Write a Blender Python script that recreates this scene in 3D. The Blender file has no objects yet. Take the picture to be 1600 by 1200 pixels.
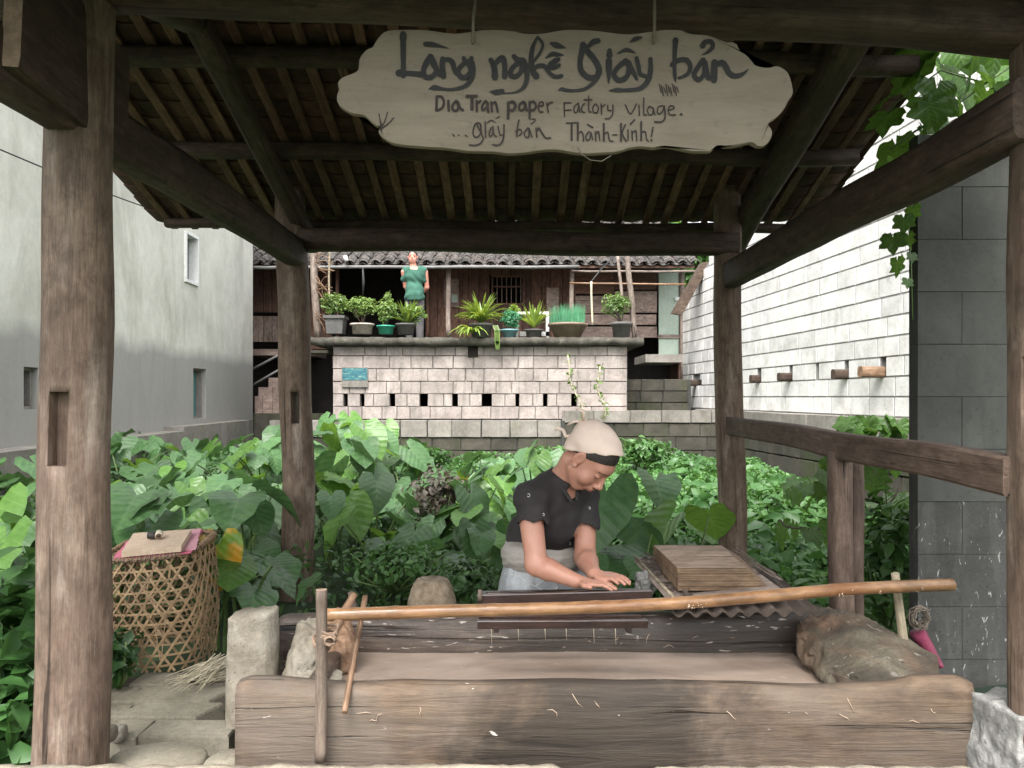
import bpy, math, random
import numpy as np
from mathutils import Vector, Matrix, noise as mnoise
random.seed(7)
RNG = np.random.default_rng(7)
S = bpy.context.scene
COL = S.collection
PI = math.pi
# ---------------------------------------------------------------- camera, sky, sun, exposure
CAMH = 1.25
cam = bpy.data.objects.new('camera', bpy.data.cameras.new('camera'))
COL.objects.link(cam)
cam.location = (0, 0, CAMH)
cam.rotation_euler = (PI / 2, 0, 0)
cam.data.sensor_width = 36.0
cam.data.lens = 27.0            # f = 1200 px over a 1600 px wide picture
cam.data.shift_y = 0.0125
cam.data.clip_start = 0.05
cam.data.clip_end = 2000
S.camera = cam
W = bpy.data.worlds.new('World'); S.world = W; W.use_nodes = True
wn = W.node_tree.nodes; wl = W.node_tree.links
wn.clear()
sky = wn.new('ShaderNodeTexSky'); sky.sky_type = 'NISHITA'; sky.sun_disc = False
SUN_EL, SUN_AZ = math.radians(58), math.radians(192)      # azimuth clockwise from +Y
sky.sun_elevation = SUN_EL; sky.sun_rotation = SUN_AZ
sky.dust_density = 4.0; sky.air_density = 1.0; sky.ozone_density = 1.0
hs = wn.new('ShaderNodeHueSaturation'); hs.inputs['Saturation'].default_value = 0.12
hs.inputs['Value'].default_value = 1.0
bg = wn.new('ShaderNodeBackground'); bg.inputs['Strength'].default_value = 0.15
wo = wn.new('ShaderNodeOutputWorld')
wl.new(sky.outputs[0], hs.inputs['Color']); wl.new(hs.outputs[0], bg.inputs['Color']); wl.new(bg.outputs[0], wo.inputs[0])
sl = bpy.data.lights.new('sun', 'SUN'); sl.energy = 1.2; sl.angle = math.radians(30); sl.color = (1.0, 0.955, 0.90)
so = bpy.data.objects.new('sun', sl); COL.objects.link(so)
sd = Vector((math.sin(SUN_AZ) * math.cos(SUN_EL), math.cos(SUN_AZ) * math.cos(SUN_EL), math.sin(SUN_EL)))
so.rotation_euler = (-sd).to_track_quat('-Z', 'Y').to_euler()
so.location = sd * 50
S.view_settings.view_transform = 'Standard'; S.view_settings.look = 'None'
S.view_settings.gamma = 1; S.view_settings.use_curve_mapping = False
S.view_settings.exposure = 2.05
S.cycles.max_bounces = 8; S.cycles.diffuse_bounces = 5; S.cycles.transparent_max_bounces = 6
try:
    S.cycles.use_denoising = True
except Exception:
    pass

def P(px, py, Y):
    """the point of the place that lies at distance Y in the direction of a photo pixel (1600x1200)"""
    return Vector(((px - 800) * Y / 1200, Y, CAMH - (py - 620) * Y / 1200))

# ---------------------------------------------------------------- tree of things
def thing(name, label, cat, loc=(0, 0, 0), group=None, kind=None):
    o = bpy.data.objects.new(name, None); COL.objects.link(o)
    o.location = loc; o.empty_display_size = 0.1
    o['label'] = label; o['category'] = cat
    if group: o['group'] = group
    if kind: o['kind'] = kind
    return o

def tag(o, label, cat, group=None, kind=None):
    o['label'] = label; o['category'] = cat
    if group: o['group'] = group
    if kind: o['kind'] = kind
    return o

def mk(name, me, parent=None, M=None, kind=None, label=None):
    """one object from a mesh; M is the world matrix"""
    o = bpy.data.objects.new(name, me); COL.objects.link(o)
    if M is None: M = Matrix.Identity(4)
    if parent is not None:
        o.parent = parent
        inv = WM[parent.name].inverted() if parent.name in WM else Matrix.Translation(-Vector(parent.location))
        o.matrix_basis = inv @ M
    else:
        o.matrix_basis = M
    WM[o.name] = M.copy()
    if kind: o['kind'] = kind
    if label: o['label'] = label
    return o
WM = {}

def mesh(name, verts, faces, mat=None, smooth=True, mats=None, fm=None):
    me = bpy.data.meshes.new(name)
    me.from_pydata([tuple(v) for v in verts], [], [tuple(f) for f in faces])
    if mats:
        for m in mats: me.materials.append(m)
        if fm is not None: me.polygons.foreach_set('material_index', np.asarray(fm, dtype=np.int32))
    elif mat: me.materials.append(mat)
    me.polygons.foreach_set('use_smooth', np.full(len(me.polygons), bool(smooth)))
    me.update()
    return me

def mesh_np(name, V, F, mat, smooth=True):
    """fast mesh from arrays; F is (n,3) or (n,4)"""
    me = bpy.data.meshes.new(name)
    V = np.ascontiguousarray(V, dtype=np.float32); F = np.ascontiguousarray(F, dtype=np.int32)
    n, k = F.shape
    me.vertices.add(len(V)); me.vertices.foreach_set('co', V.ravel())
    me.loops.add(n * k); me.loops.foreach_set('vertex_index', F.ravel())
    me.polygons.add(n)
    me.polygons.foreach_set('loop_start', np.arange(0, n * k, k, dtype=np.int32))
    me.polygons.foreach_set('loop_total', np.full(n, k, dtype=np.int32))
    me.polygons.foreach_set('use_smooth', np.full(n, bool(smooth)))
    if mat: me.materials.append(mat)
    me.update(calc_edges=True); me.validate()
    return me

class MB:
    def __init__(s): s.v = []; s.f = []
    def add(s, vs, fs):
        b = len(s.v); s.v += [tuple(v) for v in vs]; s.f += [tuple(i + b for i in f) for f in fs]
    def box(s, a, b, M=None):
        x0, y0, z0 = a; x1, y1, z1 = b
        vs = [Vector(p) for p in ((x0,y0,z0),(x1,y0,z0),(x1,y1,z0),(x0,y1,z0),(x0,y0,z1),(x1,y0,z1),(x1,y1,z1),(x0,y1,z1))]
        if M is not None: vs = [M @ v for v in vs]
        s.add(vs, [(0,3,2,1),(4,5,6,7),(0,1,5,4),(1,2,6,5),(2,3,7,6),(3,0,4,7)])
    def tube(s, pts, rad, n=7, cap=True):
        pts = [Vector(p) for p in pts]; m = len(pts)
        if not hasattr(rad, '__len__'): rad = [rad] * m
        up = Vector((0.13, 0.21, 1)).normalized(); vs = []
        for i, p in enumerate(pts):
            t = (pts[min(i + 1, m - 1)] - pts[max(i - 1, 0)]).normalized()
            a = t.cross(up)
            if a.length < 0.05: a = t.cross(Vector((1, 0.2, 0)))
            a.normalize(); b = t.cross(a).normalized(); up = b if i > 0 and False else up
            for k in range(n):
                an = 2 * PI * k / n
                vs.append(p + (a * math.cos(an) + b * math.sin(an)) * rad[i])
        fs = []
        for i in range(m - 1):
            for k in range(n):
                k2 = (k + 1) % n
                fs.append((i*n+k, i*n+k2, (i+1)*n+k2, (i+1)*n+k))
        if cap:
            fs.append(tuple(range(n))[::-1]); fs.append(tuple((m-1)*n + k for k in range(n)))
        s.add(vs, fs)
    def build(s, name, mat, parent=None, M=None, smooth=False, kind=None, label=None):
        return mk(name, mesh(name, s.v, s.f, mat, smooth), parent, M, kind, label)

def nz(v, s=1.0, o=0.0):
    return mnoise.noise(Vector((v[0]*s + o, v[1]*s + o*1.7, v[2]*s - o)))

# ---------------------------------------------------------------- materials
MATS = {}
def nodes(name):
    m = bpy.data.materials.new(name); m.use_nodes = True
    nt = m.node_tree; nt.nodes.clear()
    out = nt.nodes.new('ShaderNodeOutputMaterial'); b = nt.nodes.new('ShaderNodeBsdfPrincipled')
    nt.links.new(b.outputs[0], out.inputs[0])
    MATS[name] = m
    return m, nt, b, out
def N(nt, t, **kw):
    n = nt.nodes.new(t)
    for k, v in kw.items(): setattr(n, k, v)
    return n
def ramp(nt, stops):
    r = N(nt, 'ShaderNodeValToRGB'); e = r.color_ramp.elements
    while len(e) > 1: e.remove(e[-1])
    e[0].position = stops[0][0]; e[0].color = (*stops[0][1], 1)
    for p, c in stops[1:]:
        x = e.new(p); x.color = (*c, 1)
    return r
def mixc(nt, fac, a, b, blend='MIX'):
    m = N(nt, 'ShaderNodeMix', data_type='RGBA', blend_type=blend)
    L = nt.links
    if isinstance(fac, (int, float)): m.inputs[0].default_value = fac
    else: L.new(fac, m.inputs[0])
    for i, x in ((6, a), (7, b)):
        if isinstance(x, tuple): m.inputs[i].default_value = (*x, 1)
        else: L.new(x, m.inputs[i])
    return m.outputs[2]
def coords(nt, scale=(1, 1, 1), world=False, rnd=True):
    L = nt.links
    if world:
        g = N(nt, 'ShaderNodeNewGeometry'); src = g.outputs['Position']
    else:
        t = N(nt, 'ShaderNodeTexCoord'); src = t.outputs['Object']
    mp = N(nt, 'ShaderNodeMapping'); mp.inputs['Scale'].default_value = scale
    L.new(src, mp.inputs[0])
    if rnd and not world:
        oi = N(nt, 'ShaderNodeObjectInfo'); mu = N(nt, 'ShaderNodeMath', operation='MULTIPLY'); mu.inputs[1].default_value = 37.0
        L.new(oi.outputs['Random'], mu.inputs[0])
        cx = N(nt, 'ShaderNodeCombineXYZ'); L.new(mu.outputs[0], cx.inputs[0]); L.new(mu.outputs[0], cx.inputs[1]); L.new(mu.outputs[0], cx.inputs[2])
        L.new(cx.outputs[0], mp.inputs['Location'])
    return mp.outputs[0]
def noi(nt, co, scale, detail=5, rough=0.6, dist=0.0):
    n = N(nt, 'ShaderNodeTexNoise'); n.inputs['Scale'].default_value = scale
    n.inputs['Detail'].default_value = detail; n.inputs['Roughness'].default_value = rough
    n.inputs['Distortion'].default_value = dist
    nt.links.new(co, n.inputs['Vector']); return n.outputs['Fac']
def thr(nt, fac, lo, hi):
    m = N(nt, 'ShaderNodeMapRange'); m.inputs[1].default_value = lo; m.inputs[2].default_value = hi
    nt.links.new(fac, m.inputs[0]); return m.outputs[0]
def bump(nt, b, h, strength=0.4, dist=0.01):
    bp = N(nt, 'ShaderNodeBump'); bp.inputs['Strength'].default_value = strength; bp.inputs['Distance'].default_value = dist
    nt.links.new(h, bp.inputs['Height']); nt.links.new(bp.outputs[0], b.inputs['Normal'])
def vary(nt, col, amt=0.25):
    """per-object brightness change"""
    oi = N(nt, 'ShaderNodeObjectInfo'); mr = N(nt, 'ShaderNodeMapRange')
    mr.inputs[3].default_value = 1 - amt; mr.inputs[4].default_value = 1 + amt
    nt.links.new(oi.outputs['Random'], mr.inputs[0])
    h = N(nt, 'ShaderNodeHueSaturation'); nt.links.new(mr.outputs[0], h.inputs['Value']); nt.links.new(col, h.inputs['Color'])
    return h.outputs[0]

def simple(name, stops, scale=6, stretch=(1,1,1), rough=0.8, bmp=0.3, bdist=0.01, spots=None, va=0.0, world=False, detail=6, bscale=None, second=None, fleck=None, spec=None, fine=0.28, streak=None):
    m, nt, b, out = nodes(name); L = nt.links
    co = coords(nt, stretch, world)
    f = noi(nt, co, scale, detail, 0.65, 0.3)
    r = ramp(nt, stops); L.new(f, r.inputs[0]); c = r.outputs[0]
    if second:      # (scale, lo, hi, colour, amount) broad stains
        sc, lo, hi, cc, am = second
        co2 = coords(nt, (1, 1, 1), world); f2 = noi(nt, co2, sc, 4, 0.6, 0.2)
        t = thr(nt, f2, lo, hi); mu = N(nt, 'ShaderNodeMath', operation='MULTIPLY'); mu.inputs[1].default_value = am
        L.new(t, mu.inputs[0]); c = mixc(nt, mu.outputs[0], c, cc)
    if streak:
        fs_ = noi(nt, coords(nt, (3.2, 3.2, 0.55), True), 2.3, 6, 0.7, 0.5); ms_ = N(nt, 'ShaderNodeMath', operation='MULTIPLY'); ms_.inputs[1].default_value = streak[3]
        L.new(thr(nt, fs_, streak[0], streak[1]), ms_.inputs[0]); c = mixc(nt, ms_.outputs[0], c, streak[2])
    if fleck:       # (scale, lo, hi, colour, stretch)
        sc, lo, hi, cc, st = fleck
        co3 = coords(nt, st, world); f3 = noi(nt, co3, sc, 3, 0.5, 1.2)
        c = mixc(nt, thr(nt, f3, lo, hi), c, cc)
    if fine:
        ff = noi(nt, coords(nt, stretch, world), scale * 9, 4, 0.8); c = mixc(nt, thr(nt, ff, 0.3, 0.62), mixc(nt, 1.0, c, (1 - fine,) * 3, 'MULTIPLY'), c)
        sp_ = noi(nt, coords(nt, (1, 1, 1), world), scale * 23, 2, 0.5); c = mixc(nt, thr(nt, sp_, 0.64, 0.70), c, mixc(nt, 1.0, c, (1 - fine * 1.6,) * 3, 'MULTIPLY'))
    if va: c = vary(nt, c, va)
    L.new(c, b.inputs['Base Color']); b.inputs['Roughness'].default_value = rough
    if spec is not None: b.inputs['Specular IOR Level'].default_value = spec
    if bmp:
        h = noi(nt, co, bscale or scale * 2.2, 8, 0.7, 0.2); bump(nt, b, h, bmp, bdist)
    return m

def wood(name, dark, mid, light, gscale=9, rough=0.75, bmp=0.5, pale=None, va=0.15, second=None, fleck=None, spec=0.3, damp=None):
    """timber whose grain runs along the local X axis"""
    m, nt, b, out = nodes(name); L = nt.links
    co = coords(nt, (0.9, 11, 11))
    f = noi(nt, co, gscale * 0.35, 8, 0.7, 0.6)
    r = ramp(nt, [(0.25, dark), (0.5, mid), (0.75, light)]); L.new(f, r.inputs[0]); c = r.outputs[0]
    co2 = coords(nt, (1, 2.5, 2.5)); f2 = noi(nt, co2, 2.2, 4, 0.6, 0.3)
    c = mixc(nt, thr(nt, f2, 0.42, 0.75), c, tuple(x * 0.55 for x in mid))
    if pale:
        f3 = noi(nt, coords(nt, (0.7, 4, 4)), 3.0, 5, 0.6, 0.4); t = thr(nt, f3, 0.55, 0.72)
        mu = N(nt, 'ShaderNodeMath', operation='MULTIPLY'); mu.inputs[1].default_value = 0.6; L.new(t, mu.inputs[0])
        c = mixc(nt, mu.outputs[0], c, pale)
    cr = noi(nt, coords(nt, (0.35, 14, 14)), 2.4, 4, 0.55, 0.8)     # drying cracks
    crk = thr(nt, cr, 0.30, 0.36)
    c = mixc(nt, crk, tuple(x * 0.3 for x in dark), c)
    mo = noi(nt, coords(nt, (1.0, 1.8, 1.8)), 11, 7, 0.72, 0.4); c = mixc(nt, thr(nt, mo, 0.36, 0.60), mixc(nt, 1.0, c, (0.66, 0.63, 0.60), 'MULTIPLY'), mixc(nt, 1.0, c, (1.18, 1.16, 1.12), 'MULTIPLY'))
    kn = noi(nt, coords(nt, (1.2, 2.6, 2.6)), 4.5, 2, 0.5, 0.2); c = mixc(nt, thr(nt, kn, 0.74, 0.79), c, mixc(nt, 1.0, c, (0.35, 0.3, 0.27), 'MULTIPLY'))
    gr = noi(nt, coords(nt, (4, 75, 75)), 3.2, 5, 0.75, 0.3); c = mixc(nt, thr(nt, gr, 0.32, 0.6), mixc(nt, 1.0, c, (0.62, 0.60, 0.58), 'MULTIPLY'), c)
    if second:
        sc, lo, hi, cc, am = second
        f4 = noi(nt, coords(nt, (1, 1.3, 1.3)), sc, 4, 0.6, 0.4); t = thr(nt, f4, lo, hi)
        mu = N(nt, 'ShaderNodeMath', operation='MULTIPLY'); mu.inputs[1].default_value = am; L.new(t, mu.inputs[0])
        c = mixc(nt, mu.outputs[0], c, cc)
    if damp:        # a damp dark stretch of the timber between two places along it
        tt = N(nt, 'ShaderNodeTexCoord'); sx = N(nt, 'ShaderNodeSeparateXYZ'); L.new(tt.outputs['Object'], sx.inputs[0])
        nn = noi(nt, coords(nt, (1, 1, 1.6), rnd=False), 2.6, 6, 0.65, 0.5); ma = N(nt, 'ShaderNodeMath', operation='MULTIPLY_ADD'); L.new(nn, ma.inputs[0]); ma.inputs[1].default_value = 1.3; L.new(sx.outputs[0], ma.inputs[2])
        t1 = thr(nt, ma.outputs[0], damp[0], damp[0] + 0.28); t2 = thr(nt, ma.outputs[0], damp[1] + 0.25, damp[1]); mt = N(nt, 'ShaderNodeMath', operation='MULTIPLY'); L.new(t1, mt.inputs[0]); L.new(t2, mt.inputs[1])
        mz = N(nt, 'ShaderNodeMath', operation='MULTIPLY'); L.new(mt.outputs[0], mz.inputs[0]); mz.inputs[1].default_value = 0.95
        c = mixc(nt, mz.outputs[0], c, mixc(nt, thr(nt, f, 0.35, 0.7), (0.018, 0.014, 0.011), (0.055, 0.043, 0.032)))
    if fleck:
        sc, lo, hi, cc, st = fleck
        f5 = noi(nt, coords(nt, st), sc, 3, 0.5, 1.5); c = mixc(nt, thr(nt, f5, lo, hi), c, cc)
    if va: c = vary(nt, c, va)
    L.new(c, b.inputs['Base Color']); b.inputs['Roughness'].default_value = rough
    b.inputs['Specular IOR Level'].default_value = spec
    hh = N(nt, 'ShaderNodeMath', operation='ADD'); L.new(f, hh.inputs[0])
    m2 = N(nt, 'ShaderNodeMath', operation='MULTIPLY'); m2.inputs[1].default_value = 0.7; L.new(crk, m2.inputs[0]); L.new(m2.outputs[0], hh.inputs[1])
    bump(nt, b, hh.outputs[0], bmp, 0.008)
    return m

def leafmat(name, base, light, vein, rough=0.4, trans=0.35, veins=True, va=0.25, laterals=55.0, yellow=None):
    """leaf: local X across, local Y along"""
    m, nt, b, out = nodes(name); L = nt.links
    t = N(nt, 'ShaderNodeTexCoord')
    c0 = noi(nt, coords(nt, (1, 1, 1)), 9, 3, 0.6); r = ramp(nt, [(0.3, base), (0.7, light)]); L.new(c0, r.inputs[0]); c = r.outputs[0]
    if not veins:
        c1 = noi(nt, coords(nt, (1, 1, 1), rnd=False), 1.6, 5, 0.65); c = mixc(nt, thr(nt, c1, 0.38, 0.6), mixc(nt, 1.0, c, (0.55, 0.62, 0.6), 'MULTIPLY'), c)
    if veins:
        sp = N(nt, 'ShaderNodeSeparateXYZ'); L.new(t.outputs['Object'], sp.inputs[0])
        ab = N(nt, 'ShaderNodeMath', operation='ABSOLUTE'); L.new(sp.outputs[0], ab.inputs[0])
        mid = thr(nt, ab.outputs[0], 0.035, 0.0)
        mu = N(nt, 'ShaderNodeMath', operation='MULTIPLY_ADD'); L.new(ab.outputs[0], mu.inputs[0]); mu.inputs[1].default_value = -0.75
        L.new(sp.outputs[1], mu.inputs[2])
        ms = N(nt, 'ShaderNodeMath', operation='MULTIPLY'); ms.inputs[1].default_value = laterals; L.new(mu.outputs[0], ms.inputs[0])
        sn = N(nt, 'ShaderNodeMath', operation='SINE'); L.new(ms.outputs[0], sn.inputs[0])
        lat = thr(nt, sn.outputs[0], 0.86, 1.0)
        mx = N(nt, 'ShaderNodeMath', operation='MAXIMUM'); L.new(mid, mx.inputs[0]); L.new(lat, mx.inputs[1])
        mm = N(nt, 'ShaderNodeMath', operation='MULTIPLY'); mm.inputs[1].default_value = 0.22; L.new(mx.outputs[0], mm.inputs[0])
        c = mixc(nt, mm.outputs[0], c, vein)
        bump(nt, b, sn.outputs[0], 0.13, 0.012)
    if yellow:
        f = noi(nt, coords(nt, (1, 1, 1)), 2.5, 3, 0.5); c = mixc(nt, thr(nt, f, 0.5, 0.62), c, yellow)
    c = vary(nt, c, va)
    L.new(c, b.inputs['Base Color']); b.inputs['Roughness'].default_value = rough
    tr = N(nt, 'ShaderNodeBsdfTranslucent'); tc = N(nt, 'ShaderNodeHueSaturation'); tc.inputs['Value'].default_value = 1.7; tc.inputs['Saturation'].default_value = 1.1
    tc.inputs['Hue'].default_value = 0.475
    L.new(c, tc.inputs['Color']); L.new(tc.outputs[0], tr.inputs['Color'])
    mx = N(nt, 'ShaderNodeMixShader'); mx.inputs[0].default_value = trans
    L.new(b.outputs[0], mx.inputs[1]); L.new(tr.outputs[0], mx.inputs[2]); L.new(mx.outputs[0], out.inputs[0])
    return m

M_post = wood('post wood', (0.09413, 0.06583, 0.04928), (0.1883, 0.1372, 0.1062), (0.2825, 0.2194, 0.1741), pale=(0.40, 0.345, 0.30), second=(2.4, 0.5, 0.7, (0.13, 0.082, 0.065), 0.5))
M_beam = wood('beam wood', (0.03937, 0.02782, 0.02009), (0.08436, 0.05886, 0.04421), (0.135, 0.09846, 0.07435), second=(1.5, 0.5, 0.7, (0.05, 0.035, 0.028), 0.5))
M_rail = wood('rail wood', (0.07095, 0.04822, 0.03802), (0.1368, 0.09643, 0.07695), (0.1926, 0.1446, 0.1177))
M_batten = wood('batten wood', (0.09423, 0.05189, 0.03772), (0.201, 0.1168, 0.08125), (0.2889, 0.1816, 0.1306), va=0.35)
M_endgrain = simple('end grain', [(0.3, (0.22, 0.15, 0.10)), (0.7, (0.42, 0.31, 0.22))], 30, bmp=0.4)
M_vat = wood('vat wood', (0.05543, 0.0362, 0.02433), (0.1293, 0.08703, 0.05635), (0.1996, 0.1427, 0.09927), gscale=7, bmp=1.0, rough=0.7, damp=(1.12, 1.95), va=0,
             second=(1.4, 0.42, 0.62, (0.135, 0.115, 0.095), 0.7), fleck=(8, 0.73, 0.76, (0.42, 0.40, 0.36), (1.8, 4, 6)))
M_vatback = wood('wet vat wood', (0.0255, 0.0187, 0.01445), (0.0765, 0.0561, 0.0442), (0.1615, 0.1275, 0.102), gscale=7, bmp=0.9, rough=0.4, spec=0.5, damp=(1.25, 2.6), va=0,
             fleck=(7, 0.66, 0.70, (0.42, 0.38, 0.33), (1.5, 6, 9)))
M_bamboo = wood('bamboo', (0.1147, 0.05419, 0.02697), (0.2646, 0.1478, 0.07355), (0.3705, 0.2364, 0.1349), gscale=5, rough=0.28, bmp=0.15, va=0, spec=0.5, second=(1.6, 0.48, 0.62, (0.13, 0.055, 0.025), 0.7),
             fleck=(6, 0.70, 0.73, (0.7, 0.66, 0.6), (1, 2.5, 2.5)))
M_stake = wood('stake wood', (0.088, 0.066, 0.0528), (0.176, 0.1408, 0.1144), (0.264, 0.22, 0.1848))
M_stick = wood('stick wood', (0.14, 0.08, 0.05), (0.27, 0.17, 0.11), (0.38, 0.27, 0.19))
M_pale = wood('pale stick wood', (0.26, 0.22, 0.15), (0.42, 0.37, 0.27), (0.55, 0.50, 0.38))
M_mould = wood('lacquered wood', (0.0176, 0.0096, 0.008), (0.036, 0.0192, 0.016), (0.06, 0.032, 0.024), rough=0.35, bmp=0.2, spec=0.5)
M_sign = simple('sign board', [(0.3, (0.20, 0.165, 0.12)), (0.55, (0.25, 0.21, 0.16)), (0.8, (0.29, 0.245, 0.19))], 2.2, (1.5, 1, 9), rough=0.8, bmp=0.25, fine=0.07,
                second=(2.5, 0.5, 0.75, (0.17, 0.135, 0.10), 0.5))
M_ink = simple('sign paint', [(0.3, (0.018, 0.018, 0.018)), (0.7, (0.035, 0.034, 0.032))], 40, rough=0.7, bmp=0.1)
M_ink2 = simple('brown sign paint', [(0.3, (0.03, 0.022, 0.02)), (0.7, (0.06, 0.046, 0.04))], 60, rough=0.8, bmp=0.1)
M_tile = simple('clay tile', [(0.3, (0.045, 0.024, 0.017)), (0.6, (0.11, 0.055, 0.036)), (0.8, (0.19, 0.10, 0.07))], 9, rough=0.9, va=0.4)
M_rtile = simple('weathered roof tile', [(0.32, (0.022, 0.020, 0.018)), (0.55, (0.065, 0.058, 0.052)), (0.78, (0.24, 0.225, 0.205))], 14, rough=0.95, bmp=0.8, bdist=0.02, va=0.35, bscale=30,
                 second=(1.2, 0.5, 0.7, (0.10, 0.065, 0.05), 0.5))
M_plaster, nt, b, out = nodes('grey plaster'); L = nt.links
co = coords(nt, (1, 1, 1), True)
f = noi(nt, co, 0.9, 7, 0.6, 0.2); r = ramp(nt, [(0.3, (0.43, 0.43, 0.375)), (0.5, (0.56, 0.555, 0.495)), (0.72, (0.64, 0.635, 0.575))]); L.new(f, r.inputs[0])
st = noi(nt, coords(nt, (1, 1.4, 0.30), True), 1.7, 8, 0.72, 0.9)
c = mixc(nt, thr(nt, st, 0.50, 0.80), r.outputs[0], (0.34, 0.335, 0.285))
bl = noi(nt, coords(nt, (1, 1, 0.7), True), 7, 8, 0.75, 0.4); c = mixc(nt, thr(nt, bl, 0.3, 0.6), mixc(nt, 1.0, c, (0.84, 0.84, 0.83), 'MULTIPLY'), c)
sp = N(nt, 'ShaderNodeSeparateXYZ'); L.new(co, sp.inputs[0])
wv = noi(nt, coords(nt, (0.5, 0.8, 0.3), True), 1.2, 4, 0.6)
ad = N(nt, 'ShaderNodeMath', operation='MULTIPLY_ADD'); L.new(wv, ad.inputs[0]); ad.inputs[1].default_value = -0.5; L.new(sp.outputs[2], ad.inputs[2])
dk = thr(nt, ad.outputs[0], 1.72, 1.52)
mu = N(nt, 'ShaderNodeMath', operation='MULTIPLY'); mu.inputs[1].default_value = 0.8; L.new(dk, mu.inputs[0])
c = mixc(nt, mu.outputs[0], c, (0.215, 0.21, 0.20)); L.new(c, b.inputs['Base Color']); b.inputs['Roughness'].default_value = 0.9
bump(nt, b, noi(nt, co, 12, 8, 0.7), 0.25, 0.02)
M_block = simple('pinkish block', [(0.3, (0.26, 0.225, 0.205)), (0.5, (0.37, 0.32, 0.295)), (0.75, (0.47, 0.415, 0.385))], 4, world=True, streak=(0.50, 0.74, (0.17, 0.155, 0.14), 0.75), rough=0.95, va=0.12, bmp=0.5, bscale=30,
                 second=(3, 0.5, 0.72, (0.22, 0.19, 0.17), 0.5))
M_wblock = simple('white block', fine=0.12, stops=[(0.3, (0.50, 0.49, 0.46)), (0.5, (0.66, 0.65, 0.625)), (0.8, (0.78, 0.77, 0.745))], scale=4, world=True, streak=(0.56, 0.80, (0.36, 0.35, 0.31), 0.7), rough=0.95, va=0.10, bmp=0.5, bscale=30,
                 second=(2.2, 0.6, 0.78, (0.45, 0.43, 0.38), 0.5))
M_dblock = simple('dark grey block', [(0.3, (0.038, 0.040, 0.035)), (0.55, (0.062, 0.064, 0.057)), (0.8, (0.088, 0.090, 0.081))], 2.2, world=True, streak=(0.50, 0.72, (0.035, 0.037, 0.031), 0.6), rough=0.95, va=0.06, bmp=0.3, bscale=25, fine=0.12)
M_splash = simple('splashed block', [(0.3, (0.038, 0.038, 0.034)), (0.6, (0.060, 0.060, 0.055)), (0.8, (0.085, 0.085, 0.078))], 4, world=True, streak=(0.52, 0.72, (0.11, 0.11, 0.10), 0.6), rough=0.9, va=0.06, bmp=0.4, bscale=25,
                 fleck=(13, 0.655, 0.70, (0.34, 0.34, 0.32), (4.2, 2, 1.3)))
M_gblock = simple('grey kerb block', [(0.3, (0.17, 0.155, 0.135)), (0.6, (0.26, 0.24, 0.215)), (0.8, (0.34, 0.32, 0.285))], 4, world=True, streak=(0.5, 0.7, (0.12, 0.115, 0.09), 0.6), rough=0.95, va=0.12, bmp=0.5,
                 second=(2.5, 0.55, 0.7, (0.16, 0.17, 0.09), 0.5))
M_moss = simple('mossy block', [(0.3, (0.035, 0.032, 0.025)), (0.6, (0.075, 0.068, 0.053)), (0.8, (0.12, 0.108, 0.088))], 4, world=True, streak=(0.5, 0.7, (0.035, 0.045, 0.016), 0.7), rough=0.95, va=0.2, bmp=0.5,
                 second=(1.2, 0.5, 0.65, (0.06, 0.08, 0.025), 0.6))
M_mortar = simple('mortar', [(0.3, (0.19, 0.165, 0.15)), (0.7, (0.28, 0.25, 0.23))], 8, rough=1)
M_mortar_d = simple('dark mortar', [(0.3, (0.042, 0.043, 0.038)), (0.7, (0.065, 0.066, 0.060))], 8, rough=1)
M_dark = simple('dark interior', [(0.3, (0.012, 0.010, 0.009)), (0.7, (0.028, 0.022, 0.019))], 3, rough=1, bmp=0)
M_hplank = wood('house plank', (0.06, 0.032, 0.022), (0.15, 0.082, 0.060), (0.22, 0.13, 0.095), va=0.3)
M_hpale = wood('pale house board', (0.20, 0.14, 0.12), (0.33, 0.255, 0.225), (0.42, 0.34, 0.30), va=0.2)
M_hgrey = wood('grey old wood', (0.13, 0.10, 0.085), (0.25, 0.205, 0.18), (0.36, 0.31, 0.275), va=0.2)
M_slab = simple('terrace concrete', [(0.3, (0.035, 0.032, 0.025)), (0.6, (0.085, 0.078, 0.062)), (0.8, (0.17, 0.155, 0.13))], 10, rough=0.95, bmp=0.6, bdist=0.02)
M_rock = simple('limestone', [(0.3, (0.15, 0.125, 0.09)), (0.5, (0.28, 0.25, 0.195)), (0.75, (0.40, 0.37, 0.31))], 5, rough=0.9, bmp=0.7, bdist=0.02, bscale=9)
M_wrock = simple('white rock', [(0.3, (0.13, 0.13, 0.12)), (0.5, (0.25, 0.25, 0.235)), (0.75, (0.42, 0.42, 0.40))], 4, rough=0.9, bmp=0.9, bdist=0.03, bscale=7,
                 second=(6, 0.6, 0.66, (0.13, 0.13, 0.12), 0.7))
M_brock = simple('stained boulder', [(0.3, (0.035, 0.029, 0.020)), (0.5, (0.09, 0.073, 0.050)), (0.75, (0.19, 0.17, 0.12))], 5, rough=0.85, bmp=1.0, bdist=0.02, bscale=16, fine=0.4,
                 second=(3, 0.5, 0.62, (0.15, 0.085, 0.05), 0.7), fleck=(4, 0.64, 0.70, (0.30, 0.28, 0.24), (5, 5, 1.0)))
M_cone = simple('granular stone', [(0.35, (0.13, 0.095, 0.06)), (0.6, (0.25, 0.20, 0.14)), (0.75, (0.33, 0.28, 0.21))], 30, rough=0.9, bmp=0.9, bscale=50)
M_kerb = simple('sandy concrete', [(0.3, (0.27, 0.23, 0.17)), (0.6, (0.38, 0.335, 0.26)), (0.8, (0.46, 0.41, 0.33))], 8, rough=0.95, bmp=0.7, bdist=0.012, bscale=30)
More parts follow.
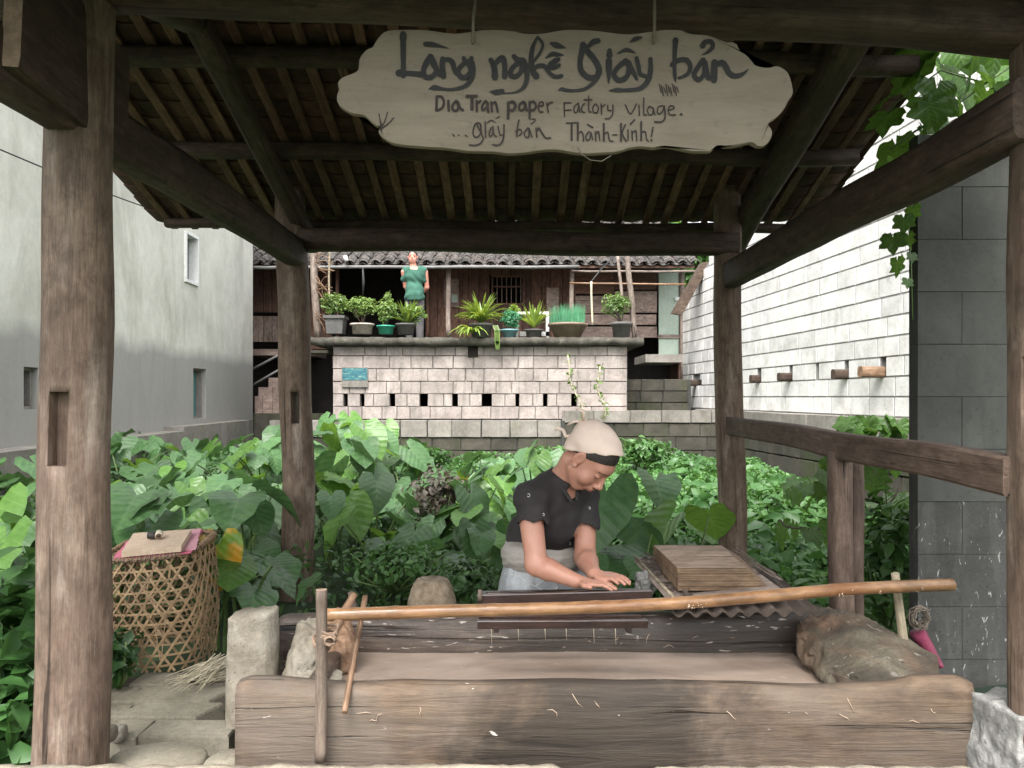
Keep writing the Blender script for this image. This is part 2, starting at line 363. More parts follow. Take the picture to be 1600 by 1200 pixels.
M_paving = simple('paving slab', [(0.3, (0.19, 0.17, 0.125)), (0.6, (0.29, 0.265, 0.205)), (0.8, (0.38, 0.35, 0.28))], 5, rough=0.95, va=0.15, bmp=0.4, bscale=30)
M_ground = simple('damp earth', [(0.3, (0.035, 0.03, 0.018)), (0.6, (0.07, 0.055, 0.035)), (0.8, (0.05, 0.07, 0.025))], 3, rough=1, world=True, bmp=0.6, bdist=0.03)
M_earthgreen = simple('mossy earth', [(0.3, (0.015, 0.03, 0.010)), (0.6, (0.03, 0.055, 0.018)), (0.8, (0.045, 0.08, 0.025))], 6, rough=1, world=True, bmp=0.6, bdist=0.03)
M_mossfloor = simple('algae floor', [(0.3, (0.008, 0.020, 0.011)), (0.7, (0.016, 0.036, 0.018))], 6, rough=0.9, bmp=0.3)
# pulp water
M_water, nt, b, out = nodes('pulp water'); L = nt.links
f = noi(nt, coords(nt, (1, 1.3, 1), True), 3.0, 3, 0.5, 1.5); r = ramp(nt, [(0.32, (0.27, 0.205, 0.160)), (0.5, (0.32, 0.25, 0.20)), (0.66, (0.38, 0.305, 0.25))]); L.new(f, r.inputs[0])
fl = noi(nt, coords(nt, (1, 2, 1), True), 26, 3, 0.5, 0.5)
L.new(mixc(nt, thr(nt, fl, 0.66, 0.71), r.outputs[0], (0.38, 0.31, 0.25)), b.inputs['Base Color'])
b.inputs['Roughness'].default_value = 0.07; b.inputs['Specular IOR Level'].default_value = 0.6
bump(nt, b, noi(nt, coords(nt, (1, 2.2, 1), True), 7, 4, 0.55, 0.4), 0.10, 0.012)
M_taro = leafmat('taro leaf', (0.040, 0.100, 0.034), (0.075, 0.158, 0.052), (0.16, 0.26, 0.13), rough=0.46, trans=0.22, va=0.3, laterals=42)
M_tarol = leafmat('young taro leaf', (0.075, 0.17, 0.032), (0.115, 0.235, 0.05), (0.22, 0.36, 0.12), rough=0.38, trans=0.35, va=0.3, laterals=42)
M_taroy = leafmat('yellowing taro leaf', (0.10, 0.21, 0.03), (0.16, 0.28, 0.04), (0.3, 0.4, 0.1), trans=0.4, yellow=(0.50, 0.30, 0.04), laterals=42)
M_vine = leafmat('vine leaf', (0.045, 0.105, 0.022), (0.075, 0.16, 0.032), (0.17, 0.28, 0.08), rough=0.42, trans=0.45, laterals=60)
M_cover = leafmat('creeper leaves', (0.05, 0.125, 0.030), (0.10, 0.22, 0.055), (0, 0, 0), rough=0.45, trans=0.28, veins=False)
M_weed = leafmat('weed leaves', (0.035, 0.09, 0.025), (0.08, 0.17, 0.045), (0, 0, 0), rough=0.5, trans=0.25, veins=False)
M_shrub = leafmat('broad weed leaves', (0.04, 0.11, 0.028), (0.075, 0.18, 0.045), (0, 0, 0), rough=0.45, trans=0.25, veins=False)
M_purple = leafmat('brownish leaves', (0.06, 0.055, 0.04), (0.13, 0.10, 0.075), (0, 0, 0), rough=0.5, trans=0.2, veins=False)
M_potg = leafmat('pot plant leaves', (0.11, 0.20, 0.045), (0.24, 0.34, 0.10), (0, 0, 0), rough=0.5, trans=0.3, veins=False)
M_poty = leafmat('strap leaves', (0.13, 0.22, 0.035), (0.25, 0.33, 0.07), (0, 0, 0), rough=0.4, trans=0.3, veins=False)
M_chive = leafmat('chive blades', (0.05, 0.20, 0.10), (0.10, 0.30, 0.16), (0, 0, 0), rough=0.5, trans=0.3, veins=False)
M_tree = leafmat('tree leaves', (0.04, 0.11, 0.02), (0.10, 0.22, 0.04), (0, 0, 0), rough=0.5, trans=0.35, veins=False)
M_stem = simple('green stem', [(0.3, (0.08, 0.14, 0.04)), (0.7, (0.15, 0.22, 0.07))], 8, rough=0.5, bmp=0)
M_bark = simple('bark', [(0.3, (0.05, 0.038, 0.028)), (0.7, (0.12, 0.095, 0.07))], 20, rough=0.9)
M_wicker = simple('split bamboo', [(0.3, (0.21, 0.135, 0.068)), (0.6, (0.34, 0.23, 0.125)), (0.8, (0.45, 0.325, 0.19))], 12, rough=0.7, va=0.25)
M_rope = simple('straw rope', [(0.3, (0.16, 0.10, 0.07)), (0.7, (0.33, 0.235, 0.165))], 30, rough=0.9, bmp=0.8)
M_cord = simple('cord', [(0.3, (0.16, 0.13, 0.10)), (0.7, (0.27, 0.23, 0.18))], 30, rough=0.9)
M_straw = simple('straw', [(0.3, (0.42, 0.36, 0.24)), (0.7, (0.62, 0.56, 0.42))], 20, rough=0.8)
M_paper = simple('rough paper', [(0.3, (0.44, 0.33, 0.235)), (0.7, (0.54, 0.42, 0.31))], 12, rough=0.9, bmp=0.2)
M_pstack = wood('wet paper stack', (0.1275, 0.08075, 0.051), (0.2295, 0.1573, 0.102), (0.3145, 0.2295, 0.1573), gscale=6, rough=0.6, bmp=0.4, va=0.12)
M_red = simple('red cloth', [(0.3, (0.40, 0.07, 0.13)), (0.7, (0.52, 0.16, 0.22))], 10, rough=0.9)
M_pink = simple('pink cloth', [(0.3, (0.50, 0.22, 0.27)), (0.7, (0.60, 0.33, 0.37))], 10, rough=0.9)
M_maroon = simple('maroon plastic', [(0.3, (0.20, 0.03, 0.065)), (0.7, (0.30, 0.055, 0.11))], 10, rough=0.5)
M_black = simple('black rubber', [(0.3, (0.015, 0.012, 0.01)), (0.7, (0.035, 0.028, 0.024))], 20, rough=0.5)
M_cream = simple('cream paper roll', [(0.3, (0.6, 0.53, 0.38)), (0.7, (0.7, 0.64, 0.5))], 20, rough=0.7)
M_corr = simple('fibre cement', [(0.3, (0.03, 0.021, 0.016)), (0.6, (0.065, 0.047, 0.036)), (0.8, (0.13, 0.105, 0.085))], 9, rough=0.85, bmp=0.6)
M_metal = simple('dull grey metal', [(0.3, (0.11, 0.105, 0.10)), (0.7, (0.18, 0.175, 0.17))], 9, rough=0.6, bmp=0.1)
M_white = simple('white paint', [(0.3, (0.68, 0.68, 0.66)), (0.7, (0.78, 0.78, 0.76))], 9, rough=0.6, bmp=0.1)
M_glass = simple('dusty pane', [(0.3, (0.10, 0.115, 0.115)), (0.7, (0.17, 0.19, 0.19))], 4, rough=0.25, bmp=0, spec=0.6)
M_teal = simple('teal shutter', [(0.3, (0.06, 0.17, 0.16)), (0.7, (0.11, 0.26, 0.24))], 6, stretch=(1, 1, 0.2), rough=0.7)
M_door = simple('pale green door', [(0.3, (0.32, 0.40, 0.33)), (0.7, (0.40, 0.47, 0.39))], 4, rough=0.6)
M_wire = simple('black wire', [(0.3, (0.01, 0.01, 0.01)), (0.7, (0.02, 0.02, 0.02))], 4, rough=0.6, bmp=0)
M_potd = simple('dark grey pot', [(0.3, (0.07, 0.068, 0.065)), (0.7, (0.13, 0.125, 0.12))], 7, rough=0.7)
M_potw = simple('stained white pot', [(0.3, (0.32, 0.25, 0.20)), (0.6, (0.5, 0.45, 0.40)), (0.8, (0.65, 0.62, 0.58))], 14, rough=0.7)
M_pottub = simple('green plastic', [(0.3, (0.03, 0.30, 0.20)), (0.7, (0.04, 0.38, 0.26))], 7, rough=0.4, bmp=0)
M_potblue = simple('blue bowl', [(0.3, (0.14, 0.30, 0.33)), (0.7, (0.20, 0.38, 0.40))], 7, rough=0.4, bmp=0)
M_potbr = simple('brown clay bowl', [(0.3, (0.15, 0.10, 0.07)), (0.7, (0.27, 0.20, 0.15))], 7, rough=0.6)
M_poster, nt, b, out = nodes('poster print'); L = nt.links
co = coords(nt, (1, 1, 2.4)); f = noi(nt, co, 9, 6, 0.7, 0.8)
r = ramp(nt, [(0.35, (0.015, 0.05, 0.05)), (0.47, (0.025, 0.12, 0.17)), (0.56, (0.06, 0.19, 0.17)), (0.68, (0.28, 0.36, 0.33))]); L.new(f, r.inputs[0])
L.new(r.outputs[0], b.inputs['Base Color']); b.inputs['Roughness'].default_value = 0.5
# people
def skinmat(name, a, c_):
    m, nt, b, out = nodes(name); f = noi(nt, coords(nt, (1, 1, 1)), 18, 5, 0.6)
    r = ramp(nt, [(0.3, a), (0.7, c_)]); nt.links.new(f, r.inputs[0]); nt.links.new(r.outputs[0], b.inputs['Base Color'])
    b.inputs['Roughness'].default_value = 0.48; b.inputs['Subsurface Weight'].default_value = 0.12
    b.inputs['Subsurface Radius'].default_value = (0.02, 0.008, 0.005); b.inputs['Subsurface Scale'].default_value = 0.5
    bump(nt, b, noi(nt, coords(nt, (1, 1, 1)), 140, 3, 0.6), 0.12, 0.002)
    return m
M_skin = skinmat('skin', (0.36, 0.175, 0.120), (0.44, 0.228, 0.162))
M_lip = skinmat('lips', (0.36, 0.13, 0.10), (0.42, 0.165, 0.125))
M_brow = simple('eyebrow hair', [(0.3, (0.06, 0.035, 0.025)), (0.7, (0.12, 0.07, 0.05))], 60, rough=0.8, bmp=0)
M_mskin = skinmat('reddish skin', (0.50, 0.20, 0.15), (0.58, 0.27, 0.20))  # the man's skin tone, redder and paler than the woman's
M_hair = simple('black hair', [(0.3, (0.012, 0.009, 0.008)), (0.7, (0.035, 0.026, 0.022))], 25, stretch=(1, 6, 1), rough=0.45, bmp=0.5)
M_shirt = simple('black cotton', [(0.3, (0.012, 0.010, 0.010)), (0.7, (0.024, 0.020, 0.020))], 14, rough=0.85, bmp=0.25, bscale=22, bdist=0.01, fine=0)
M_gshirt = simple('green cotton', [(0.3, (0.022, 0.080, 0.056)), (0.7, (0.036, 0.118, 0.085))], 10, rough=0.9, bmp=0.4, fine=0)
M_trouser = simple('grey trousers', [(0.3, (0.07, 0.065, 0.07)), (0.7, (0.12, 0.11, 0.115))], 10, rough=0.9)
M_scarf = simple('cream cotton', [(0.3, (0.60, 0.475, 0.395)), (0.7, (0.68, 0.55, 0.465))], 7, rough=0.9, bmp=0.3, bdist=0.006, bscale=9, fine=0)
M_aprontop = simple('cloudy plastic', [(0.3, (0.25, 0.23, 0.20)), (0.7, (0.36, 0.335, 0.30))], 9, stretch=(1, 1, 5), rough=0.4, bmp=0.5, fine=0.08)
M_apron = simple('bluish plastic sheet', [(0.3, (0.25, 0.265, 0.275)), (0.7, (0.40, 0.415, 0.425))], 6, rough=0.3, bmp=0.7, bdist=0.02, spec=0.5, fine=0.05, bscale=9)
# ---------------------------------------------------------------- shape helpers
def frame(p0, p1, upref=None):
    p0 = Vector(p0); p1 = Vector(p1); x = (p1 - p0).normalized()
    up = Vector(upref) if upref else (Vector((0, 0, 1)) if abs(x.z) < 0.9 else Vector((0, -1, 0)))
    y = up.cross(x).normalized(); z = x.cross(y).normalized()
    return Matrix(((x.x, y.x, z.x, p0.x), (x.y, y.y, z.y, p0.y), (x.z, y.z, z.z, p0.z), (0, 0, 0, 1)))

def timber_mesh(Ln, w, h, ex=5, n=16, seg=10, wob=0.006, rough=0.02, taper=1.0, seed=0, mat=None, endmat=None, bow=0.0, ridges=0.0):
    vs = []
    if ex >= 7: offs_ = [math.radians(90 * q + 45 + d_) for q in range(4) for d_ in (-5, 5)]
    elif ex >= 3.5: offs_ = [math.radians(90 * q + 45 + d_) for q in range(4) for d_ in (-24, -9, 9, 24)]
    else: offs_ = [2 * PI * (k + 0.5) / n for k in range(n)]
    n = len(offs_)
    for i in range(seg + 1):
        t = i / seg; x = Ln * t; s = 1 + (taper - 1) * t
        oy = wob * mnoise.noise(Vector((x * 1.3, seed * 3.1, 0))) * 2; oz = wob * mnoise.noise(Vector((x * 1.3, 5.5, seed * 2.3))) * 2 + bow * math.sin(PI * t)
        for k in range(n):
            a = offs_[k]; c, sn = math.cos(a), math.sin(a)
            r = (abs(c) ** ex + abs(sn) ** ex) ** (-1 / ex)
            q = 1 + rough * mnoise.noise(Vector((x * 2.5, c * 1.5 + seed * 7, sn * 1.5))) * 2 + ridges * mnoise.noise(Vector((x * 0.35, c * 5 + seed * 3, sn * 5)))
            vs.append((x, oy + 0.5 * w * s * r * c * q, oz + 0.5 * h * s * r * sn * q))
    fs = []; fm = []
    for i in range(seg):
        for k in range(n):
            k2 = (k + 1) % n; fs.append((i*n+k, i*n+k2, (i+1)*n+k2, (i+1)*n+k)); fm.append(0)
    fs.append(tuple(range(n))[::-1]); fs.append(tuple(seg*n + k for k in range(n))); fm += [1, 1]
    me = mesh('timber', vs, fs, None, ex < 7, mats=[mat, endmat or mat], fm=fm)
    me.polygons[-1].use_smooth = False; me.polygons[-2].use_smooth = False
    return me

def timber(name, p0, p1, w, h, mat, parent=None, upref=None, label=None, **kw):
    Ln = (Vector(p1) - Vector(p0)).length
    kw.setdefault('seed', (hash((round(p0[0], 2), round(p0[1], 2), round(Ln, 2))) % 97) if False else int(abs(p0[0] * 31 + p0[1] * 17 + Ln * 13)) % 97)
    me = timber_mesh(Ln, w, h, mat=mat, **kw)
    return mk(name, me, parent, frame(p0, p1, upref), label=label)

def cut_boxes(o, boxes):
    """carve box shaped mortises out of a mesh object (boxes in local coordinates)"""
    for (a, b_) in boxes:
        m = MB(); m.box(a, b_); cm = mesh('cutter', m.v, m.f, o.data.materials[0], False)
        c = bpy.data.objects.new('cutter', cm); COL.objects.link(c); c.matrix_world = WM[o.name]
        md = o.modifiers.new('cut', 'BOOLEAN'); md.operation = 'DIFFERENCE'; md.object = c; md.solver = 'EXACT'
        bpy.context.view_layer.update()
        dg = bpy.context.evaluated_depsgraph_get()
        nm = bpy.data.meshes.new_from_object(o.evaluated_get(dg))
        o.modifiers.clear(); o.data = nm
        bpy.data.objects.remove(c)

def rock_mesh(r, seed, sub=4, rough=0.25, mat=None, sharp=0.0, flat=None, scale2=1.0, sq=0.45):
    import bmesh
    bm = bmesh.new(); bmesh.ops.create_icosphere(bm, subdivisions=sub, radius=1)
    for v in bm.verts:
        d = v.co.normalized(); q = d.copy()
        # squarish body
        m = max(abs(d.x), abs(d.y), abs(d.z)); q = d * (1 + (0.82 / m - 1) * sq)
        n1 = mnoise.noise(d * 1.3 + Vector((seed, 0, 0))); n2 = mnoise.noise(d * 3.1 + Vector((0, seed, 0))); n3 = mnoise.noise(d * 8 + Vector((0, 0, seed)))
        rg = abs(mnoise.noise(d * 2.2 * scale2 + Vector((seed, seed, 1))))
        q = q * (1 + rough * (n1 * 0.9 + n2 * 0.5 + n3 * 0.18) - sharp * rg)
        v.co = Vector((q.x * r[0], q.y * r[1], q.z * r[2]))
    me = bpy.data.meshes.new('rock'); bm.to_mesh(me); bm.free()
    me.materials.append(mat); me.polygons.foreach_set('use_smooth', np.full(len(me.polygons), True)); me.update()
    return me

def bevbox_mesh(name, mat, bev=0.03, jit=0.012, seed=0):
    """unit box (-.5..5 in x and z, 0..1 in y) with chamfered front edges and slightly uneven corners: 26 triangles"""
    r = random.Random(seed); b = bev
    def j(): return r.uniform(-jit, jit)
    back = [(-.5, 1, -.5), (.5, 1, -.5), (.5, 1, .5), (-.5, 1, .5)]
    mid = [(-.5 + j(), .12, -.5 + j()), (.5 + j(), .12, -.5 + j()), (.5 + j(), .12, .5 + j()), (-.5 + j(), .12, .5 + j())]
    fr = [(x * (1 - 2 * b), 0 + abs(j()) * 2, z * (1 - 2.5 * b)) for x, y, z in back]
    fr = [(x + j(), y, z + j()) for x, y, z in fr]
    vs = back + mid + fr; fs = [(0, 3, 2, 1)][:0]
    for k in range(4):
        k2 = (k + 1) % 4
        fs.append((k, k2, 4 + k2, 4 + k)); fs.append((4 + k, 4 + k2, 8 + k2, 8 + k))
    fs.append((8, 9, 10, 11)); fs.append((3, 2, 1, 0))
    return mesh(name, vs, fs, mat, False)

# ---------------------------------------------------------------- ground and paths
def ground_z(x, y):
    def sm(a, b_, t):
        t = min(1, max(0, (t - a) / (b_ - a))); return t * t * (3 - 2 * t)
    z = 0.0
    z -= 0.36 * sm(-1.25, -0.9, x) * sm(2.9, 3.05, y) * (1 - sm(1.6, 2.0, x))
    z -= 0.10 * sm(-1.0, -1.6, -abs(x)) if False else 0
    z += 0.25 * sm(3.9, 9.5, y) + 0.0 * sm(9, 12, y)
    z += 0.05 * mnoise.noise(Vector((x * 0.8, y * 0.8, 0))) * sm(2.6, 4.0, y)
    if y < 1.6 or abs(x) > 14 or y > 13: z = min(z, 0.3)
    return z
xs = np.unique(np.concatenate([np.linspace(-300, -12, 9), np.linspace(-12, -2, 34), np.linspace(-2, 2.4, 60), np.linspace(2.4, 12, 30), np.linspace(12, 300, 9)]))
ys = np.unique(np.concatenate([np.linspace(-60, -2, 6), np.linspace(-2, 2.6, 14), np.linspace(2.6, 4, 24), np.linspace(4, 13, 40), np.linspace(13, 600, 10)]))
V = [(x, y, ground_z(x, y)) for y in ys for x in xs]; nx_ = len(xs)
F = [(j*nx_+i, j*nx_+i+1, (j+1)*nx_+i+1, (j+1)*nx_+i) for j in range(len(ys)-1) for i in range(nx_-1)]
g = mk('ground', mesh('ground', V, F, M_earthgreen, True)); g['kind'] = 'structure'
# dirt patch below the path
SLABZ = 0.10
path = thing('path', 'path of grey concrete slabs and stepping stones between the front left post and the basket', 'path', (-1.2, 2.9, 0), kind='structure')
pm = MB(); pm.box((-1.72, 1.9, -0.2), (-0.86, 3.35, SLABZ - 0.075)); pm.build('path_bed', M_ground, path)
def slab(px0, px1, py0, py1, z=SLABZ, seed=0, skew=0.0):
    """slab whose top spans the photo rows py0 (far) .. py1 (near)"""
    Yf = (CAMH - z) * 1200 / (py0 - 620); Yn = (CAMH - z) * 1200 / (py1 - 620)
    Ym = (Yf + Yn) / 2; x0 = (px0 - 800) * Ym / 1200; x1 = (px1 - 800) * Ym / 1200
    r = random.Random(seed); j = lambda: r.uniform(-0.006, 0.006)
    t = 0.07; b_ = 0.008
    c = [(x0 + j() - skew, Yn + j()), (x1 + j() - skew, Yn + j()), (x1 + j() + skew, Yf + j()), (x0 + j() + skew, Yf + j())]
    cx = sum(p[0] for p in c) / 4; cy = sum(p[1] for p in c) / 4
    def ring(ins, zz): return [(cx + (p[0] - cx) * (1 - ins), cy + (p[1] - cy) * (1 - ins), zz) for p in c]
    vs = ring(0, z - t) + ring(0, z - b_) + ring(0.03, z); fs = []
    for L0 in (0, 4):
        for k in range(4):
            k2 = (k + 1) % 4; fs.append((L0 + k, L0 + k2, L0 + 4 + k2, L0 + 4 + k))
    fs.append((8, 9, 10, 11)); mk('slab', mesh('slab', vs, fs, M_paving, False), path)
slab(214, 305, 1051, 1069, seed=1); slab(309, 372, 1052, 1068, seed=2, z=0.095)
slab(168, 206, 1073, 1098, seed=3, z=0.09); slab(205, 352, 1071, 1094, seed=4, skew=0.03)
slab(166, 196, 1102, 1119, seed=5, z=0.09); slab(197, 330, 1098, 1119, seed=6, skew=0.03)
slab(172, 228, 1124, 1152, seed=7, z=0.095); slab(230, 370, 1124, 1150, seed=8)
slab(140, 170, 1075, 1120, seed=9, z=0.085)
def step_stone(px, py, rx, ry, z, seed):
    Y = (CAMH - z) * 1200 / (py - 620); c = P(px, py, Y); n = 22; vs = []; 
    for (s, zz) in ((1.0, z - 0.08), (1.0, z - 0.012), (0.93, z)):
        for k in range(n):
            a = 2 * PI * k / n; q = 1 + 0.07 * mnoise.noise(Vector((math.cos(a) * 1.5, math.sin(a) * 1.5, seed)))
            vs.append((c.x + rx * s * q * math.cos(a), Y + ry * s * q * math.sin(a), zz))
    fs = [(L0*n + k, L0*n + (k+1) % n, (L0+1)*n + (k+1) % n, (L0+1)*n + k) for L0 in (0, 1) for k in range(n)] + [tuple(2*n + k for k in range(n))]
    mk('stepping_stone', mesh('step', vs, fs, M_paving, True), path)
step_stone(246, 1181, 0.155, 0.11, 0.115, 3); step_stone(362, 1188, 0.09, 0.09, 0.11, 8)
# pebbles
for (px, py, Y, r_, lab) in ((172, 1146, 2.52, (0.022, 0.03, 0.03), 'smaller pale pebble against the foot of the front left post'),
                             (187, 1146, 2.60, (0.026, 0.028, 0.033), 'rounder tan pebble lying on the slabs beside the front left post')):
    c = P(px, py, Y); o = mk('pebble', rock_mesh(r_, Y, 3, 0.12, M_rock), None, Matrix.Translation(c)); tag(o, lab, 'pebble', 'pebbles by the front left post')
# kerb along the bottom of the picture
KT = 0.305
def kerb(px0, px1, top_px, lab, seed, fade=False):
    Y0, Y1 = 1.70, 2.0
    x0 = (px0 - 800) * 2.0 / 1200; x1 = (px1 - 800) * 2.0 / 1200; nseg = max(6, int((x1 - x0) / 0.018)); vs = []
    zt = CAMH - (top_px - 620) * 2.0 / 1200
    for i in range(nseg + 1):
        t = i / nseg; x = x0 + (x1 - x0) * t
        e = min(t, 1 - t) * (x1 - x0); dr = 0.02 * max(0, 1 - e / 0.05) ** 2
        for (y, z) in ((Y0, -0.1), (Y0, zt - 0.04), (Y0 + 0.02, zt - 0.012), (Y0 + 0.06, zt), (Y1 - 0.05, zt + 0.002), (Y1 - 0.012, zt - 0.008), (Y1, zt - 0.05), (Y1, -0.1)):
            nn = mnoise.noise(Vector((x * 14, y * 9, seed))) * 0.007 + mnoise.noise(Vector((x * 45, y * 30, seed))) * 0.003
            vs.append((x, y + nn, z + (nn - dr if z > 0 else 0)))
    k = 8; fs = [(i*k + j, (i+1)*k + j, (i+1)*k + j + 1, i*k + j + 1) for i in range(nseg) for j in range(k - 1)]
    fs += [tuple(range(k)), tuple(nseg*k + j for j in range(k))[::-1]]
    fs = [f[::-1] for f in fs]
    o = mk('kerb_stone', mesh('kerb', vs, fs, M_kerb, True)); tag(o, lab, 'kerb stone', 'kerb stones along the front edge')
kerb(-120, 884, 1186.5, 'long sandy kerb stone in the foreground running past the front left post', 1)
kerb(1003, 1522, 1189, 'sandy kerb stone in the foreground below the right half of the vat plank', 2)

# ---------------------------------------------------------------- timber shelter
SH = thing('wooden_shelter', 'open timber shelter with four posts and a tiled roof over the vat', 'shelter', (0, 3.2, 0))
def Wd(px, py, Y): return tuple(P(px, py, Y))
p = timber('post', (-1.323, 2.3, -0.02), (-1.283, 2.3, 2.78), 0.205, 0.205, M_post, SH, ex=2.15, n=40, seg=30, wob=0.012, rough=0.02, taper=0.84, seed=3, ridges=0.02, upref=(0, -1, 0))
# mortises: local x runs up the post, local z points at the viewer (-Y), local y = left(-X) or right
def post_cut(o, Y, xs_, ys_, depth, front_r, through=False):
    z0 = CAMH - (ys_[1] - 620) * (Y - front_r) / 1200; z1 = CAMH - (ys_[0] - 620) * (Y - front_r) / 1200
    inv = WM[o.name].inverted(); pts = []
    for px in xs_:
        q = inv @ Vector(((px - 800) * (Y - front_r) / 1200, Y - front_r, (z0 + z1) / 2)); pts.append(q.y)
    q0 = inv @ Vector((0, 0, z0)); 
    yl, yh = min(pts), max(pts); zt = 0.3; zb = -0.3 if through else front_r - depth
    xa = (inv @ Vector((o.matrix_basis.translation.x, Y, z0))).x; xb = (inv @ Vector((o.matrix_basis.translation.x, Y, z1))).x
    # the local axis is nearly vertical, so height above the foot is enough
    xa = z0 - WM[o.name].translation.z; xb = z1 - WM[o.name].translation.z
    return ((xa, yl, zb), (xb, yh, zt))
cut_boxes(p, [post_cut(p, 2.3, (72, 102), (612, 729), 0.055, 0.105)])
cut_boxes(p, [post_cut(p, 2.3, (149, 185), (540, 609), 0.05, 0.09)])
cut_boxes(p, [post_cut(p, 2.3, (163, 200), (68, 130), 0.05, 0.085)])
# long drying crack in the post: a thin dark groove
pb = timber('post', (-1.298, 4.7, -0.4), (-1.345, 4.7, 2.62), 0.196, 0.19, M_post, SH, ex=2.4, n=36, seg=24, wob=0.012, rough=0.025, taper=0.93, seed=8, ridges=0.02, upref=(0, -1, 0))
cut_boxes(pb, [post_cut(pb, 4.7, (455, 468), (612, 662), 0.05, 0.09, True)])
pc = timber('post', (1.362, 4.7, -0.4), (1.305, 4.7, 2.62), 0.172, 0.17, M_post, SH, ex=2.6, n=36, seg=24, wob=0.012, rough=0.025, taper=0.93, seed=12, ridges=0.02, upref=(0, -1, 0))
pd = timber('post', (1.404, 2.0, -0.02), (1.397, 2.0, 2.5), 0.18, 0.18, M_post, SH, ex=2.4, n=36, seg=22, wob=0.006, rough=0.02, taper=0.95, seed=17, ridges=0.02, upref=(0, -1, 0))
cut_boxes(pd, [post_cut(pd, 2.0, (1585, 1625), (556, 640), 0.06, 0.085)])
# beams
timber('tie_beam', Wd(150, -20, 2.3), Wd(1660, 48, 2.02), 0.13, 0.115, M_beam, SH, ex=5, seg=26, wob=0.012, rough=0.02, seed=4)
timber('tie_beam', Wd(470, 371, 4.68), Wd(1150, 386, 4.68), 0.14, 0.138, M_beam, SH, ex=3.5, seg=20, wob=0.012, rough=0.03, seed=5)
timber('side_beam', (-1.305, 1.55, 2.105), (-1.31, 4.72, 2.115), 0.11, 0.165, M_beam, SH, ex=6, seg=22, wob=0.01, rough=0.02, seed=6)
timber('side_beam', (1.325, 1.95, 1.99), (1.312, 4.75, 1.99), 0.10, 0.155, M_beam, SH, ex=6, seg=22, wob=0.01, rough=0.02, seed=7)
timber('tenon_beam', (-1.233, 1.9, 2.235), (-1.272, 2.5, 2.19), 0.046, 0.36, M_beam, SH, ex=9, seg=6, wob=0.004, seed=9, endmat=M_endgrain)
timber('rail', (1.325, 2.02, 1.04), (1.322, 4.66, 1.077), 0.07, 0.108, M_rail, SH, ex=7, seg=20, wob=0.006, seed=10)
q1 = timber('strut', (1.335, 3.09, -0.3), (1.318, 3.09, 1.03), 0.085, 0.08, M_rail, SH, ex=4, seg=16, wob=0.010, rough=0.04, seed=11, upref=(0, -1, 0))
q2 = timber('strut', (1.412, 3.13, -0.3), (1.377, 3.13, 1.03), 0.07, 0.07, M_rail, SH, ex=3, seg=16, wob=0.016, rough=0.05, seed=14, upref=(0, -1, 0))
# roof planes
RS = 0.317; YE, ZE, YR = 5.0, 2.375, 3.15
ZR = ZE + RS * (YE - YR)
def roof_z(y): return ZR - RS * abs(y - YR)
YF = 2 * YR - YE
for y, dz in ((3.48, -0.07), (4.14, -0.07), (4.93, -0.045), (2.82, -0.07), (2.16, -0.07), (1.37, -0.045)):
    h = 0.085 if abs(y - YR) < 1.5 else 0.06
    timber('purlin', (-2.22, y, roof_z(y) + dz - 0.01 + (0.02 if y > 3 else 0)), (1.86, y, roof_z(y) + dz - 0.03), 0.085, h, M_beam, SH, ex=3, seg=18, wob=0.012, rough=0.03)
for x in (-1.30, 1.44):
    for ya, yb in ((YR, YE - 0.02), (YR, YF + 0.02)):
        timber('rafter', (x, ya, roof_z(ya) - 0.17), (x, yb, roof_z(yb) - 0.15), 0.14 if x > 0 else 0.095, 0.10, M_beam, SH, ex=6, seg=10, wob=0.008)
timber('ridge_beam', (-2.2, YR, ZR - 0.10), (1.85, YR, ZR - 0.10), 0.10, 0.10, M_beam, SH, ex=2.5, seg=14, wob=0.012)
BX = np.arange(-2.19, 1.84, 0.138)
for i, x in enumerate(BX):
    x = float(x) + random.uniform(-0.014, 0.014)
    for s in (1, -1):
        yb = YE + 0.03 if s > 0 else YF - 0.03
        dx = random.uniform(-0.018, 0.018)
        ml = ((yb - YR) ** 2 + (roof_z(yb) - ZR) ** 2) ** 0.5
        timber('batten', (x, YR, ZR - 0.010), (x + dx, yb, roof_z(yb) - 0.010), random.uniform(0.036, 0.052), 0.02, M_batten, SH, ex=8, n=8, seg=5, wob=0.003, seed=i * 2 + s)
# tiles: pans hang between the battens, covers bridge them
def arc_tile(name, w, sag, ln, mat, up, t=0.008):
    """axis along local Y (down the slope), arc across X"""
    vs = []; n = 5
    for y, zz in ((0, 0.0), (ln, 0.012)):
        for tt in (0, t):
            for k in range(n):
                a = -1 + 2 * k / (n - 1); z = (1 - a * a) * sag * (1 if up else -1)
                vs.append((a * w / 2, y, z + tt + zz))
    fs = []
    A, B, C_, D = 0, n, 2*n, 3*n
    for k in range(n - 1):
        fs += [(A+k, C_+k, C_+k+1, A+k+1), (B+k, B+k+1, D+k+1, D+k), (A+k, A+k+1, B+k+1, B+k), (C_+k, D+k, D+k+1, C_+k+1)]
    fs += [(A, B, D, C_), (A+n-1, C_+n-1, D+n-1, B+n-1)]
    return mesh(name, vs, fs, mat, False)
pan = arc_tile('pan tile', 0.150, 0.016, 0.17, M_tile, False)
cov = arc_tile('cover tile', 0.10, 0.022, 0.17, M_tile, True)
slope = math.atan(RS)
def tile_M(x, y, z, back, rz=0.0, dz=0.0):
    s = 1 if back else -1
    return Matrix.Translation((x, y, z + dz)) @ Matrix.Rotation(0 if back else PI, 4, 'Z') @ Matrix.Rotation(-slope, 4, 'X') @ Matrix.Rotation(rz, 4, 'Z')
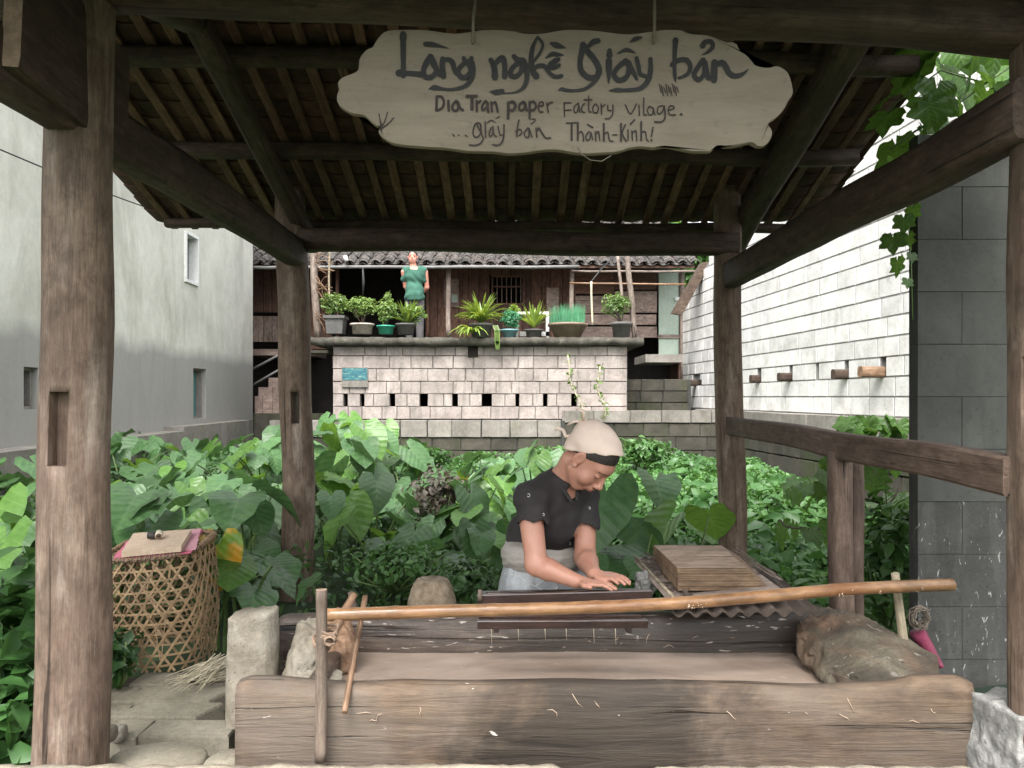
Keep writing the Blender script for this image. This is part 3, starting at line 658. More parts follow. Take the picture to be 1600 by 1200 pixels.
cnt = 0; rest_v = []; rest_f = []; base = 0
pv = np.array([v.co[:] for v in pan.vertices]); pf = [tuple(pp.vertices) for pp in pan.polygons]
cvv = np.array([v.co[:] for v in cov.vertices])
def add_rest(vsrc, M):
    global base
    A = np.array(M); vv = vsrc @ A[:3, :3].T + A[:3, 3]
    rest_v.extend(map(tuple, vv)); rest_f.extend(tuple(i + base for i in f) for f in pf); base += len(vsrc)
jobs = []
for back in (True, False):
    for r_ in range(15):
        d = r_ * 0.128
        for i in range(-1, len(BX)):
            x = float(BX[0] - 0.069 + 0.138 * (i + 1)) if i >= 0 else float(BX[0] - 0.069)
            y = YR + (d + 0.0) * math.cos(slope) * (1 if back else -1)
            z = roof_z(y) + 0.012
            jx = random.uniform(-0.008, 0.008); rz = random.uniform(-0.05, 0.05); dz = random.uniform(0, 0.006)
            jobs.append((back, r_, x, tile_M(x + jx, y, z, back, rz, dz + 0.010), True))
            if i >= 0: jobs.append((back, r_, x, tile_M(x + 0.069 + jx, y, z + 0.018, back, rz, dz), False))
jobs.sort(key=lambda j: (not j[4], not j[0], j[1] < 3, j[1]))
for j in jobs:
    if cnt < 300 and j[4]:
        mk('roof_tile', pan, SH, j[3]); cnt += 1
    else: add_rest(pv if j[4] else cvv, j[3])
o = mk('roof_tiles', mesh('roof tiles', rest_v, rest_f, M_tile, False), SH, kind='stuff')
# ragged verge: loose tiles hanging past the left edge, as seen against the plaster wall
# ---------------------------------------------------------------- hanging sign
OUT = [(604.5,47.8),(591.7,57.5),(585,68),(580.7,74),(571.5,78),(562,90.5),(560,102),(557.7,110.7),(547,116),(536.7,119.8),(530,125),(527.5,131.7),(529,140),(526,150),(527,159),(533,167.5),(549.5,176.7),(568.7,180),(580.7,191),(590,197),(598,196),(592,203),(594,211),(610,222.5),(627,226),(646.7,228),(672,230),(699,231.7),(730,236),(770,237),(795,240),(820,238.5),(845,235),(870,234),(895,238),(918,240),(945,238.5),(965,237),(985,231),(1003,229),(1022,231),(1040,228.5),(1060,232),(1080,236),(1096,236.5),(1111,236),(1122,228),(1140.5,229),(1158,226),(1175,222.5),(1184,228),(1193.7,228),(1201,222),(1206.5,211.5),(1206,203),(1202,195),(1206,189),(1219,178.5),(1227,168),(1232,158),(1238,149),(1239.5,142),(1238,133),(1236,125),(1231,113),(1221,105),(1212,103),(1203,105.5),(1193.7,105),(1185,103),(1179,99.7),(1174,92),(1168,83),(1163,79),(1157,77.7),(1153,71),(1149.7,67.6),(1143,65),(1136.8,65.7),(1124,61),(1104,54),(1080,52),(1065,47),(1050,46),(1030,47),(1010,50),(985,53),(965,52),(950,50),(925,47),(900,46),(885,46),(870,48),(855,51),(840,52.5),(820,52),(805,49),(790,47),(770,46),(750,47),(730,50),(710,52),(690,50),(670,47),(635,46)]
SY = 1.985
sign = thing('sign_board', 'carved pale wooden board with black Vietnamese handwriting hanging from the front beam', 'sign', tuple(P(880, 145, SY)))
cc = P(883, 145, SY)
def spl(pts, m=4):
    out_ = []; n = len(pts)
    for i in range(n):
        p0, p1, p2, p3 = [np.array(pts[(i + k) % n], float) for k in (-1, 0, 1, 2)]
        for t in np.arange(m) / m:
            out_.append(0.5 * ((2*p1) + (-p0 + p2)*t + (2*p0 - 5*p1 + 4*p2 - p3)*t*t + (-p0 + 3*p1 - 3*p2 + p3)*t**3))
    return out_
oc = [P(a[0], a[1], SY) - cc for a in spl(OUT, 3)]
ncx = len(oc); vs = []; fs = []
for (ins, y) in ((0.985, 0.026), (1.0, 0.019), (1.0, 0.004), (0.999, 0.0012), (0.996, 0.0)):
    vs += [(v.x * ins, y, v.z * (1 - (1 - ins) * 3.2)) for v in oc]
for L0 in range(4):
    fs += [(L0*ncx + k, L0*ncx + (k+1) % ncx, (L0+1)*ncx + (k+1) % ncx, (L0+1)*ncx + k) for k in range(ncx)]
import bmesh
bm = bmesh.new(); bvs = [bm.verts.new(v) for v in vs]
for f in fs: bm.faces.new([bvs[i] for i in f])
ff = bm.faces.new(bvs[4*ncx:5*ncx]); bf = bm.faces.new(bvs[0:ncx][::-1])
bmesh.ops.triangulate(bm, faces=[ff, bf]); bmesh.ops.recalc_face_normals(bm, faces=bm.faces)
me = bpy.data.meshes.new('board'); bm.to_mesh(me); bm.free(); me.materials.append(M_sign)
mk('board', me, sign, Matrix.Translation(cc))
SC = SY / 1200
def strokes(name, lst, ox, oy, sc, mat, label):
    mb = MB()
    for si, st_ in enumerate(lst):
        pts = [(ox + q[0] / sc, oy + q[1] / sc, (q[2] if len(q) > 2 else lst_w) / sc) for q in st_]
        # densify (open spline)
        d = []
        n = len(pts)
        for i in range(n - 1):
            p0 = np.array(pts[max(i-1, 0)]); p1 = np.array(pts[i]); p2 = np.array(pts[i+1]); p3 = np.array(pts[min(i+2, n-1)])
            for t in np.arange(5) / 5: d.append(0.5 * ((2*p1) + (-p0 + p2)*t + (2*p0 - 5*p1 + 4*p2 - p3)*t*t + (-p0 + 3*p1 - 3*p2 + p3)*t**3))
        d.append(np.array(pts[-1])); d = np.array(d); m = len(d)
        off = -0.0024 - 0.00012 * (si % 11)
        Lf, Rt = [], []
        for i in range(m):
            tg = d[min(i+1, m-1), :2] - d[max(i-1, 0), :2]; ln = np.hypot(*tg) or 1; tg = tg / ln; nn = np.array((-tg[1], tg[0]))
            w = max(0.3, d[i, 2]) / 2 * (1 + 0.10 * mnoise.noise(Vector((d[i, 0] * 0.4, d[i, 1] * 0.4, si))))
            e = 0
            a = d[i, :2] + nn * w; b_ = d[i, :2] - nn * w
            Lf.append(a); Rt.append(b_)
        def W3(q, i_): v = P(q[0], q[1], SY) - cc; return (v.x, off - 0.000004 * i_, v.z)
        vs = [W3(a, i_) for i_, a in enumerate(Lf)] + [W3(b_, i_) for i_, b_ in enumerate(Rt)]
        fs = [(i, i + 1, m + i + 1, m + i) for i in range(m - 1)]
        mb.add(vs, fs)
        for (c_, w, s) in ((d[0], d[0, 2], 0), (d[-1], d[-1, 2], 1)):      # round ends
            if w / 2 < 0.6: continue
            k = 12; off2 = off - 0.00002 - 0.000004 * m * s - 0.00003 * s
            ring = [(c_[0] + w / 2 * 0.98 * math.cos(2*PI*j/k), c_[1] + w / 2 * 0.98 * math.sin(2*PI*j/k)) for j in range(k)]
            vv = [P(q[0], q[1], SY) - cc for q in ring]
            mb.add([(v.x, off2, v.z) for v in vv], [tuple(range(k))[::-1]])
    mb.build(name, mat, sign, Matrix.Translation(cc), label=label)
lst_w = 20
W1 = [[(160,75,55),(160,100,60),(160,140,48),(162,300,45),(162,420,46)],[(125,398,60),(160,398,60)],[(130,400,50),(200,400,42),(320,410,50)],
 [(385,250,30),(350,320,48),(330,380,45),(345,430,45),(400,430,45),(435,380,40),(405,320,40),(385,260,35)],[(395,260,40),(430,340,42),(455,400,42),(475,415,40)],
 [(345,158,40),(400,160,42),(470,175,24),(540,193,4)],
 [(490,280,42),(485,340,45),(495,425,50)],[(495,300,40),(530,285,40),(570,310,45),(588,370,40),(605,405,35)],
 [(700,300,35),(650,335,40),(620,380,40),(640,430,45),(690,430,45),(722,380,40),(705,320,40)],[(665,275,36),(675,300,36)],[(730,275,36),(715,300,38)],
 [(738,310,35),(745,380,40),(725,450,45),(670,510,35),(560,535,25),(470,527,30),(420,520,48),(370,532,4)],
 [(890,290,42),(918,350,50),(925,435,55)],[(920,330,40),(960,285,45),(990,275,50),(1005,330,45),(1005,430,45)],
 [(1082,260,42),(1110,285,45),(1155,292,45)],[(1130,310,38),(1075,350,40),(1052,405,45),(1090,430,40),(1135,395,38),(1150,345,38)],
 [(1160,295,50),(1185,360,50),(1190,450,42),(1160,520,32),(1090,560,12),(990,567,12)],[(985,550,42),(930,560,46),(885,553,10)],
 [(1280,100,22),(1240,180,35),(1225,290,45),(1240,380,50),(1268,425,55)],[(1285,105,25),(1322,160,25),(1300,230,25),(1240,310,25)],
 [(1250,365,30),(1290,338,38),(1340,345,38),(1380,400,34),(1430,430,34),(1480,422,30)],
 [(1370,345,28),(1430,312,28),(1460,280,24),(1420,290,24),(1375,330,26),(1400,358,32),(1460,335,30)],
 [(1345,275,8),(1400,240,36),(1440,243,36),(1490,250,16)],[(1390,150,22),(1440,168,52),(1512,188,8)]]
W2 = [[(165,160,50),(158,210,50),(140,300,45),(150,380,48),(210,435,50),(275,430,50),(298,370,52),(262,290,52),(205,220,52),(170,165,50)],[(210,175,30),(250,140,48),(290,130,46)],
 [(288,430,38),(250,480,34),(180,530,28),(90,545,24),(20,540,30),(-15,532,30),(-43,545,6)],[(385,210,38),(385,252,52)],[(380,295,52),(380,380,50),(378,485,8)],
 [(520,300,52),(460,345,40),(422,410,40),(465,460,46),(525,430,42),(548,360,42),(530,305,46)],[(545,310,40),(588,400,35),(612,450,25)],
 [(450,238,8),(510,208,30),(545,208,32),(600,232,8)],[(552,143,8),(600,115,38),(652,102,16)],
 [(610,275,34),(625,340,38),(640,405,34),(690,425,28)],[(725,282,36),(725,380,44),(700,470,46),(630,530,36),(500,542,28),(450,540,36),(380,545,6)],
 [(935,125,50),(930,200,40),(925,330,35),(930,430,28),(938,475,5)],[(905,330,38),(960,292,42),(1030,292,42),(1058,350,38),(1030,410,32),(960,440,22)],
 [(1160,172,46),(1180,142,42),(1228,137,42),(1243,180,38),(1200,225,24),(1150,248,4)],
 [(1165,290,46),(1120,350,40),(1088,415,44),(1125,455,44),(1165,415,34),(1180,345,42),(1168,300,42)],[(1178,310,46),(1200,425,48),(1238,440,38)],
 [(1260,310,56),(1255,380,58),(1255,455,54)],[(1272,330,40),(1320,312,48),(1350,340,48),(1380,398,48),(1430,423,42),(1490,408,32),(1545,362,4)]]
strokes('lettering', W1, 600, 40, 5.333, M_ink, 'black brushed words "Làng nghề"'); strokes('lettering', W2, 880, 40, 5.333, M_ink, 'black brushed words "Giấy bản"')
def ww(l, w): return [[(q[0], q[1], w) for q in s] for s in l]
W3l = ww([[(100,95),(95,265)],[(100,90),(160,95),(190,160),(170,230),(110,265)]], 32) + ww([[(245,145),(250,265)],[(345,145),(300,200),(305,260),(350,265),(370,220),(352,155)],[(365,160),(390,230),(425,262)]], 34) \
 + ww([[(475,88),(595,88)],[(540,100),(540,250)]], 42) + ww([[(600,145),(600,275)],[(605,185),(645,148)],[(710,145),(672,200),(667,255),(700,250),(738,190),(715,152)],[(730,170),(745,285)],[(780,160),(790,275)],[(785,195),(828,160),(848,210),(860,280)]], 30) \
 + ww([[(995,165),(990,365)],[(1000,175),(1050,155),(1082,200),(1058,258),(1012,262)]], 36) + ww([[(1180,155),(1137,190),(1132,250),(1168,265),(1203,220),(1190,165)],[(1200,165),(1225,265)],[(1260,155),(1260,365)],[(1268,170),(1310,155),(1338,205),(1315,258),(1275,262)]], 30) \
 + ww([[(1380,210),(1430,200),(1420,162),(1388,165),(1370,220),(1385,278),(1425,283)],[(1475,172),(1490,288)],[(1485,205),(1510,172),(1545,165)]], 20)
strokes('lettering', W3l, 670, 140, 8.0, M_ink2, 'brown brushed words "Dıa Tran paper"')
W4l = ww([[(300,560),(320,585)],[(370,570),(380,580)],[(458,572),(480,590)]], 15) + ww([[(640,430),(600,420),(565,470),(555,560),(590,600),(638,570),(650,485),(642,435)],[(600,440),(640,520)],[(650,440),(660,560),(680,620),(640,680),(580,700),(510,695)]], 19) \
 + ww([[(705,405),(710,600)],[(780,480),(757,540),(762,590),(798,560),(800,485)],[(802,465),(812,560),(842,590)],[(865,465),(890,570),(920,570)]], 18) + ww([[(730,420),(780,388),(830,415)],[(840,365),(885,340)],[(1290,377),(1322,370),(1325,400),(1275,432)]], 13) \
 + ww([[(940,445),(935,600),(900,680),(850,700),(800,690)],[(1125,385),(1105,500),(1100,590)],[(1340,485),(1350,600)],[(1350,525),(1375,485),(1410,540),(1460,608),(1520,605)]], 21) \
 + ww([[(1085,525),(1140,500),(1162,540),(1130,580)],[(1240,480),(1197,540),(1202,588),(1248,598),(1250,500)],[(1255,490),(1290,600)]], 17)
strokes('lettering', W4l, 670, 140, 8.0, M_ink2, 'brown brushed words "... giấy bản"')
W5l = ww([[(155,155),(160,310)],[(155,155),(235,155)],[(160,240),(235,235)],[(850,178),(910,280),(975,168)],[(310,162),(270,200),(270,255),(300,260),(320,200),(315,155)],[(320,172),(335,260)],[(385,162),(357,200),(360,255),(390,262)],[(435,78),(435,240),(460,260)],[(385,120),(470,118)],
 [(510,168),(482,200),(487,260),(528,265),(543,210),(517,168)],[(575,168),(580,282)],[(585,200),(620,172)],[(650,182),(655,240),(690,240)],[(710,178),(705,280),(670,330),(620,335)],[(1005,182),(1010,298)],[(1060,98),(1060,280),(1090,290)],
 [(1120,197),(1100,240),(1120,290),(1158,280),(1163,220),(1127,192)],[(1165,212),(1185,290)],[(1275,187),(1227,200),(1212,258),(1240,280),(1278,240),(1285,192)],[(1335,240),(1400,220),(1390,192),(1352,195),(1337,250),(1360,290),(1420,290)]], 15) \
 + ww([[(1290,192),(1300,320),(1260,370),(1185,370)]], 19) + ww([[(1478,283),(1490,288)]], 24)
strokes('lettering', W5l, 860, 140, 7.273, M_ink2, 'brown brushed words "Factory Vilage."')
W6l = ww([[(180,385),(290,380)],[(320,500),(350,480),(370,520),(375,590)],[(440,480),(402,530),(412,580),(448,560),(455,505)],[(460,490),(480,570)],[(420,400),(480,435)],[(510,482),(515,588)],[(515,512),(545,482),(560,580)],[(610,512),(650,490),(670,580),(710,590)],
 [(850,402),(815,500),(860,590)],[(880,462),(880,578)],[(905,400),(955,347)],[(925,472),(930,575)],[(930,502),(970,472),(980,580)],[(1035,492),(1075,482),(1090,560),(1110,590)],[(1165,432),(1145,538)]], 17) \
 + ww([[(240,392),(240,575)],[(310,378),(310,578)],[(605,392),(605,588)],[(1030,372),(1030,578)],[(1145,576),(1147,583)],[(800,392),(800,588)]], 23) + ww([[(705,518),(755,518)]], 14)
strokes('lettering', W6l, 860, 140, 7.273, M_ink2, 'brown brushed words "Thành-Kính!"')
W7 = ww([[(-10,0),(2,60),(8,130)],[(8,130),(60,90),(115,35)],[(8,130),(40,60),(62,-10)],[(2,60),(18,100)]], 9)
strokes('dark_knot', W7, 594, 178, 5.333, M_ink2, None)
W8 = ww([[(60*k*0.3+800, 490 + (k % 3) * 14),(60*k*0.3+815, 560 + (k % 2) * 25)] for k in range(9)], 9)
strokes('dark_knot', W8, 880, 40, 5.333, M_ink2, None)
for px in (739, 1022):
    a = P(px, 68, SY - 0.006); mb = MB(); mb.tube([a, a + Vector((0.001, -0.002, 0.06)), a + Vector((0.005, 0.02, 0.115)), a + Vector((0.007, 0.03, 0.25))], 0.0042, 6); mb.build('cord', M_cord, sign, smooth=True)
mb = MB(); mb.tube([P(x_, y_, SY - 0.004) for x_, y_ in ((903, 230), (908, 240), (922, 250), (940, 252), (955, 243))], 0.0012, 5); mb.build('cord', M_cord, sign, smooth=True)
# ---------------------------------------------------------------- the vat
VT = thing('paper_vat', 'long timber vat full of murky brown paper pulp in front of the woman', 'vat', (0, 2.5, 0))
def plank(name, x0, x1, yf, th, ztop, zbot, mat, seed, parent=VT, nseg=70, topwave=0.006, warp=0.006, cornerR=0.008):
    """upright thick plank: grain along local X; ztop is a function of x"""
    rows = [(yf + th * 0.5, 'b'), ]
    prof = []      # (y, zfun)
    vs = []; L0 = x1 - x0
    prof = [(0.0, 0.0), (0.0, 0.25), (0.0, 0.5), (0.0, 0.75), (0.0, 0.93), (0.18, 1.0), (0.55, 1.006), (0.85, 1.0), (1.0, 0.93), (1.0, 0.5), (1.0, 0.0)]
    k = len(prof)
    for i in range(nseg + 1):
        x = x0 + L0 * i / nseg; zt = ztop(x) + topwave * mnoise.noise(Vector((x * 5, seed, 0)))
        e = min(x - x0, x1 - x); cut = cornerR * max(0, 1 - e / cornerR) ** 2
        for (ty, tz) in prof:
            n_ = mnoise.noise(Vector((x * 2.0, tz * 4, seed))) * warp + mnoise.noise(Vector((x * 1.5, tz * 30, seed + 3))) * 0.0012
            z = zbot + (zt - cut - zbot) * tz
            vs.append((x - x0, (ty * th) + (n_ if ty < 0.5 else -n_), z - zbot))
    fs = [(i*k + j, (i+1)*k + j, (i+1)*k + j + 1, i*k + j + 1) for i in range(nseg) for j in range(k - 1)]
    fs += [tuple(range(k)), tuple(nseg*k + j for j in range(k))[::-1]]
    return mk(name, mesh(name, vs, [f for f in fs], mat, True), parent, Matrix.Translation((x0, yf, zbot)))
FY = 2.15
xl = (367 - 800) * FY / 1200; xr = (1524 - 800) * FY / 1200
def ftop(x):
    px = 800 + x * 1200 / FY
    yy = np.interp(px, [360, 440, 560, 700, 900, 1100, 1300, 1400, 1440, 1524], [1068, 1070, 1076, 1075, 1073, 1075, 1083, 1074, 1066, 1066])
    return CAMH - (yy - 620) * FY / 1200
plank('front_plank', xl, xr, FY, 0.075, ftop, 0.0, M_vat, 3, warp=0.008)
BY = 2.80
def btop(x):
    px = 800 + x * 1200 / BY
    yy = np.interp(px, [430, 500, 600, 740, 900, 1100, 1200, 1290], [966, 966, 967, 966, 968, 962, 955, 960])
    return CAMH - (yy - 620) * BY / 1200
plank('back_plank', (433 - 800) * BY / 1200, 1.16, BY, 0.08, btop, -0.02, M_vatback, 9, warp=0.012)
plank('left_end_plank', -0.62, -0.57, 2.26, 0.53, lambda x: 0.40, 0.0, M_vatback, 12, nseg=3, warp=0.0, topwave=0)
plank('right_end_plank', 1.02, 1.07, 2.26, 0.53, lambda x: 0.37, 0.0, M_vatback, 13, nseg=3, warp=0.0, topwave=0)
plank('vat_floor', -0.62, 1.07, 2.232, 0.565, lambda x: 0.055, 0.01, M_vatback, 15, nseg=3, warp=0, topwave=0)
WZ = 0.318
V = []; 
xs2 = np.linspace(-0.60, 1.05, 60); ys2 = np.linspace(2.20, 2.83, 24)
for y in ys2:
    for x in xs2: V.append((x, y, WZ + 0.0015 * mnoise.noise(Vector((x * 9, y * 9, 0)))))
F = [(j*60+i, j*60+i+1, (j+1)*60+i+1, (j+1)*60+i) for j in range(23) for i in range(59)]
mk('pulp_water', mesh('pulp water', V, F, M_water), VT)
# clots of pulp and fibres stuck on the planks and in the water
mb = MB()
r = random.Random(5)
for i in range(26):
    x = r.uniform(-0.7, 1.2); z = r.uniform(0.31, 0.43); 
    if r.random() < 0.45: y = FY - 0.003; x = r.uniform(xl + 0.05, xr - 0.05); z = r.uniform(0.33, 0.42); 
    else: y = BY - 0.004; z = r.uniform(0.33, 0.45); x = r.uniform(-0.5, 0.95)
    pts = [Vector((x, y, z))]; a = r.uniform(0, 6.28); ln = r.uniform(0.004, 0.016)
    for k in range(3): a += r.uniform(-0.9, 0.9); pts.append(pts[-1] + Vector((math.cos(a) * ln, -0.0007, math.sin(a) * ln)))
    mb.tube(pts, [0.0006, 0.0011, 0.0010, 0.0004], 4)
mb.build('pulp_fibres', M_paper, VT, smooth=True, kind='stuff')

# rocks and stones round the vat
def rock(name, px, py, Y, r_, seed, mat, lab, cat, rot=(0, 0, 0), group=None, rough=0.25, sharp=0.0, sub=5, sq=0.45):
    c = P(px, py, Y); M = Matrix.Translation(c) @ Matrix.Rotation(rot[2], 4, 'Z') @ Matrix.Rotation(rot[1], 4, 'Y') @ Matrix.Rotation(rot[0], 4, 'X')
    o = mk(name, rock_mesh(r_, seed, sub, rough, mat, sharp, sq=sq), None, M); return tag(o, lab, cat, group)
def stone_post(px0, px1, ytop, ybot, Y, mat, lab, name='stone_pillar', taper=1.0, seed=1, toplow=0.0, cat='stone'):
    x0 = (px0 - 800) * Y / 1200; x1 = (px1 - 800) * Y / 1200; zt = CAMH - (ytop - 620) * Y / 1200; zb = CAMH - (ybot - 620) * Y / 1200
    cx = (x0 + x1) / 2; rx = (x1 - x0) / 2; n = 36; seg = 22; vs = []
    for i in range(seg + 1):
        t = i / seg
        for k in range(n):
            a = 2 * PI * k / n; c_, s_ = math.cos(a), math.sin(a); q = (abs(c_)**3 + abs(s_)**3) ** (-1/3) * (1 + (1 - t) * (taper - 1))
            q *= 1 + 0.07 * mnoise.noise(Vector((c_ * 1.4, s_ * 1.4 + seed, t * 3))) + 0.05 * mnoise.noise(Vector((c_ * 4, s_ * 4 + seed, t * 7)))
            if i == seg: q *= 0.9
            z = zb + (zt - zb) * min(1, t * 1.03) + (0.012 * mnoise.noise(Vector((c_ * 2, s_ * 2, seed))) + 0.01 * c_ if i > seg - 3 else 0)
            vs.append((cx + rx * c_ * q, Y + rx * 0.9 * s_ * q, z))
    fs = [(i*n+k, i*n+(k+1)%n, (i+1)*n+(k+1)%n, (i+1)*n+k) for i in range(seg) for k in range(n)] + [tuple(seg*n+k for k in range(n))]
    o = mk(name, mesh(name, vs, fs, mat), None); return tag(o, lab, cat)
stone_post(361, 431, 955, 1125, 2.63, M_rock, 'squared upright limestone block at the left end of the vat', seed=2, taper=1.14)
rock('white_rock', 484, 1030, 2.66, (0.085, 0.10, 0.145), 4.2, M_rock, 'pale pointed rock wedged behind the stake at the left end of the vat', 'rock', rot=(0, 0.25, 0.4), rough=0.2, sharp=0.25)
rock('driftwood_lump', 530, 1003, 2.62, (0.05, 0.07, 0.11), 7.7, M_stick, 'dark brown wooden lump behind the thin stick at the vat corner', 'wood', rot=(0, -0.1, 0.3), rough=0.3)
rock('grey_rock', 502, 1072, 2.42, (0.075, 0.10, 0.04), 3.3, M_rock, 'low grey rock between the front plank and the pale pointed rock', 'rock', rot=(0, 0.12, 0), rough=0.2)
ks_ = [0, .35, .7, 1.0]
rg_ = [P(1250, 953, 2.80), P(1330, 966, 2.70), P(1405, 1000, 2.56), P(1464, 1040, 2.45)]; ft_ = [P(1258, 1020, 2.76), P(1305, 1066, 2.48), P(1392, 1085, 2.30), P(1466, 1085, 2.32)]
def lerpk(L_, t): return Vector([float(np.interp(t, ks_, [q[k] for q in L_])) for k in range(3)])
nB, mB = 90, 80; vs = []
for i in range(nB + 1):
    t = i / nB; a_, f_ = lerpk(rg_, t), lerpk(ft_, t); c_ = (a_ + f_) / 2; hv = (a_ - f_) / 2; wv = Vector((0.075, 0.085, 0)); e_ = min(1, (min(t, 1 - t) / 0.07 + 0.02)) ** 0.45
    for k in range(mB):
        an = 2 * PI * k / mB; ca, sa = math.cos(an), math.sin(an); q = (abs(ca) ** 3.2 + abs(sa) ** 3.2) ** (-1 / 3.2) * e_
        p_ = c_ + hv * sa * q + wv * ca * q; d_ = (hv.normalized() * sa + wv.normalized() * ca)
        n1 = mnoise.noise(p_ * 7) * 0.024 - abs(mnoise.noise(p_ * 12 + Vector((3, 0, 0)))) * 0.045 + 0.012 - abs(mnoise.noise(p_ * 31)) * 0.018 + mnoise.noise(p_ * 75) * 0.005
        vs.append(p_ + d_ * n1 * min(1, e_ * 1.2))
fs = [(i*mB+k, i*mB+(k+1)%mB, (i+1)*mB+(k+1)%mB, (i+1)*mB+k) for i in range(nB) for k in range(mB)] + [tuple(range(mB))[::-1], tuple(nB*mB+k for k in range(mB))]
tag(mk('boulder', mesh('boulder', vs, fs, M_brock), None), 'long sloping mossy brown stone slab closing the right end of the vat', 'boulder')
rock('corner_rock', 1278, 975, 2.86, (0.09, 0.09, 0.075), 2.3, M_brock, 'rough mossy rock under the right edge of the corrugated sheet', 'rock', rot=(0, 0.2, 0.2), rough=0.3)
rock('cracked_rock', 1616, 1180, 2.09, (0.165, 0.13, 0.185), 8.1, M_wrock, 'white cracked rock in the lower right corner beside the vat plank', 'rock', rot=(0, 0.02, 0.1), rough=0.10, sharp=0.10, sub=6, sq=0.95)
# cone stone
n = 40; vs = []; cY = 2.96; c0 = P(675, 905, cY)
prof = [(0.125, -0.34), (0.105, -0.16), (0.092, -0.075), (0.078, -0.03), (0.066, -0.008), (0.060, 0.0), (0.045, 0.003), (0.02, -0.001)]
for (rr, z) in prof:
    for k in range(n):
        a = 2*PI*k/n; q = 1 + 0.035 * mnoise.noise(Vector((math.cos(a)*3, math.sin(a)*3, z*14))); vs.append((rr*q*math.cos(a), rr*q*math.sin(a), z + 0.002 * mnoise.noise(Vector((math.cos(a)*6, math.sin(a)*6, z*9)))))
fs = [(i*n+k, i*n+(k+1)%n, (i+1)*n+(k+1)%n, (i+1)*n+k) for i in range(len(prof)-1) for k in range(n)] + [tuple((len(prof)-1)*n+k for k in range(n))]
tag(mk('cone_stone', mesh('cone', vs, fs, M_cone), None, Matrix.Translation(c0)), 'brown granular truncated cone stone standing behind the vat', 'stone')
# ---------------------------------------------------------------- bamboo pole, stakes, sticks
pole = thing('bamboo_pole', 'long shiny bamboo pole lying across the vat', 'pole', tuple(P(1000, 945, 2.4)))
a = P(508, 961, 2.22); b_ = P(1488, 914, 2.52)
seg = 90; n = 18; Ln = (b_ - a).length; vs = []
nodes_t = [0.10, 0.245, 0.40, 0.53, 0.66, 0.79, 0.9]
for i in range(seg + 1):
    t = i / seg; r0 = 0.0185 + 0.0015 * t
    for nt_ in nodes_t: r0 += 0.0018 * math.exp(-((t - nt_) * Ln / 0.006) ** 2)
    r0 *= 1 + 0.02 * mnoise.noise(Vector((t * 20, 0, 0)))
    sag = -0.014 * math.sin(PI * min(1, t * 1.25)) + 0.003 * math.sin(t * 9)
    for k in range(n):
        an = 2*PI*k/n; vs.append((t * Ln, r0 * math.cos(an), r0 * math.sin(an) + sag))
fs = [(i*n+k, i*n+(k+1)%n, (i+1)*n+(k+1)%n, (i+1)*n+k) for i in range(seg) for k in range(n)] + [tuple(range(n))[::-1], tuple(seg*n+k for k in range(n))]
mk('culm', mesh('culm', vs, fs, M_bamboo), pole, frame(a, b_))
# old pulp splashes on the pole
mb = MB(); MF = frame(a, b_)
for t, s in ((0.545, 1.2), (0.555, 0.8), (0.57, 0.7), (0.73, 0.5), (0.80, 1.3), (0.815, 0.8), (0.87, 0.9), (0.935, 0.6)):
    for q in range(5):
        x = t * Ln + r.uniform(-.012, .012); an = PI + r.uniform(-0.2, 1.3); x2 = x + r.uniform(-.01, .01)
        pts = [(x, math.cos(an + d) * 0.0202, math.sin(an + d) * 0.0202 - 0.014 * math.sin(PI * min(1, t * 1.25)) + 0.003*math.sin(t*9)) for d in (0, 0.15 * s, 0.3 * s)]
        mb.tube(pts, [0.001, 0.0024 * s, 0.001], 4)
mk('pulp_splashes', mesh('spl', mb.v, mb.f, M_paper, True), pole, MF)
st = thing('wooden_stake', 'grey upright stake with straw binding at the left end of the bamboo pole', 'stake', tuple(P(498, 1180, 2.1)))
timber('shaft', tuple(P(499, 1190, 2.105)), tuple(P(500, 921, 2.125)), 0.031, 0.031, M_stake, st, ex=3, n=12, seg=16, wob=0.005, rough=0.08, seed=2, upref=(0, -1, 0), endmat=M_endgrain)
mb = MB()
for k in range(7):
    c = P(504 + k * 1.5, 998 - k * 2.5 + (k % 2) * 5, 2.135); pts = []
    for j in range(13):
        an = 2*PI*j/12; pts.append(c + Vector((0.026 * math.cos(an), 0.030 * math.sin(an), 0.008 * math.sin(an + k) + 0.006 * math.cos(2 * an + k))))
    mb.tube(pts, 0.0042, 5)
c = P(516, 1001, 2.10)
for k in range(5):
    pts = [c + Vector((0.014 * math.cos(an + k), -0.006 + 0.004 * k, 0.012 * math.sin(an * 1.0 + k))) for an in np.linspace(0, 5, 10)]
    mb.tube(pts, 0.0036, 5)
mb.build('straw_binding', M_rope, st, smooth=True)
timber('branch', tuple(P(508, 1012, 2.15)), tuple(P(556, 930, 2.30)), 0.036, 0.034, M_stick, st, ex=2, n=10, seg=10, wob=0.006, rough=0.08, taper=0.6, seed=4)
o = timber('thin_stick', tuple(P(538, 1114, 2.09)), tuple(P(571, 932, 2.42)), 0.016, 0.016, M_stick, None, ex=2, n=10, seg=14, wob=0.006, rough=0.1, taper=1.2, seed=6)
tag(o, 'thin brown stick leaning over the left rim of the vat', 'stick')
o = timber('pale_stick', tuple(P(1413, 1010, 2.60)), tuple(P(1398, 896, 2.56)), 0.030, 0.028, M_pale, None, ex=2, n=12, seg=12, wob=0.010, rough=0.12, taper=0.85, seed=3, upref=(0, -1, 0))
tag(o, 'pale crooked stick upright under the right end of the bamboo pole', 'stick')
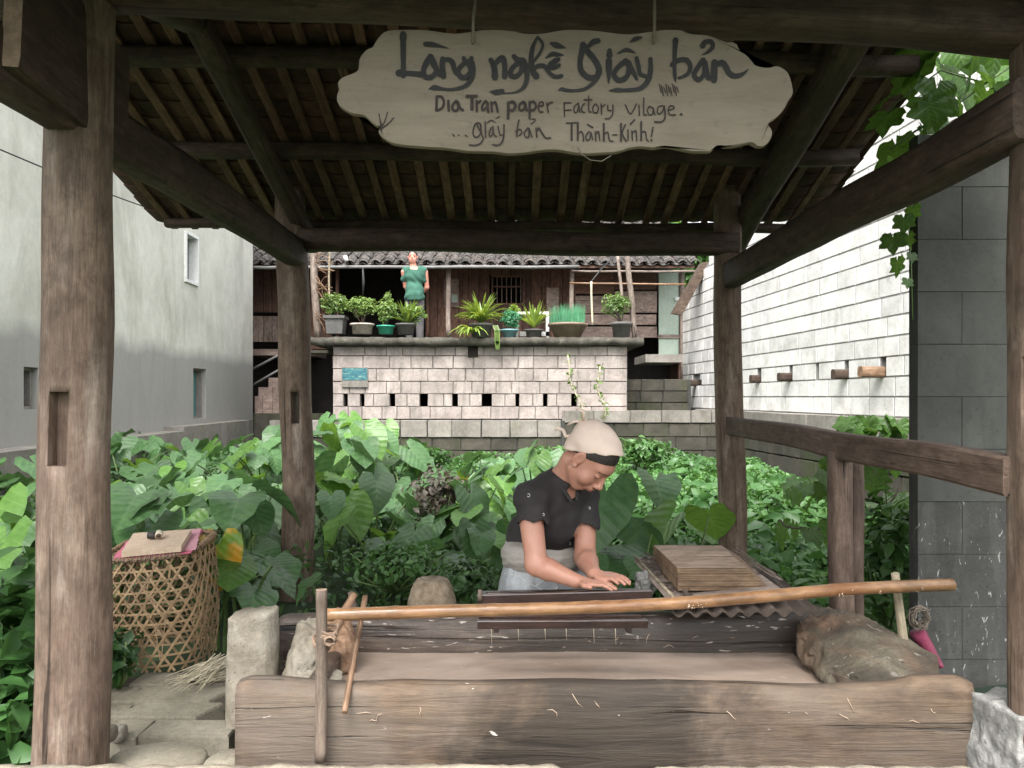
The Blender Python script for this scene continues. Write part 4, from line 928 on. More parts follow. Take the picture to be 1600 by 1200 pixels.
o = timber('back_stick', tuple(P(556, 960, 2.9)), tuple(P(548, 925, 2.9)), 0.03, 0.03, M_stake, None, ex=2, n=10, seg=5, wob=0.004, rough=0.1, taper=0.7, upref=(0, -1, 0))
tag(o, 'short grey stub sticking up behind the left end of the pole', 'stick')
# straw knot and maroon cloth at right
mb = MB(); c = P(1437, 965, 2.72)
for k in range(26):
    an0 = r.uniform(0, 6.28); R = r.uniform(0.018, 0.04); pts = [c + Vector((R * math.cos(an0 + q), r.uniform(-.02, .02), R * 1.15 * math.sin(an0 + q))) for q in np.linspace(0, 3.2, 7)]
    mb.tube(pts, 0.0028, 4)
tag(mb.build('straw_knot', M_cord, None, smooth=True), 'tangled straw knot at the foot of the dark wall behind the boulder', 'straw')
mb = MB(); a0 = P(1432, 985, 2.76); b0 = P(1468, 1040, 2.62)
vs = []; 
for i in range(9):
    t = i / 8; c = a0.lerp(b0, t); w = 0.032 - 0.018 * t
    for (dx, dy) in ((-w, 0), (-w * 0.4, -0.018), (w * 0.3, -0.022), (w, 0), (w * 0.2, 0.02), (-w * 0.5, 0.02)):
        vs.append(c + Vector((dx * 0.85, dy, dx * 0.45 + 0.004 * mnoise.noise(Vector((i, dx * 60, 0))))))
fs = [(i*6+k, i*6+(k+1)%6, (i+1)*6+(k+1)%6, (i+1)*6+k) for i in range(8) for k in range(6)] + [tuple(range(6))[::-1], tuple(48+k for k in range(6))]
tag(mk('folded_cloth', mesh('cloth', vs, fs, M_maroon), None), 'maroon folded cloth wedged behind the boulder', 'cloth')
# ---------------------------------------------------------------- mould on the vat
MD = thing('paper_mould', 'dark lacquered wooden papermaking mould under the hands of the woman', 'mould', tuple(P(880, 940, 2.65)))
ZM = 0.535
def bar(name, p0, p1, w, h, seed, **k): return timber(name, p0, p1, w, h, M_mould, MD, ex=10, n=12, seg=8, wob=0.001, rough=0.01, seed=seed, **k)
yb, yf = 2.95, 2.72
xA, xB = (746 - 800) * yf / 1200, (1018 - 800) * yf / 1200
bar('frame_bar', (xA, yf, ZM - 0.005), (xB, yf, ZM + 0.012), 0.022, 0.040, 1, label='near bar of the frame')
bar('frame_bar', (xA, yb, ZM - 0.045), (xB, yb, ZM - 0.035), 0.02, 0.026, 2)
xC, xD = (746 - 800) * 2.47 / 1200, (1012 - 800) * 2.47 / 1200
bar('rest_bar', (xC, 2.47, ZM - 0.018), (xD, 2.47, ZM - 0.016), 0.02, 0.026, 22)
bar('rest_bar', (xC, 2.60, ZM - 0.035), (xD, 2.60, ZM - 0.033), 0.02, 0.02, 23)
bar('rest_arm', (xC + 0.06, 2.46, ZM - 0.034), (xC + 0.06, 2.80, ZM - 0.052), 0.018, 0.016, 24)
bar('rest_arm', (xD - 0.06, 2.46, ZM - 0.034), (xD - 0.06, 2.80, ZM - 0.052), 0.018, 0.016, 25)
bar('frame_bar', (xA + 0.015, yf + 0.012, ZM - 0.012), (xA + 0.015, yb - 0.011, ZM - 0.042), 0.022, 0.022, 3)
bar('frame_bar', (xB - 0.015, yf + 0.012, ZM - 0.002), (xB - 0.015, yb - 0.011, ZM - 0.036), 0.022, 0.022, 4)
for k in range(5):
    x = xA + 0.1 + k * (xB - xA - 0.15) / 5; bar('rib', (x, yf + 0.012, ZM - 0.026), (x, yb - 0.012, ZM - 0.052), 0.010, 0.012, 5 + k)
mb = MB()
for k in range(48):
    y = yf + 0.012 + k * (yb - yf - 0.022) / 48; mb.box((xA + 0.027, y, ZM - 0.014 - (y - yf) * 0.12), (xB - 0.027, y + 0.0036, ZM - 0.011 - (y - yf) * 0.12))
mb.build('bamboo_screen', M_wicker, MD, kind='stuff')
mk('wet_sheet', mesh('wet sheet', [(x, y, ZM - 0.008 - (y - yf) * 0.12) for y in (yf + 0.03, yb - 0.02) for x in (xA + 0.03, xB - 0.03)], [(0, 1, 3, 2)], M_paper, False), MD)
mb = MB()
for px in (768, 810, 852, 885, 928, 962):
    a0 = P(px, 972, 2.463); mb.tube([a0, a0 - Vector((0.001, 0, 0.02)), a0 - Vector((-0.001, 0, 0.045 + 0.03 * r.random()))], [0.002, 0.0013, 0.0006], 5)
mb.build('pulp_drip', M_straw, MD, smooth=True)
# knob at the left end of the frame
mb = MB(); c = P(750, 925, yf - 0.016); mb.tube([c - Vector((0, 0, 0.03)), c + Vector((0, 0, 0.008))], 0.008, 8); mb.build('peg', M_stake, MD, smooth=True)
# ---------------------------------------------------------------- paper stack, board, corrugated sheet
SK = thing('paper_stack', 'thick block of wet brown paper sheets on a board behind the pole', 'paper stack', tuple(P(1130, 925, 2.7)))
zb_, zt_ = 0.578, 0.655
yn, yfr = 2.66, 3.07
def cornersat(t, j=0):
    # t 0 bottom .. 1 top : near-left, near-right, far-right, far-left
    nl = Vector(((1059 - 800) * yn / 1200, yn - 0.004 * (1 - t), 0)); nr = Vector((((1207 - 800) * (1 - t) + (1166 - 800) * t) * yn / 1200, yn, 0))
    fr = Vector((((1175 - 800) * (1 - t) + (1127 - 800) * t) * yfr / 1200, yfr, 0)); fl = Vector(((1021 - 800) * yfr / 1200, yfr, 0))
    return [nl, nr, fr, fl]
mb = MB(); nl_ = 26
for i in range(nl_):
    t0, t1 = i / nl_, (i + 0.9) / nl_; jx = r.uniform(-0.0022, 0.0022); jy = r.uniform(-0.003, 0.003)
    slope_z = lambda q: 0.0
    c = cornersat(t0); z0 = zb_ + (zt_ - zb_) * t0; z1 = zb_ + (zt_ - zb_) * t1
    lo = [(q.x + jx, q.y + jy, z0) for q in c]; hi = [(q.x + jx, q.y + jy, z1) for q in c]
    mb.add(lo + hi, [(0,3,2,1),(4,5,6,7),(0,1,5,4),(1,2,6,5),(2,3,7,6),(3,0,4,7)])
mb.build('sheets', M_pstack, SK, kind='stuff')
# slightly creased top sheet
top = []; cN = cornersat(1.0)
for j in range(13):
    for i in range(13):
        u, v = i / 12, j / 12; q = (cN[0] * (1-u) + cN[1] * u) * (1-v) + (cN[3] * (1-u) + cN[2] * u) * v
        top.append((q.x, q.y, zt_ + 0.001 + 0.0022 * math.sin((u * 1.0 + v * 0.15) * 42) * mnoise.noise(Vector((u * 3, v * 2, 1))) + 0.001))
mk('top_sheet', mesh('top sheet', top, [(j*13+i, j*13+i+1, (j+1)*13+i+1, (j+1)*13+i) for j in range(12) for i in range(12)], wood('creased sheet', (0.26, 0.19, 0.14), (0.35, 0.27, 0.205), (0.42, 0.33, 0.26), gscale=6, bmp=0.4)), SK, Matrix.Identity(4))
o = mk('board', mesh('board', [P(1058,943,2.56), P(1222,921,2.60), P(1146,866,3.16), P(994,871,3.16), P(1052,949,2.56), P(1228,926,2.60), P(1150,872,3.16), P(990,868,3.16) - Vector((0,0,0.02))],
     [(0,1,2,3),(4,7,6,5),(0,4,5,1),(1,5,6,2),(2,6,7,3),(3,7,4,0)], M_hgrey, False), None); tag(o, 'old brown board tray under the block of wet paper', 'board')
# tray lip on the left and litter
mb = MB(); A1 = P(1060, 941, 2.57); A0 = P(993, 870, 3.14)
mb.tube([A0, A0.lerp(A1, .5) , A1], 0.006, 6); mb.build('tray_edge', M_pale, o, smooth=True)
mb = MB()
for k in range(90):
    t = r.random(); c = A0.lerp(A1, t) + Vector((r.uniform(0.01, 0.075), r.uniform(-.02, .02), 0.004 + r.uniform(0, 0.012))); d = Vector((r.uniform(-1, 1), r.uniform(-1, 1), r.uniform(-.3, .3))).normalized() * r.uniform(0.01, 0.03)
    mb.add([c - d, c + Vector((0.006, 0.004, 0.003)), c + d, c - Vector((0.007, 0.0, 0.003))], [(0, 1, 2, 3)])
mb.build('bark_litter', M_corr, o, kind='stuff')
mb = MB()
for k in range(16):
    t = r.random(); c = P(1150 + 66 * t, 868 + 50 * t, 3.1 - 0.45 * t) + Vector((r.uniform(-.01, .03), 0, 0.004 * (k % 4) + 0.008)); d = (P(1228, 926, 2.6) - P(1128, 864, 3.16)).normalized() * r.uniform(0.05, 0.1) + Vector((0, 0, r.uniform(-.004, .004)))
    mb.tube([c - d, c + d], 0.0018, 4)
mb.build('reed', M_hgrey, o, kind='stuff')
nxc = 90; vs = []
for j, (y, z0) in enumerate(((2.585, 0.515), (2.8, 0.530), (3.12, 0.55))):
    for tt in (0, 0.007):
        for i in range(nxc + 1):
            px = 1048 + (1282 - 1048) * i / nxc; x = (px - 800) * 2.6 / 1200
            vs.append((x, y + 0.006 * mnoise.noise(Vector((x * 30, j, 0))), z0 + 0.009 * math.sin(x * 2 * PI / 0.058 + 0.8 * mnoise.noise(Vector((x * 6, 1, 1)))) + tt + 0.002 * mnoise.noise(Vector((x * 40, y, 2)))))
m_ = nxc + 1; fs = []
for j in range(2):
    for i in range(nxc):
        a_ = (2*j)*m_ + i; b2 = (2*j+2)*m_ + i; fs.append((a_, b2, b2+1, a_+1)); fs.append((a_+m_, a_+m_+1, b2+m_+1, b2+m_))
for i in range(nxc): fs.append((i, i+1, m_+i+1, m_+i))
tag(mk('corrugated_sheet', mesh('corr', vs, fs, M_corr), None), 'brown corrugated sheet with a broken wavy edge under the paper block', 'corrugated sheet')
rock('frayed_stump', 1008, 911, 2.95, (0.045, 0.05, 0.05), 5.5, M_wrock, 'small pale frayed stump between the mould and the paper block', 'stump', rough=0.35, sharp=0.4)
# ---------------------------------------------------------------- basket and what lies on it
BK = thing('wicker_basket', 'open-weave bamboo basket standing at the end of the slab path', 'basket', tuple(P(250, 1045, 3.3)))
bc = Vector(((250 - 800) * 3.36 / 1200, 3.36, 0)); BZ0, BZ1 = 0.115, 0.575
def bsurf(th, t):
    """point on the basket wall: t 0 bottom .. 1 rim"""
    R = 0.200 + 0.016 * math.sin(PI * min(1, t * 1.05)) + 0.010 * (1 - t)
    ex = 2.6 + 1.2 * t; c_, s_ = math.cos(th), math.sin(th)
    q = (abs(c_) ** ex + abs(s_) ** ex) ** (-1 / ex)
    x = bc.x + R * 1.0 * c_ * q + 0.010 * (1 - t); y = bc.y + R * 0.92 * s_ * q
    zr = BZ1 + 0.045 * (s_ * 0.5 + 0.5) + 0.018 * c_
    return Vector((x, y, BZ0 + (zr - BZ0) * t))
def strip(pts, wid, nrm_c=True):
    """flat ribbon with thickness following points, facing away from the basket axis"""
    vs = []; m = len(pts)
    for i, p_ in enumerate(pts):
        tg = (pts[min(i+1, m-1)] - pts[max(i-1, 0)]).normalized(); nr_ = Vector((p_.x - bc.x, p_.y - bc.y, 0)).normalized(); sd_ = tg.cross(nr_).normalized()
        for (s_, o_) in ((-1, -1), (1, -1), (1, 1), (-1, 1)): vs.append(p_ + sd_ * wid / 2 * s_ + nr_ * 0.0012 * o_)
    fs = [(i*4+k, i*4+(k+1)%4, (i+1)*4+(k+1)%4, (i+1)*4+k) for i in range(m-1) for k in range(4)] + [(3,2,1,0), tuple((m-1)*4+k for k in range(4))]
    return vs, fs
for h in range(10):
    t = 0.05 + h * 0.094; pts = []
    for k in range(49):
        th = 2*PI*k/48; p_ = bsurf(th, min(0.97, t + 0.008 * mnoise.noise(Vector((math.cos(th) * 2, math.sin(th) * 2, h)))));  pts.append(p_)
    v, f = strip(pts, 0.0085); mk('hoop', mesh('hoop', v, f, M_wicker, False), BK)
for sgn in (1, -1):
    for k in range(26):
        th0 = 2*PI*k/26 + (0.14 if sgn > 0 else 0); pts = []
        for i in range(15):
            t = -0.005 + 1.0 * i / 14; p_ = bsurf(th0 + sgn * t * 1.35 + 0.02 * mnoise.noise(Vector((k, t * 3, sgn))), t); nr_ = Vector((p_.x - bc.x, p_.y - bc.y, 0)).normalized()
            pts.append(p_ + nr_ * (0.0028 if sgn > 0 else -0.0028) * (1 if (i + k) % 2 else -0.3))
        v, f = strip(pts, 0.0095); mk('strip', mesh('strip', v, f, M_wicker, False), BK)
# doubled loose canes
for k in range(14):
    th = r.uniform(PI * 1.05, PI * 1.95); pts = [bsurf(th + 0.5 * (i / 6) * r.choice((-1, 1)) * 0.4, 0.1 + 0.85 * i / 6) for i in range(7)]
    v, f = strip(pts, 0.004); mk('cane', mesh('cane', v, f, M_wicker, False), BK)
# rim rope with loops
mb = MB()
for s_ in (0, PI, PI / 2):
    pts = [bsurf(2*PI*k/120, 1.0) + Vector((0, 0, 0.007 * math.sin(k * 1.9 + s_))) + Vector((math.cos(2*PI*k/120), math.sin(2*PI*k/120), 0)) * 0.007 * math.cos(k * 1.9 + s_) for k in range(121)]
    mb.tube(pts, 0.0055, 5)
mb.build('rim', M_rope, BK, smooth=True)
mb = MB()
for k in range(74):
    th = 2*PI*k/74 + r.uniform(-.02, .02); c = bsurf(th, 1.0); o_ = Vector((math.cos(th), math.sin(th), 0)); 
    pts = [c - o_ * 0.014, c + Vector((0, 0, 0.014)) - o_ * 0.004, c + o_ * 0.012 + Vector((0, 0, 0.003)), c + o_ * 0.008 - Vector((0, 0, 0.016))]
    mb.tube(pts, 0.0026, 5)
mb.build('rim_lashing', M_wicker, BK, smooth=True)
# woven lid surface
def topz(x, y): return BZ1 + 0.0 + 0.045 * ((y - bc.y) / 0.36 + 0.5) + 0.018 * (x - bc.x) / 0.2 + 0.006
for k in range(20):
    y = bc.y - 0.17 + k * 0.018; hw = 0.19; mb = MB()
    pts = [Vector((bc.x - hw + 2*hw*i/8, y, topz(bc.x - hw + 2*hw*i/8, y) - 0.010 + 0.002 * ((i + k) % 2))) for i in range(9)]
    vs = []
    for p_ in pts: vs += [p_ + Vector((0, -0.007, 0)), p_ + Vector((0, 0.007, 0))]
    mb.add(vs, [(2*i, 2*i+2, 2*i+3, 2*i+1) for i in range(8)]); mb.build('lid_strip', M_wicker, BK)
# items on the lid
def sheetbox(px_pts, dz0, dz1, mat, name, parent, lab=None, wob=0.0, n=10):
    """px_pts: four photo corners near-left, near-right, far-right, far-left lying on the lid"""
    cs = []
    for (px, py) in px_pts:
        # intersect the view ray with the lid plane
        Y = 3.3
        for _ in range(30):
            x = (px - 800) * Y / 1200; z = topz(x, Y) + dz1; Y = Y + ((CAMH - z) * 1200 / (py - 620) - Y) * 0.5
        cs.append(((px - 800) * Y / 1200, Y))
    vs = []
    for (dz) in (dz0, dz1):
        for j in range(n + 1):
            for i in range(n + 1):
                u, v = i / n, j / n
                x = (cs[0][0]*(1-u) + cs[1][0]*u)*(1-v) + (cs[3][0]*(1-u) + cs[2][0]*u)*v; y = (cs[0][1]*(1-u) + cs[1][1]*u)*(1-v) + (cs[3][1]*(1-u) + cs[2][1]*u)*v
                w_ = wob * mnoise.noise(Vector((x * 18, y * 18, dz * 30)))
                e = wob * 1.5 * mnoise.noise(Vector((x * 25 + 9, y * 25, 0))) if (i in (0, n) or j in (0, n)) else 0
                vs.append((x + e, y + e, topz(x, y) + dz + w_))
    m = n + 1; fs = []; B = m * m
    for j in range(n):
        for i in range(n): fs.append((B+j*m+i, B+j*m+i+1, B+(j+1)*m+i+1, B+(j+1)*m+i)); fs.append((j*m+i, (j+1)*m+i, (j+1)*m+i+1, j*m+i+1))
    for i in range(n):
        fs.append((i, i+1, B+i+1, B+i)); fs.append((n*m+i, B+n*m+i, B+n*m+i+1, n*m+i+1)); fs.append((i*m, B+i*m, B+(i+1)*m, (i+1)*m)); fs.append((i*m+n, (i+1)*m+n, B+(i+1)*m+n, B+i*m+n))
    return mk(name, mesh(name, vs, fs, mat, False), parent, label=lab)
o = sheetbox([(174, 874), (299, 862), (317, 827), (206, 838)], -0.003, 0.004, M_red, 'red_cloth', None, wob=0.003); tag(o, 'red and pink folded cloth under the pile of paper on the basket', 'cloth')
o2 = sheetbox([(210, 868), (306, 857), (314, 825), (230, 833)], 0.0045, 0.009, M_pink, 'pink_fold', o, wob=0.003)
o = sheetbox([(190, 862), (283, 853), (299, 827), (209, 833)], 0.010, 0.034, M_paper, 'paper_pile', None, wob=0.0015); tag(o, 'pile of beige rough paper sheets lying on the wicker basket', 'paper')
pc_ = Vector(((238 - 800) * 3.32 / 1200, 3.32, topz(-1.55, 3.32) + 0.036))
rl = thing('ink_roller', 'small dark roller with a cream wrapped end on the beige paper pile', 'roller', tuple(pc_))
mb = MB(); mb.tube([pc_ + Vector((-0.018, 0, 0.017)), pc_ + Vector((0.018, 0.004, 0.017))], [0.016, 0.016], 14); mb.build('drum', M_black, rl, smooth=True)
mb = MB(); mb.tube([pc_ + Vector((0.020, 0.02, 0.021)), pc_ + Vector((0.034, -0.016, 0.017))], [0.018, 0.014], 14); mb.build('cream_wrap', M_cream, rl, smooth=True)
mb = MB(); mb.tube([pc_ + Vector((0.034, -0.0165, 0.017)), pc_ + Vector((0.0355, -0.020, 0.017))], [0.0125, 0.010], 14); mb.build('end_ring', M_stick, rl, smooth=True)
mb = MB(); mb.tube([pc_ + Vector((0.0357, -0.0203, 0.017)), pc_ + Vector((0.036, -0.0212, 0.017))], [0.006, 0.006], 10); mb.build('end_hole', M_black, rl, smooth=True)
# straw bundle
mb = MB()
for k in range(90):
    a0 = P(r.uniform(330, 372), r.uniform(1020, 1062), r.uniform(3.0, 3.2)); a0.z = max(a0.z, SLABZ + 0.005)
    b0 = a0 + Vector((-r.uniform(0.05, 0.22), r.uniform(-.08, .04), 0)); b0.z = SLABZ + 0.004 + r.uniform(0, 0.015)
    mb.tube([a0, a0.lerp(b0, .5) + Vector((0, 0, r.uniform(-.005, .012))), b0], [0.0022, 0.002, 0.001], 4)
tag(mb.build('straw_bundle', M_straw, None, smooth=True), 'loose bundle of pale straw between the basket and the stone block', 'straw')
# ---------------------------------------------------------------- block walls
def block_kit(mat, n=8, bev=0.016, jit=0.018): return [bevbox_mesh('block', mat, bev, jit, s) for s in range(n)]
KIT_M, KIT_W, KIT_D, KIT_S, KIT_G, KIT_O = [block_kit(m) for m in (M_block, M_wblock, M_dblock, M_splash, M_gblock, M_moss)]
KIT_W = block_kit(M_wblock, 8, 0.014, 0.005); KIT_D = block_kit(M_dblock, 4, 0.004, 0.003); KIT_S = block_kit(M_splash, 4, 0.004, 0.003)
def blocks(root, org, u, rowz, x_of_row, kit, depth=0.15, gap=0.014, skip=None, name='block', kitf=None, seed=0, lip=0.004):
    """org: world point, u: unit vector along the wall (left to right as seen), faces out = local -Y"""
    u = Vector(u).normalized(); yv = Vector((0, 0, 1)).cross(u).normalized()
    rr = random.Random(seed)
    R = Matrix(((u.x, yv.x, 0, 0), (u.y, yv.y, 0, 0), (0, 0, 1, 0), (0, 0, 0, 1))); n = 0
    for ri, (z0, z1) in enumerate(rowz):
        xsr = x_of_row(ri, rr)
        for (a, b_) in zip(xsr[:-1], xsr[1:]):
            if b_ - a < 0.05: continue
            if skip and skip(a, b_, z0, z1): continue
            w = b_ - a - gap; h = z1 - z0 - gap
            M = Matrix.Translation(Vector(org) + u * ((a + b_) / 2) + Vector((0, 0, (z0 + z1) / 2)) - yv * (rr.uniform(0, lip) + 0.008)) @ R @ Matrix.Diagonal((w, depth, h, 1))
            k = (kitf(a, b_, z0, z1) if kitf else kit)
            mk(name, rr.choice(k), root, M); n += 1
    return n
def rand_row(x0, x1, wlo, whi):
    def f(ri, rr):
        xs_ = [x0]; x = x0 + rr.uniform(0.3, 1) * whi
        while x < x1 - wlo * 0.6: xs_.append(x); x += rr.uniform(wlo, whi)
        xs_.append(x1); return xs_
    return f
# --- terrace (middle block wall with holes, slab on top)
TY = 12.0
tr = thing('block_terrace', 'raised terrace of pinkish concrete blocks with a row of small dark holes', 'terrace', (-0.5, TY, 0))
X = lambda px, Y=TY: (px - 800) * Y / 1200
tx0, tx1 = X(520), X(980)
holes = [(537, 543), (563, 569), (609, 617), (656, 668), (707, 715), (753, 768), (806, 811), (849, 855), (893, 901)]
def rowf(ri, rr):
    if ri == 1:
        xs_ = [tx0]
        for (a, b_) in holes: xs_ += [X(a), X(b_)]
        out_ = [xs_[0]]
        for i in range(1, len(xs_)):
            if i % 2 == 1 and xs_[i] - out_[-1] > 0.34: out_.append((out_[-1] + xs_[i]) / 2 + rr.uniform(-.06, .06))
            out_.append(xs_[i])
        out_ += [out_[-1] + 0.4]; out_.append(tx1); return out_
    return rand_row(tx0, tx1, 0.18, 0.52)(ri, rr)
def isHole(a, b_, z0, z1):
    if abs(z0 - 1.1) > 0.02: return False
    return any(abs(a - X(h0)) < 0.01 and abs(b_ - X(h1)) < 0.01 for h0, h1 in holes)
blocks(tr, (0, TY, 0), (1, 0, 0), [(0.90, 1.10), (1.10, 1.295), (1.295, 1.49), (1.49, 1.69), (1.69, 1.89), (1.89, 2.04)], rowf, KIT_M, skip=isHole, seed=4, gap=0.011, lip=0.010)
# mortar backing in pieces that leave the holes open
mb = MB()
mb.box((tx0, TY + 0.012, 0.9), (tx1, TY + 0.14, 1.098)); mb.box((tx0, TY + 0.012, 1.297), (tx1, TY + 0.14, 2.04))
ex = [tx0] + [v for h in holes for v in (X(h[0]) - 0.004, X(h[1]) + 0.004)] + [tx1]
for i in range(0, len(ex), 2): mb.box((ex[i], TY + 0.012, 1.098), (ex[i+1], TY + 0.14, 1.297))
mb.build('mortar', M_mortar, tr)
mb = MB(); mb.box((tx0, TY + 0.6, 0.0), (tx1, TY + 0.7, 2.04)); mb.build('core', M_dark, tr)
mb = MB(); mb.box((tx0, TY + 0.012, 0.3), (tx0 + 0.15, 15, 2.04)); mb.box((tx1 - 0.15, TY + 0.145, 0.3), (tx1, 15, 2.04)); mb.build('side_wall', M_mortar, tr)
# dark square outlet under the slab
mb = MB(); a = P(731, 541, TY - 0.02); b_ = P(747, 558, TY - 0.02); mb.box((a.x, TY - 0.022, b_.z), (b_.x, TY + 0.10, a.z)); mb.build('drain_outlet', M_dark, tr)
# slab with a rough lip
vs = []; k = 6; nseg = 160; xa, xb = X(484, 11.85), X(1006, 11.85)
for i in range(nseg + 1):
    x = xa + (xb - xa) * i / nseg
    for (y, z) in ((11.85, 2.045), (11.83, 2.10), (11.85, 2.165), (11.95, 2.175), (14.95, 2.175), (14.95, 2.045)):
        nn = (0.028 * mnoise.noise(Vector((x * 3, y, z * 5))) + 0.016 * mnoise.noise(Vector((x * 13, y, z * 9)))) if y < 12 else 0; vs.append((x, y + nn, z + nn * 0.7))
fs = [(i*k+j, (i+1)*k+j, (i+1)*k+(j+1)%k, i*k+(j+1)%k) for i in range(nseg) for j in range(k)] + [tuple(range(k))[::-1], tuple(nseg*k+j for j in range(k))]
mk('slab', mesh('slab', vs, [f[::-1] for f in fs], M_slab), tr)
# poster
ps = thing('poster', 'small blue and teal landscape print taped on the terrace blocks', 'poster', (X(555), TY - 0.02, 1.6))
mb = MB(); a = P(534, 574, TY - 0.030); b_ = P(575, 605, TY - 0.030); mb.box((a.x, TY - 0.036, b_.z), (b_.x, TY - 0.022, a.z)); mb.build('paper_backing', M_gblock, ps)
mb = MB(); b2 = P(574, 594, TY - 0.03); mb.box((a.x + 0.012, TY - 0.040, b2.z), (b2.x, TY - 0.0365, a.z - 0.012)); mb.build('print', M_poster, ps)
# --- garden wall below: kerb row and dark mossy rows
gw = thing('garden_wall', 'low garden wall of dark mossy blocks with a grey kerb row under the terrace', 'wall', (0, 11.8, 0))
GY = 11.85
blocks(gw, (0, GY, 0), (1, 0, 0), [(0.62, 0.895)], lambda ri, rr: [X(p_, GY) for p_ in (420, 455, 500, 540, 583, 625, 668, 706, 752, 797, 840, 877)], KIT_G, seed=2)
blocks(gw, (0, GY + 0.02, 0), (1, 0, 0), [(0.22, 0.42), (0.42, 0.617)], rand_row(X(420, GY), X(877, GY), 0.38, 0.5), KIT_O, seed=5)
blocks(gw, (0, GY, 0), (1, 0, 0), [(0.845, 1.045)], lambda ri, rr: [X(p_, GY) for p_ in (881, 928, 985, 1034, 1080, 1112, 1160, 1200)], KIT_G, seed=3)
blocks(gw, (0, GY + 0.02, 0), (1, 0, 0), [(0.22, 0.42), (0.42, 0.63), (0.63, 0.84)], rand_row(X(881, GY), X(1200, GY), 0.38, 0.5), KIT_O, seed=6)
mb = MB(); mb.box((X(420, GY), GY + 0.034, 0.0), (X(1200, GY), GY + 0.139, 0.88)); mb.build('mortar', M_mortar_d, gw)
mb = MB(); mb.box((X(879, GY), GY + 0.034, 0.88), (X(1200, GY), GY + 0.1385, 1.03)); mb.build('mortar', M_mortar, gw)
# dark block infill between terrace and white gable
iw = thing('infill_wall', 'dark brown block infill in the shade between the terrace and the white wall', 'wall', (X(1022, 13.4), 13.4, 0))
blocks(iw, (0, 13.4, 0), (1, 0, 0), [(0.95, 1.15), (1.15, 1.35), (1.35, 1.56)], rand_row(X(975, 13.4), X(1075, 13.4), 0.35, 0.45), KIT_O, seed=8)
mb = MB(); mb.box((X(975, 13.4), 13.43, 0.0), (X(1080, 13.4), 13.55, 1.55)); mb.build('mortar', M_mortar_d, iw)
# --- white gable wall at right, receding
wu = Vector((-0.0833, 1, 0)).normalized()               # towards the far end
WG = thing('white_gable_wall', 'tall bright white block gable wall on the right with a row of beam ends', 'wall', (3.8, 7.3, 0))
far = Vector((3.20, 14.4, 0)); near = Vector((4.06, 4.1, 0)); wl_ = (near - far).length; ud = (near - far).normalized()
# u runs from the far end (left in the photo) to the near end; the outward side must face -X
def gtop(d):      # height of the raking top, d metres from the far end
    return 3.05 + (d * 0.36 if d < 7.6 else 7.6 * 0.36 - (d - 7.6) * 0.2)
def dpx(px):      # distance along the wall at photo column px
    k_ = (px - 800) / 1200; Y_ = (far.x + 0.0833 * far.y) / (k_ + 0.0833); return (14.4 - Y_) * math.sqrt(1 + 0.0833 ** 2)
rows = [(1.05 + 0.2 * k, 1.25 + 0.2 * k) for k in range(24)]
stub = [(1083, 1097), (1123, 1127), (1184, 1190), (1234, 1239), (1275, 1280), (1320, 1327), (1376, 1385), (1470, 1478)]
def wrow(ri, rr):
    if ri == 2:
        xs_ = [0]
        for (a, b_) in stub: xs_ += [dpx(a), dpx(b_)]
        out_ = [0]
        for i in range(1, len(xs_)):
            while i % 2 == 1 and xs_[i] - out_[-1] > 0.5: out_.append(out_[-1] + rr.uniform(.28, .4))
            out_.append(xs_[i])
        while out_[-1] < wl_ - 0.4: out_.append(out_[-1] + 0.36)
        out_.append(wl_); return out_
    return rand_row(0, wl_, 0.36, 0.46)(ri, rr)
def wskip(a, b_, z0, z1):
    if z1 > gtop((a + b_) / 2) + 0.1: return True
    if abs(z0 - 1.45) < 0.02 and any(abs(a - dpx(h0)) < 0.01 and abs(b_ - dpx(h1)) < 0.01 for h0, h1 in stub): return True
    Y_ = 14.4 - (a + b_) / 2
    if Y_ < 6.2 and z0 < 2.5: return True       # hidden behind the dark wall
    # hidden by the roof from the camera (kept as backing only)
    py = 620 - (z0 - CAMH) * 1200 / Y_
    if py < 60: return True
    return False
rows = [rw for rw in rows]
nb = blocks(WG, far, ud, rows, wrow, KIT_W, skip=wskip, seed=11, gap=0.015, lip=0.004)
wyv = Vector((0, 0, 1)).cross(ud).normalized()
RW = Matrix(((ud.x, wyv.x, 0, far.x), (ud.y, wyv.y, 0, far.y), (0, 0, 1, 0), (0, 0, 0, 1)))
# mortar backing sheet that follows the rake, with real openings in the hole row
def prism(mb, poly, y0, y1, M):
    n = len(poly); vs = [M @ Vector((x, y0, z)) for x, z in poly] + [M @ Vector((x, y1, z)) for x, z in poly]
    fs = [tuple(range(n)), tuple(range(n, 2*n))[::-1]] + [(k, n + k, n + (k+1) % n, (k+1) % n) for k in range(n)]
    mb.add(vs, fs)
mb = MB()
prism(mb, [(0, 1.652), (wl_, 1.652), (wl_, gtop(wl_) - 0.05), (7.6, gtop(7.6) - 0.05), (0, gtop(0) - 0.05)], -0.001, 0.13, RW)
prism(mb, [(0, 0.2), (wl_, 0.2), (wl_, 1.448), (0, 1.448)], -0.001, 0.13, RW)
ex = [0] + [v for h in stub for v in (dpx(h[0]), dpx(h[1]))] + [wl_]
for i in range(0, len(ex), 2): prism(mb, [(ex[i], 1.448), (ex[i+1], 1.448), (ex[i+1], 1.652), (ex[i], 1.652)], -0.001, 0.13, RW)
mb.build('mortar', simple('white mortar', [(0.3, (0.24, 0.235, 0.22)), (0.7, (0.34, 0.33, 0.31))], 8, rough=1), WG)
mb = MB(); prism(mb, [(0, 1.3), (wl_, 1.3), (wl_, 1.8), (0, 1.8)], 0.5, 0.52, RW); mb.build('core', M_dark, WG)
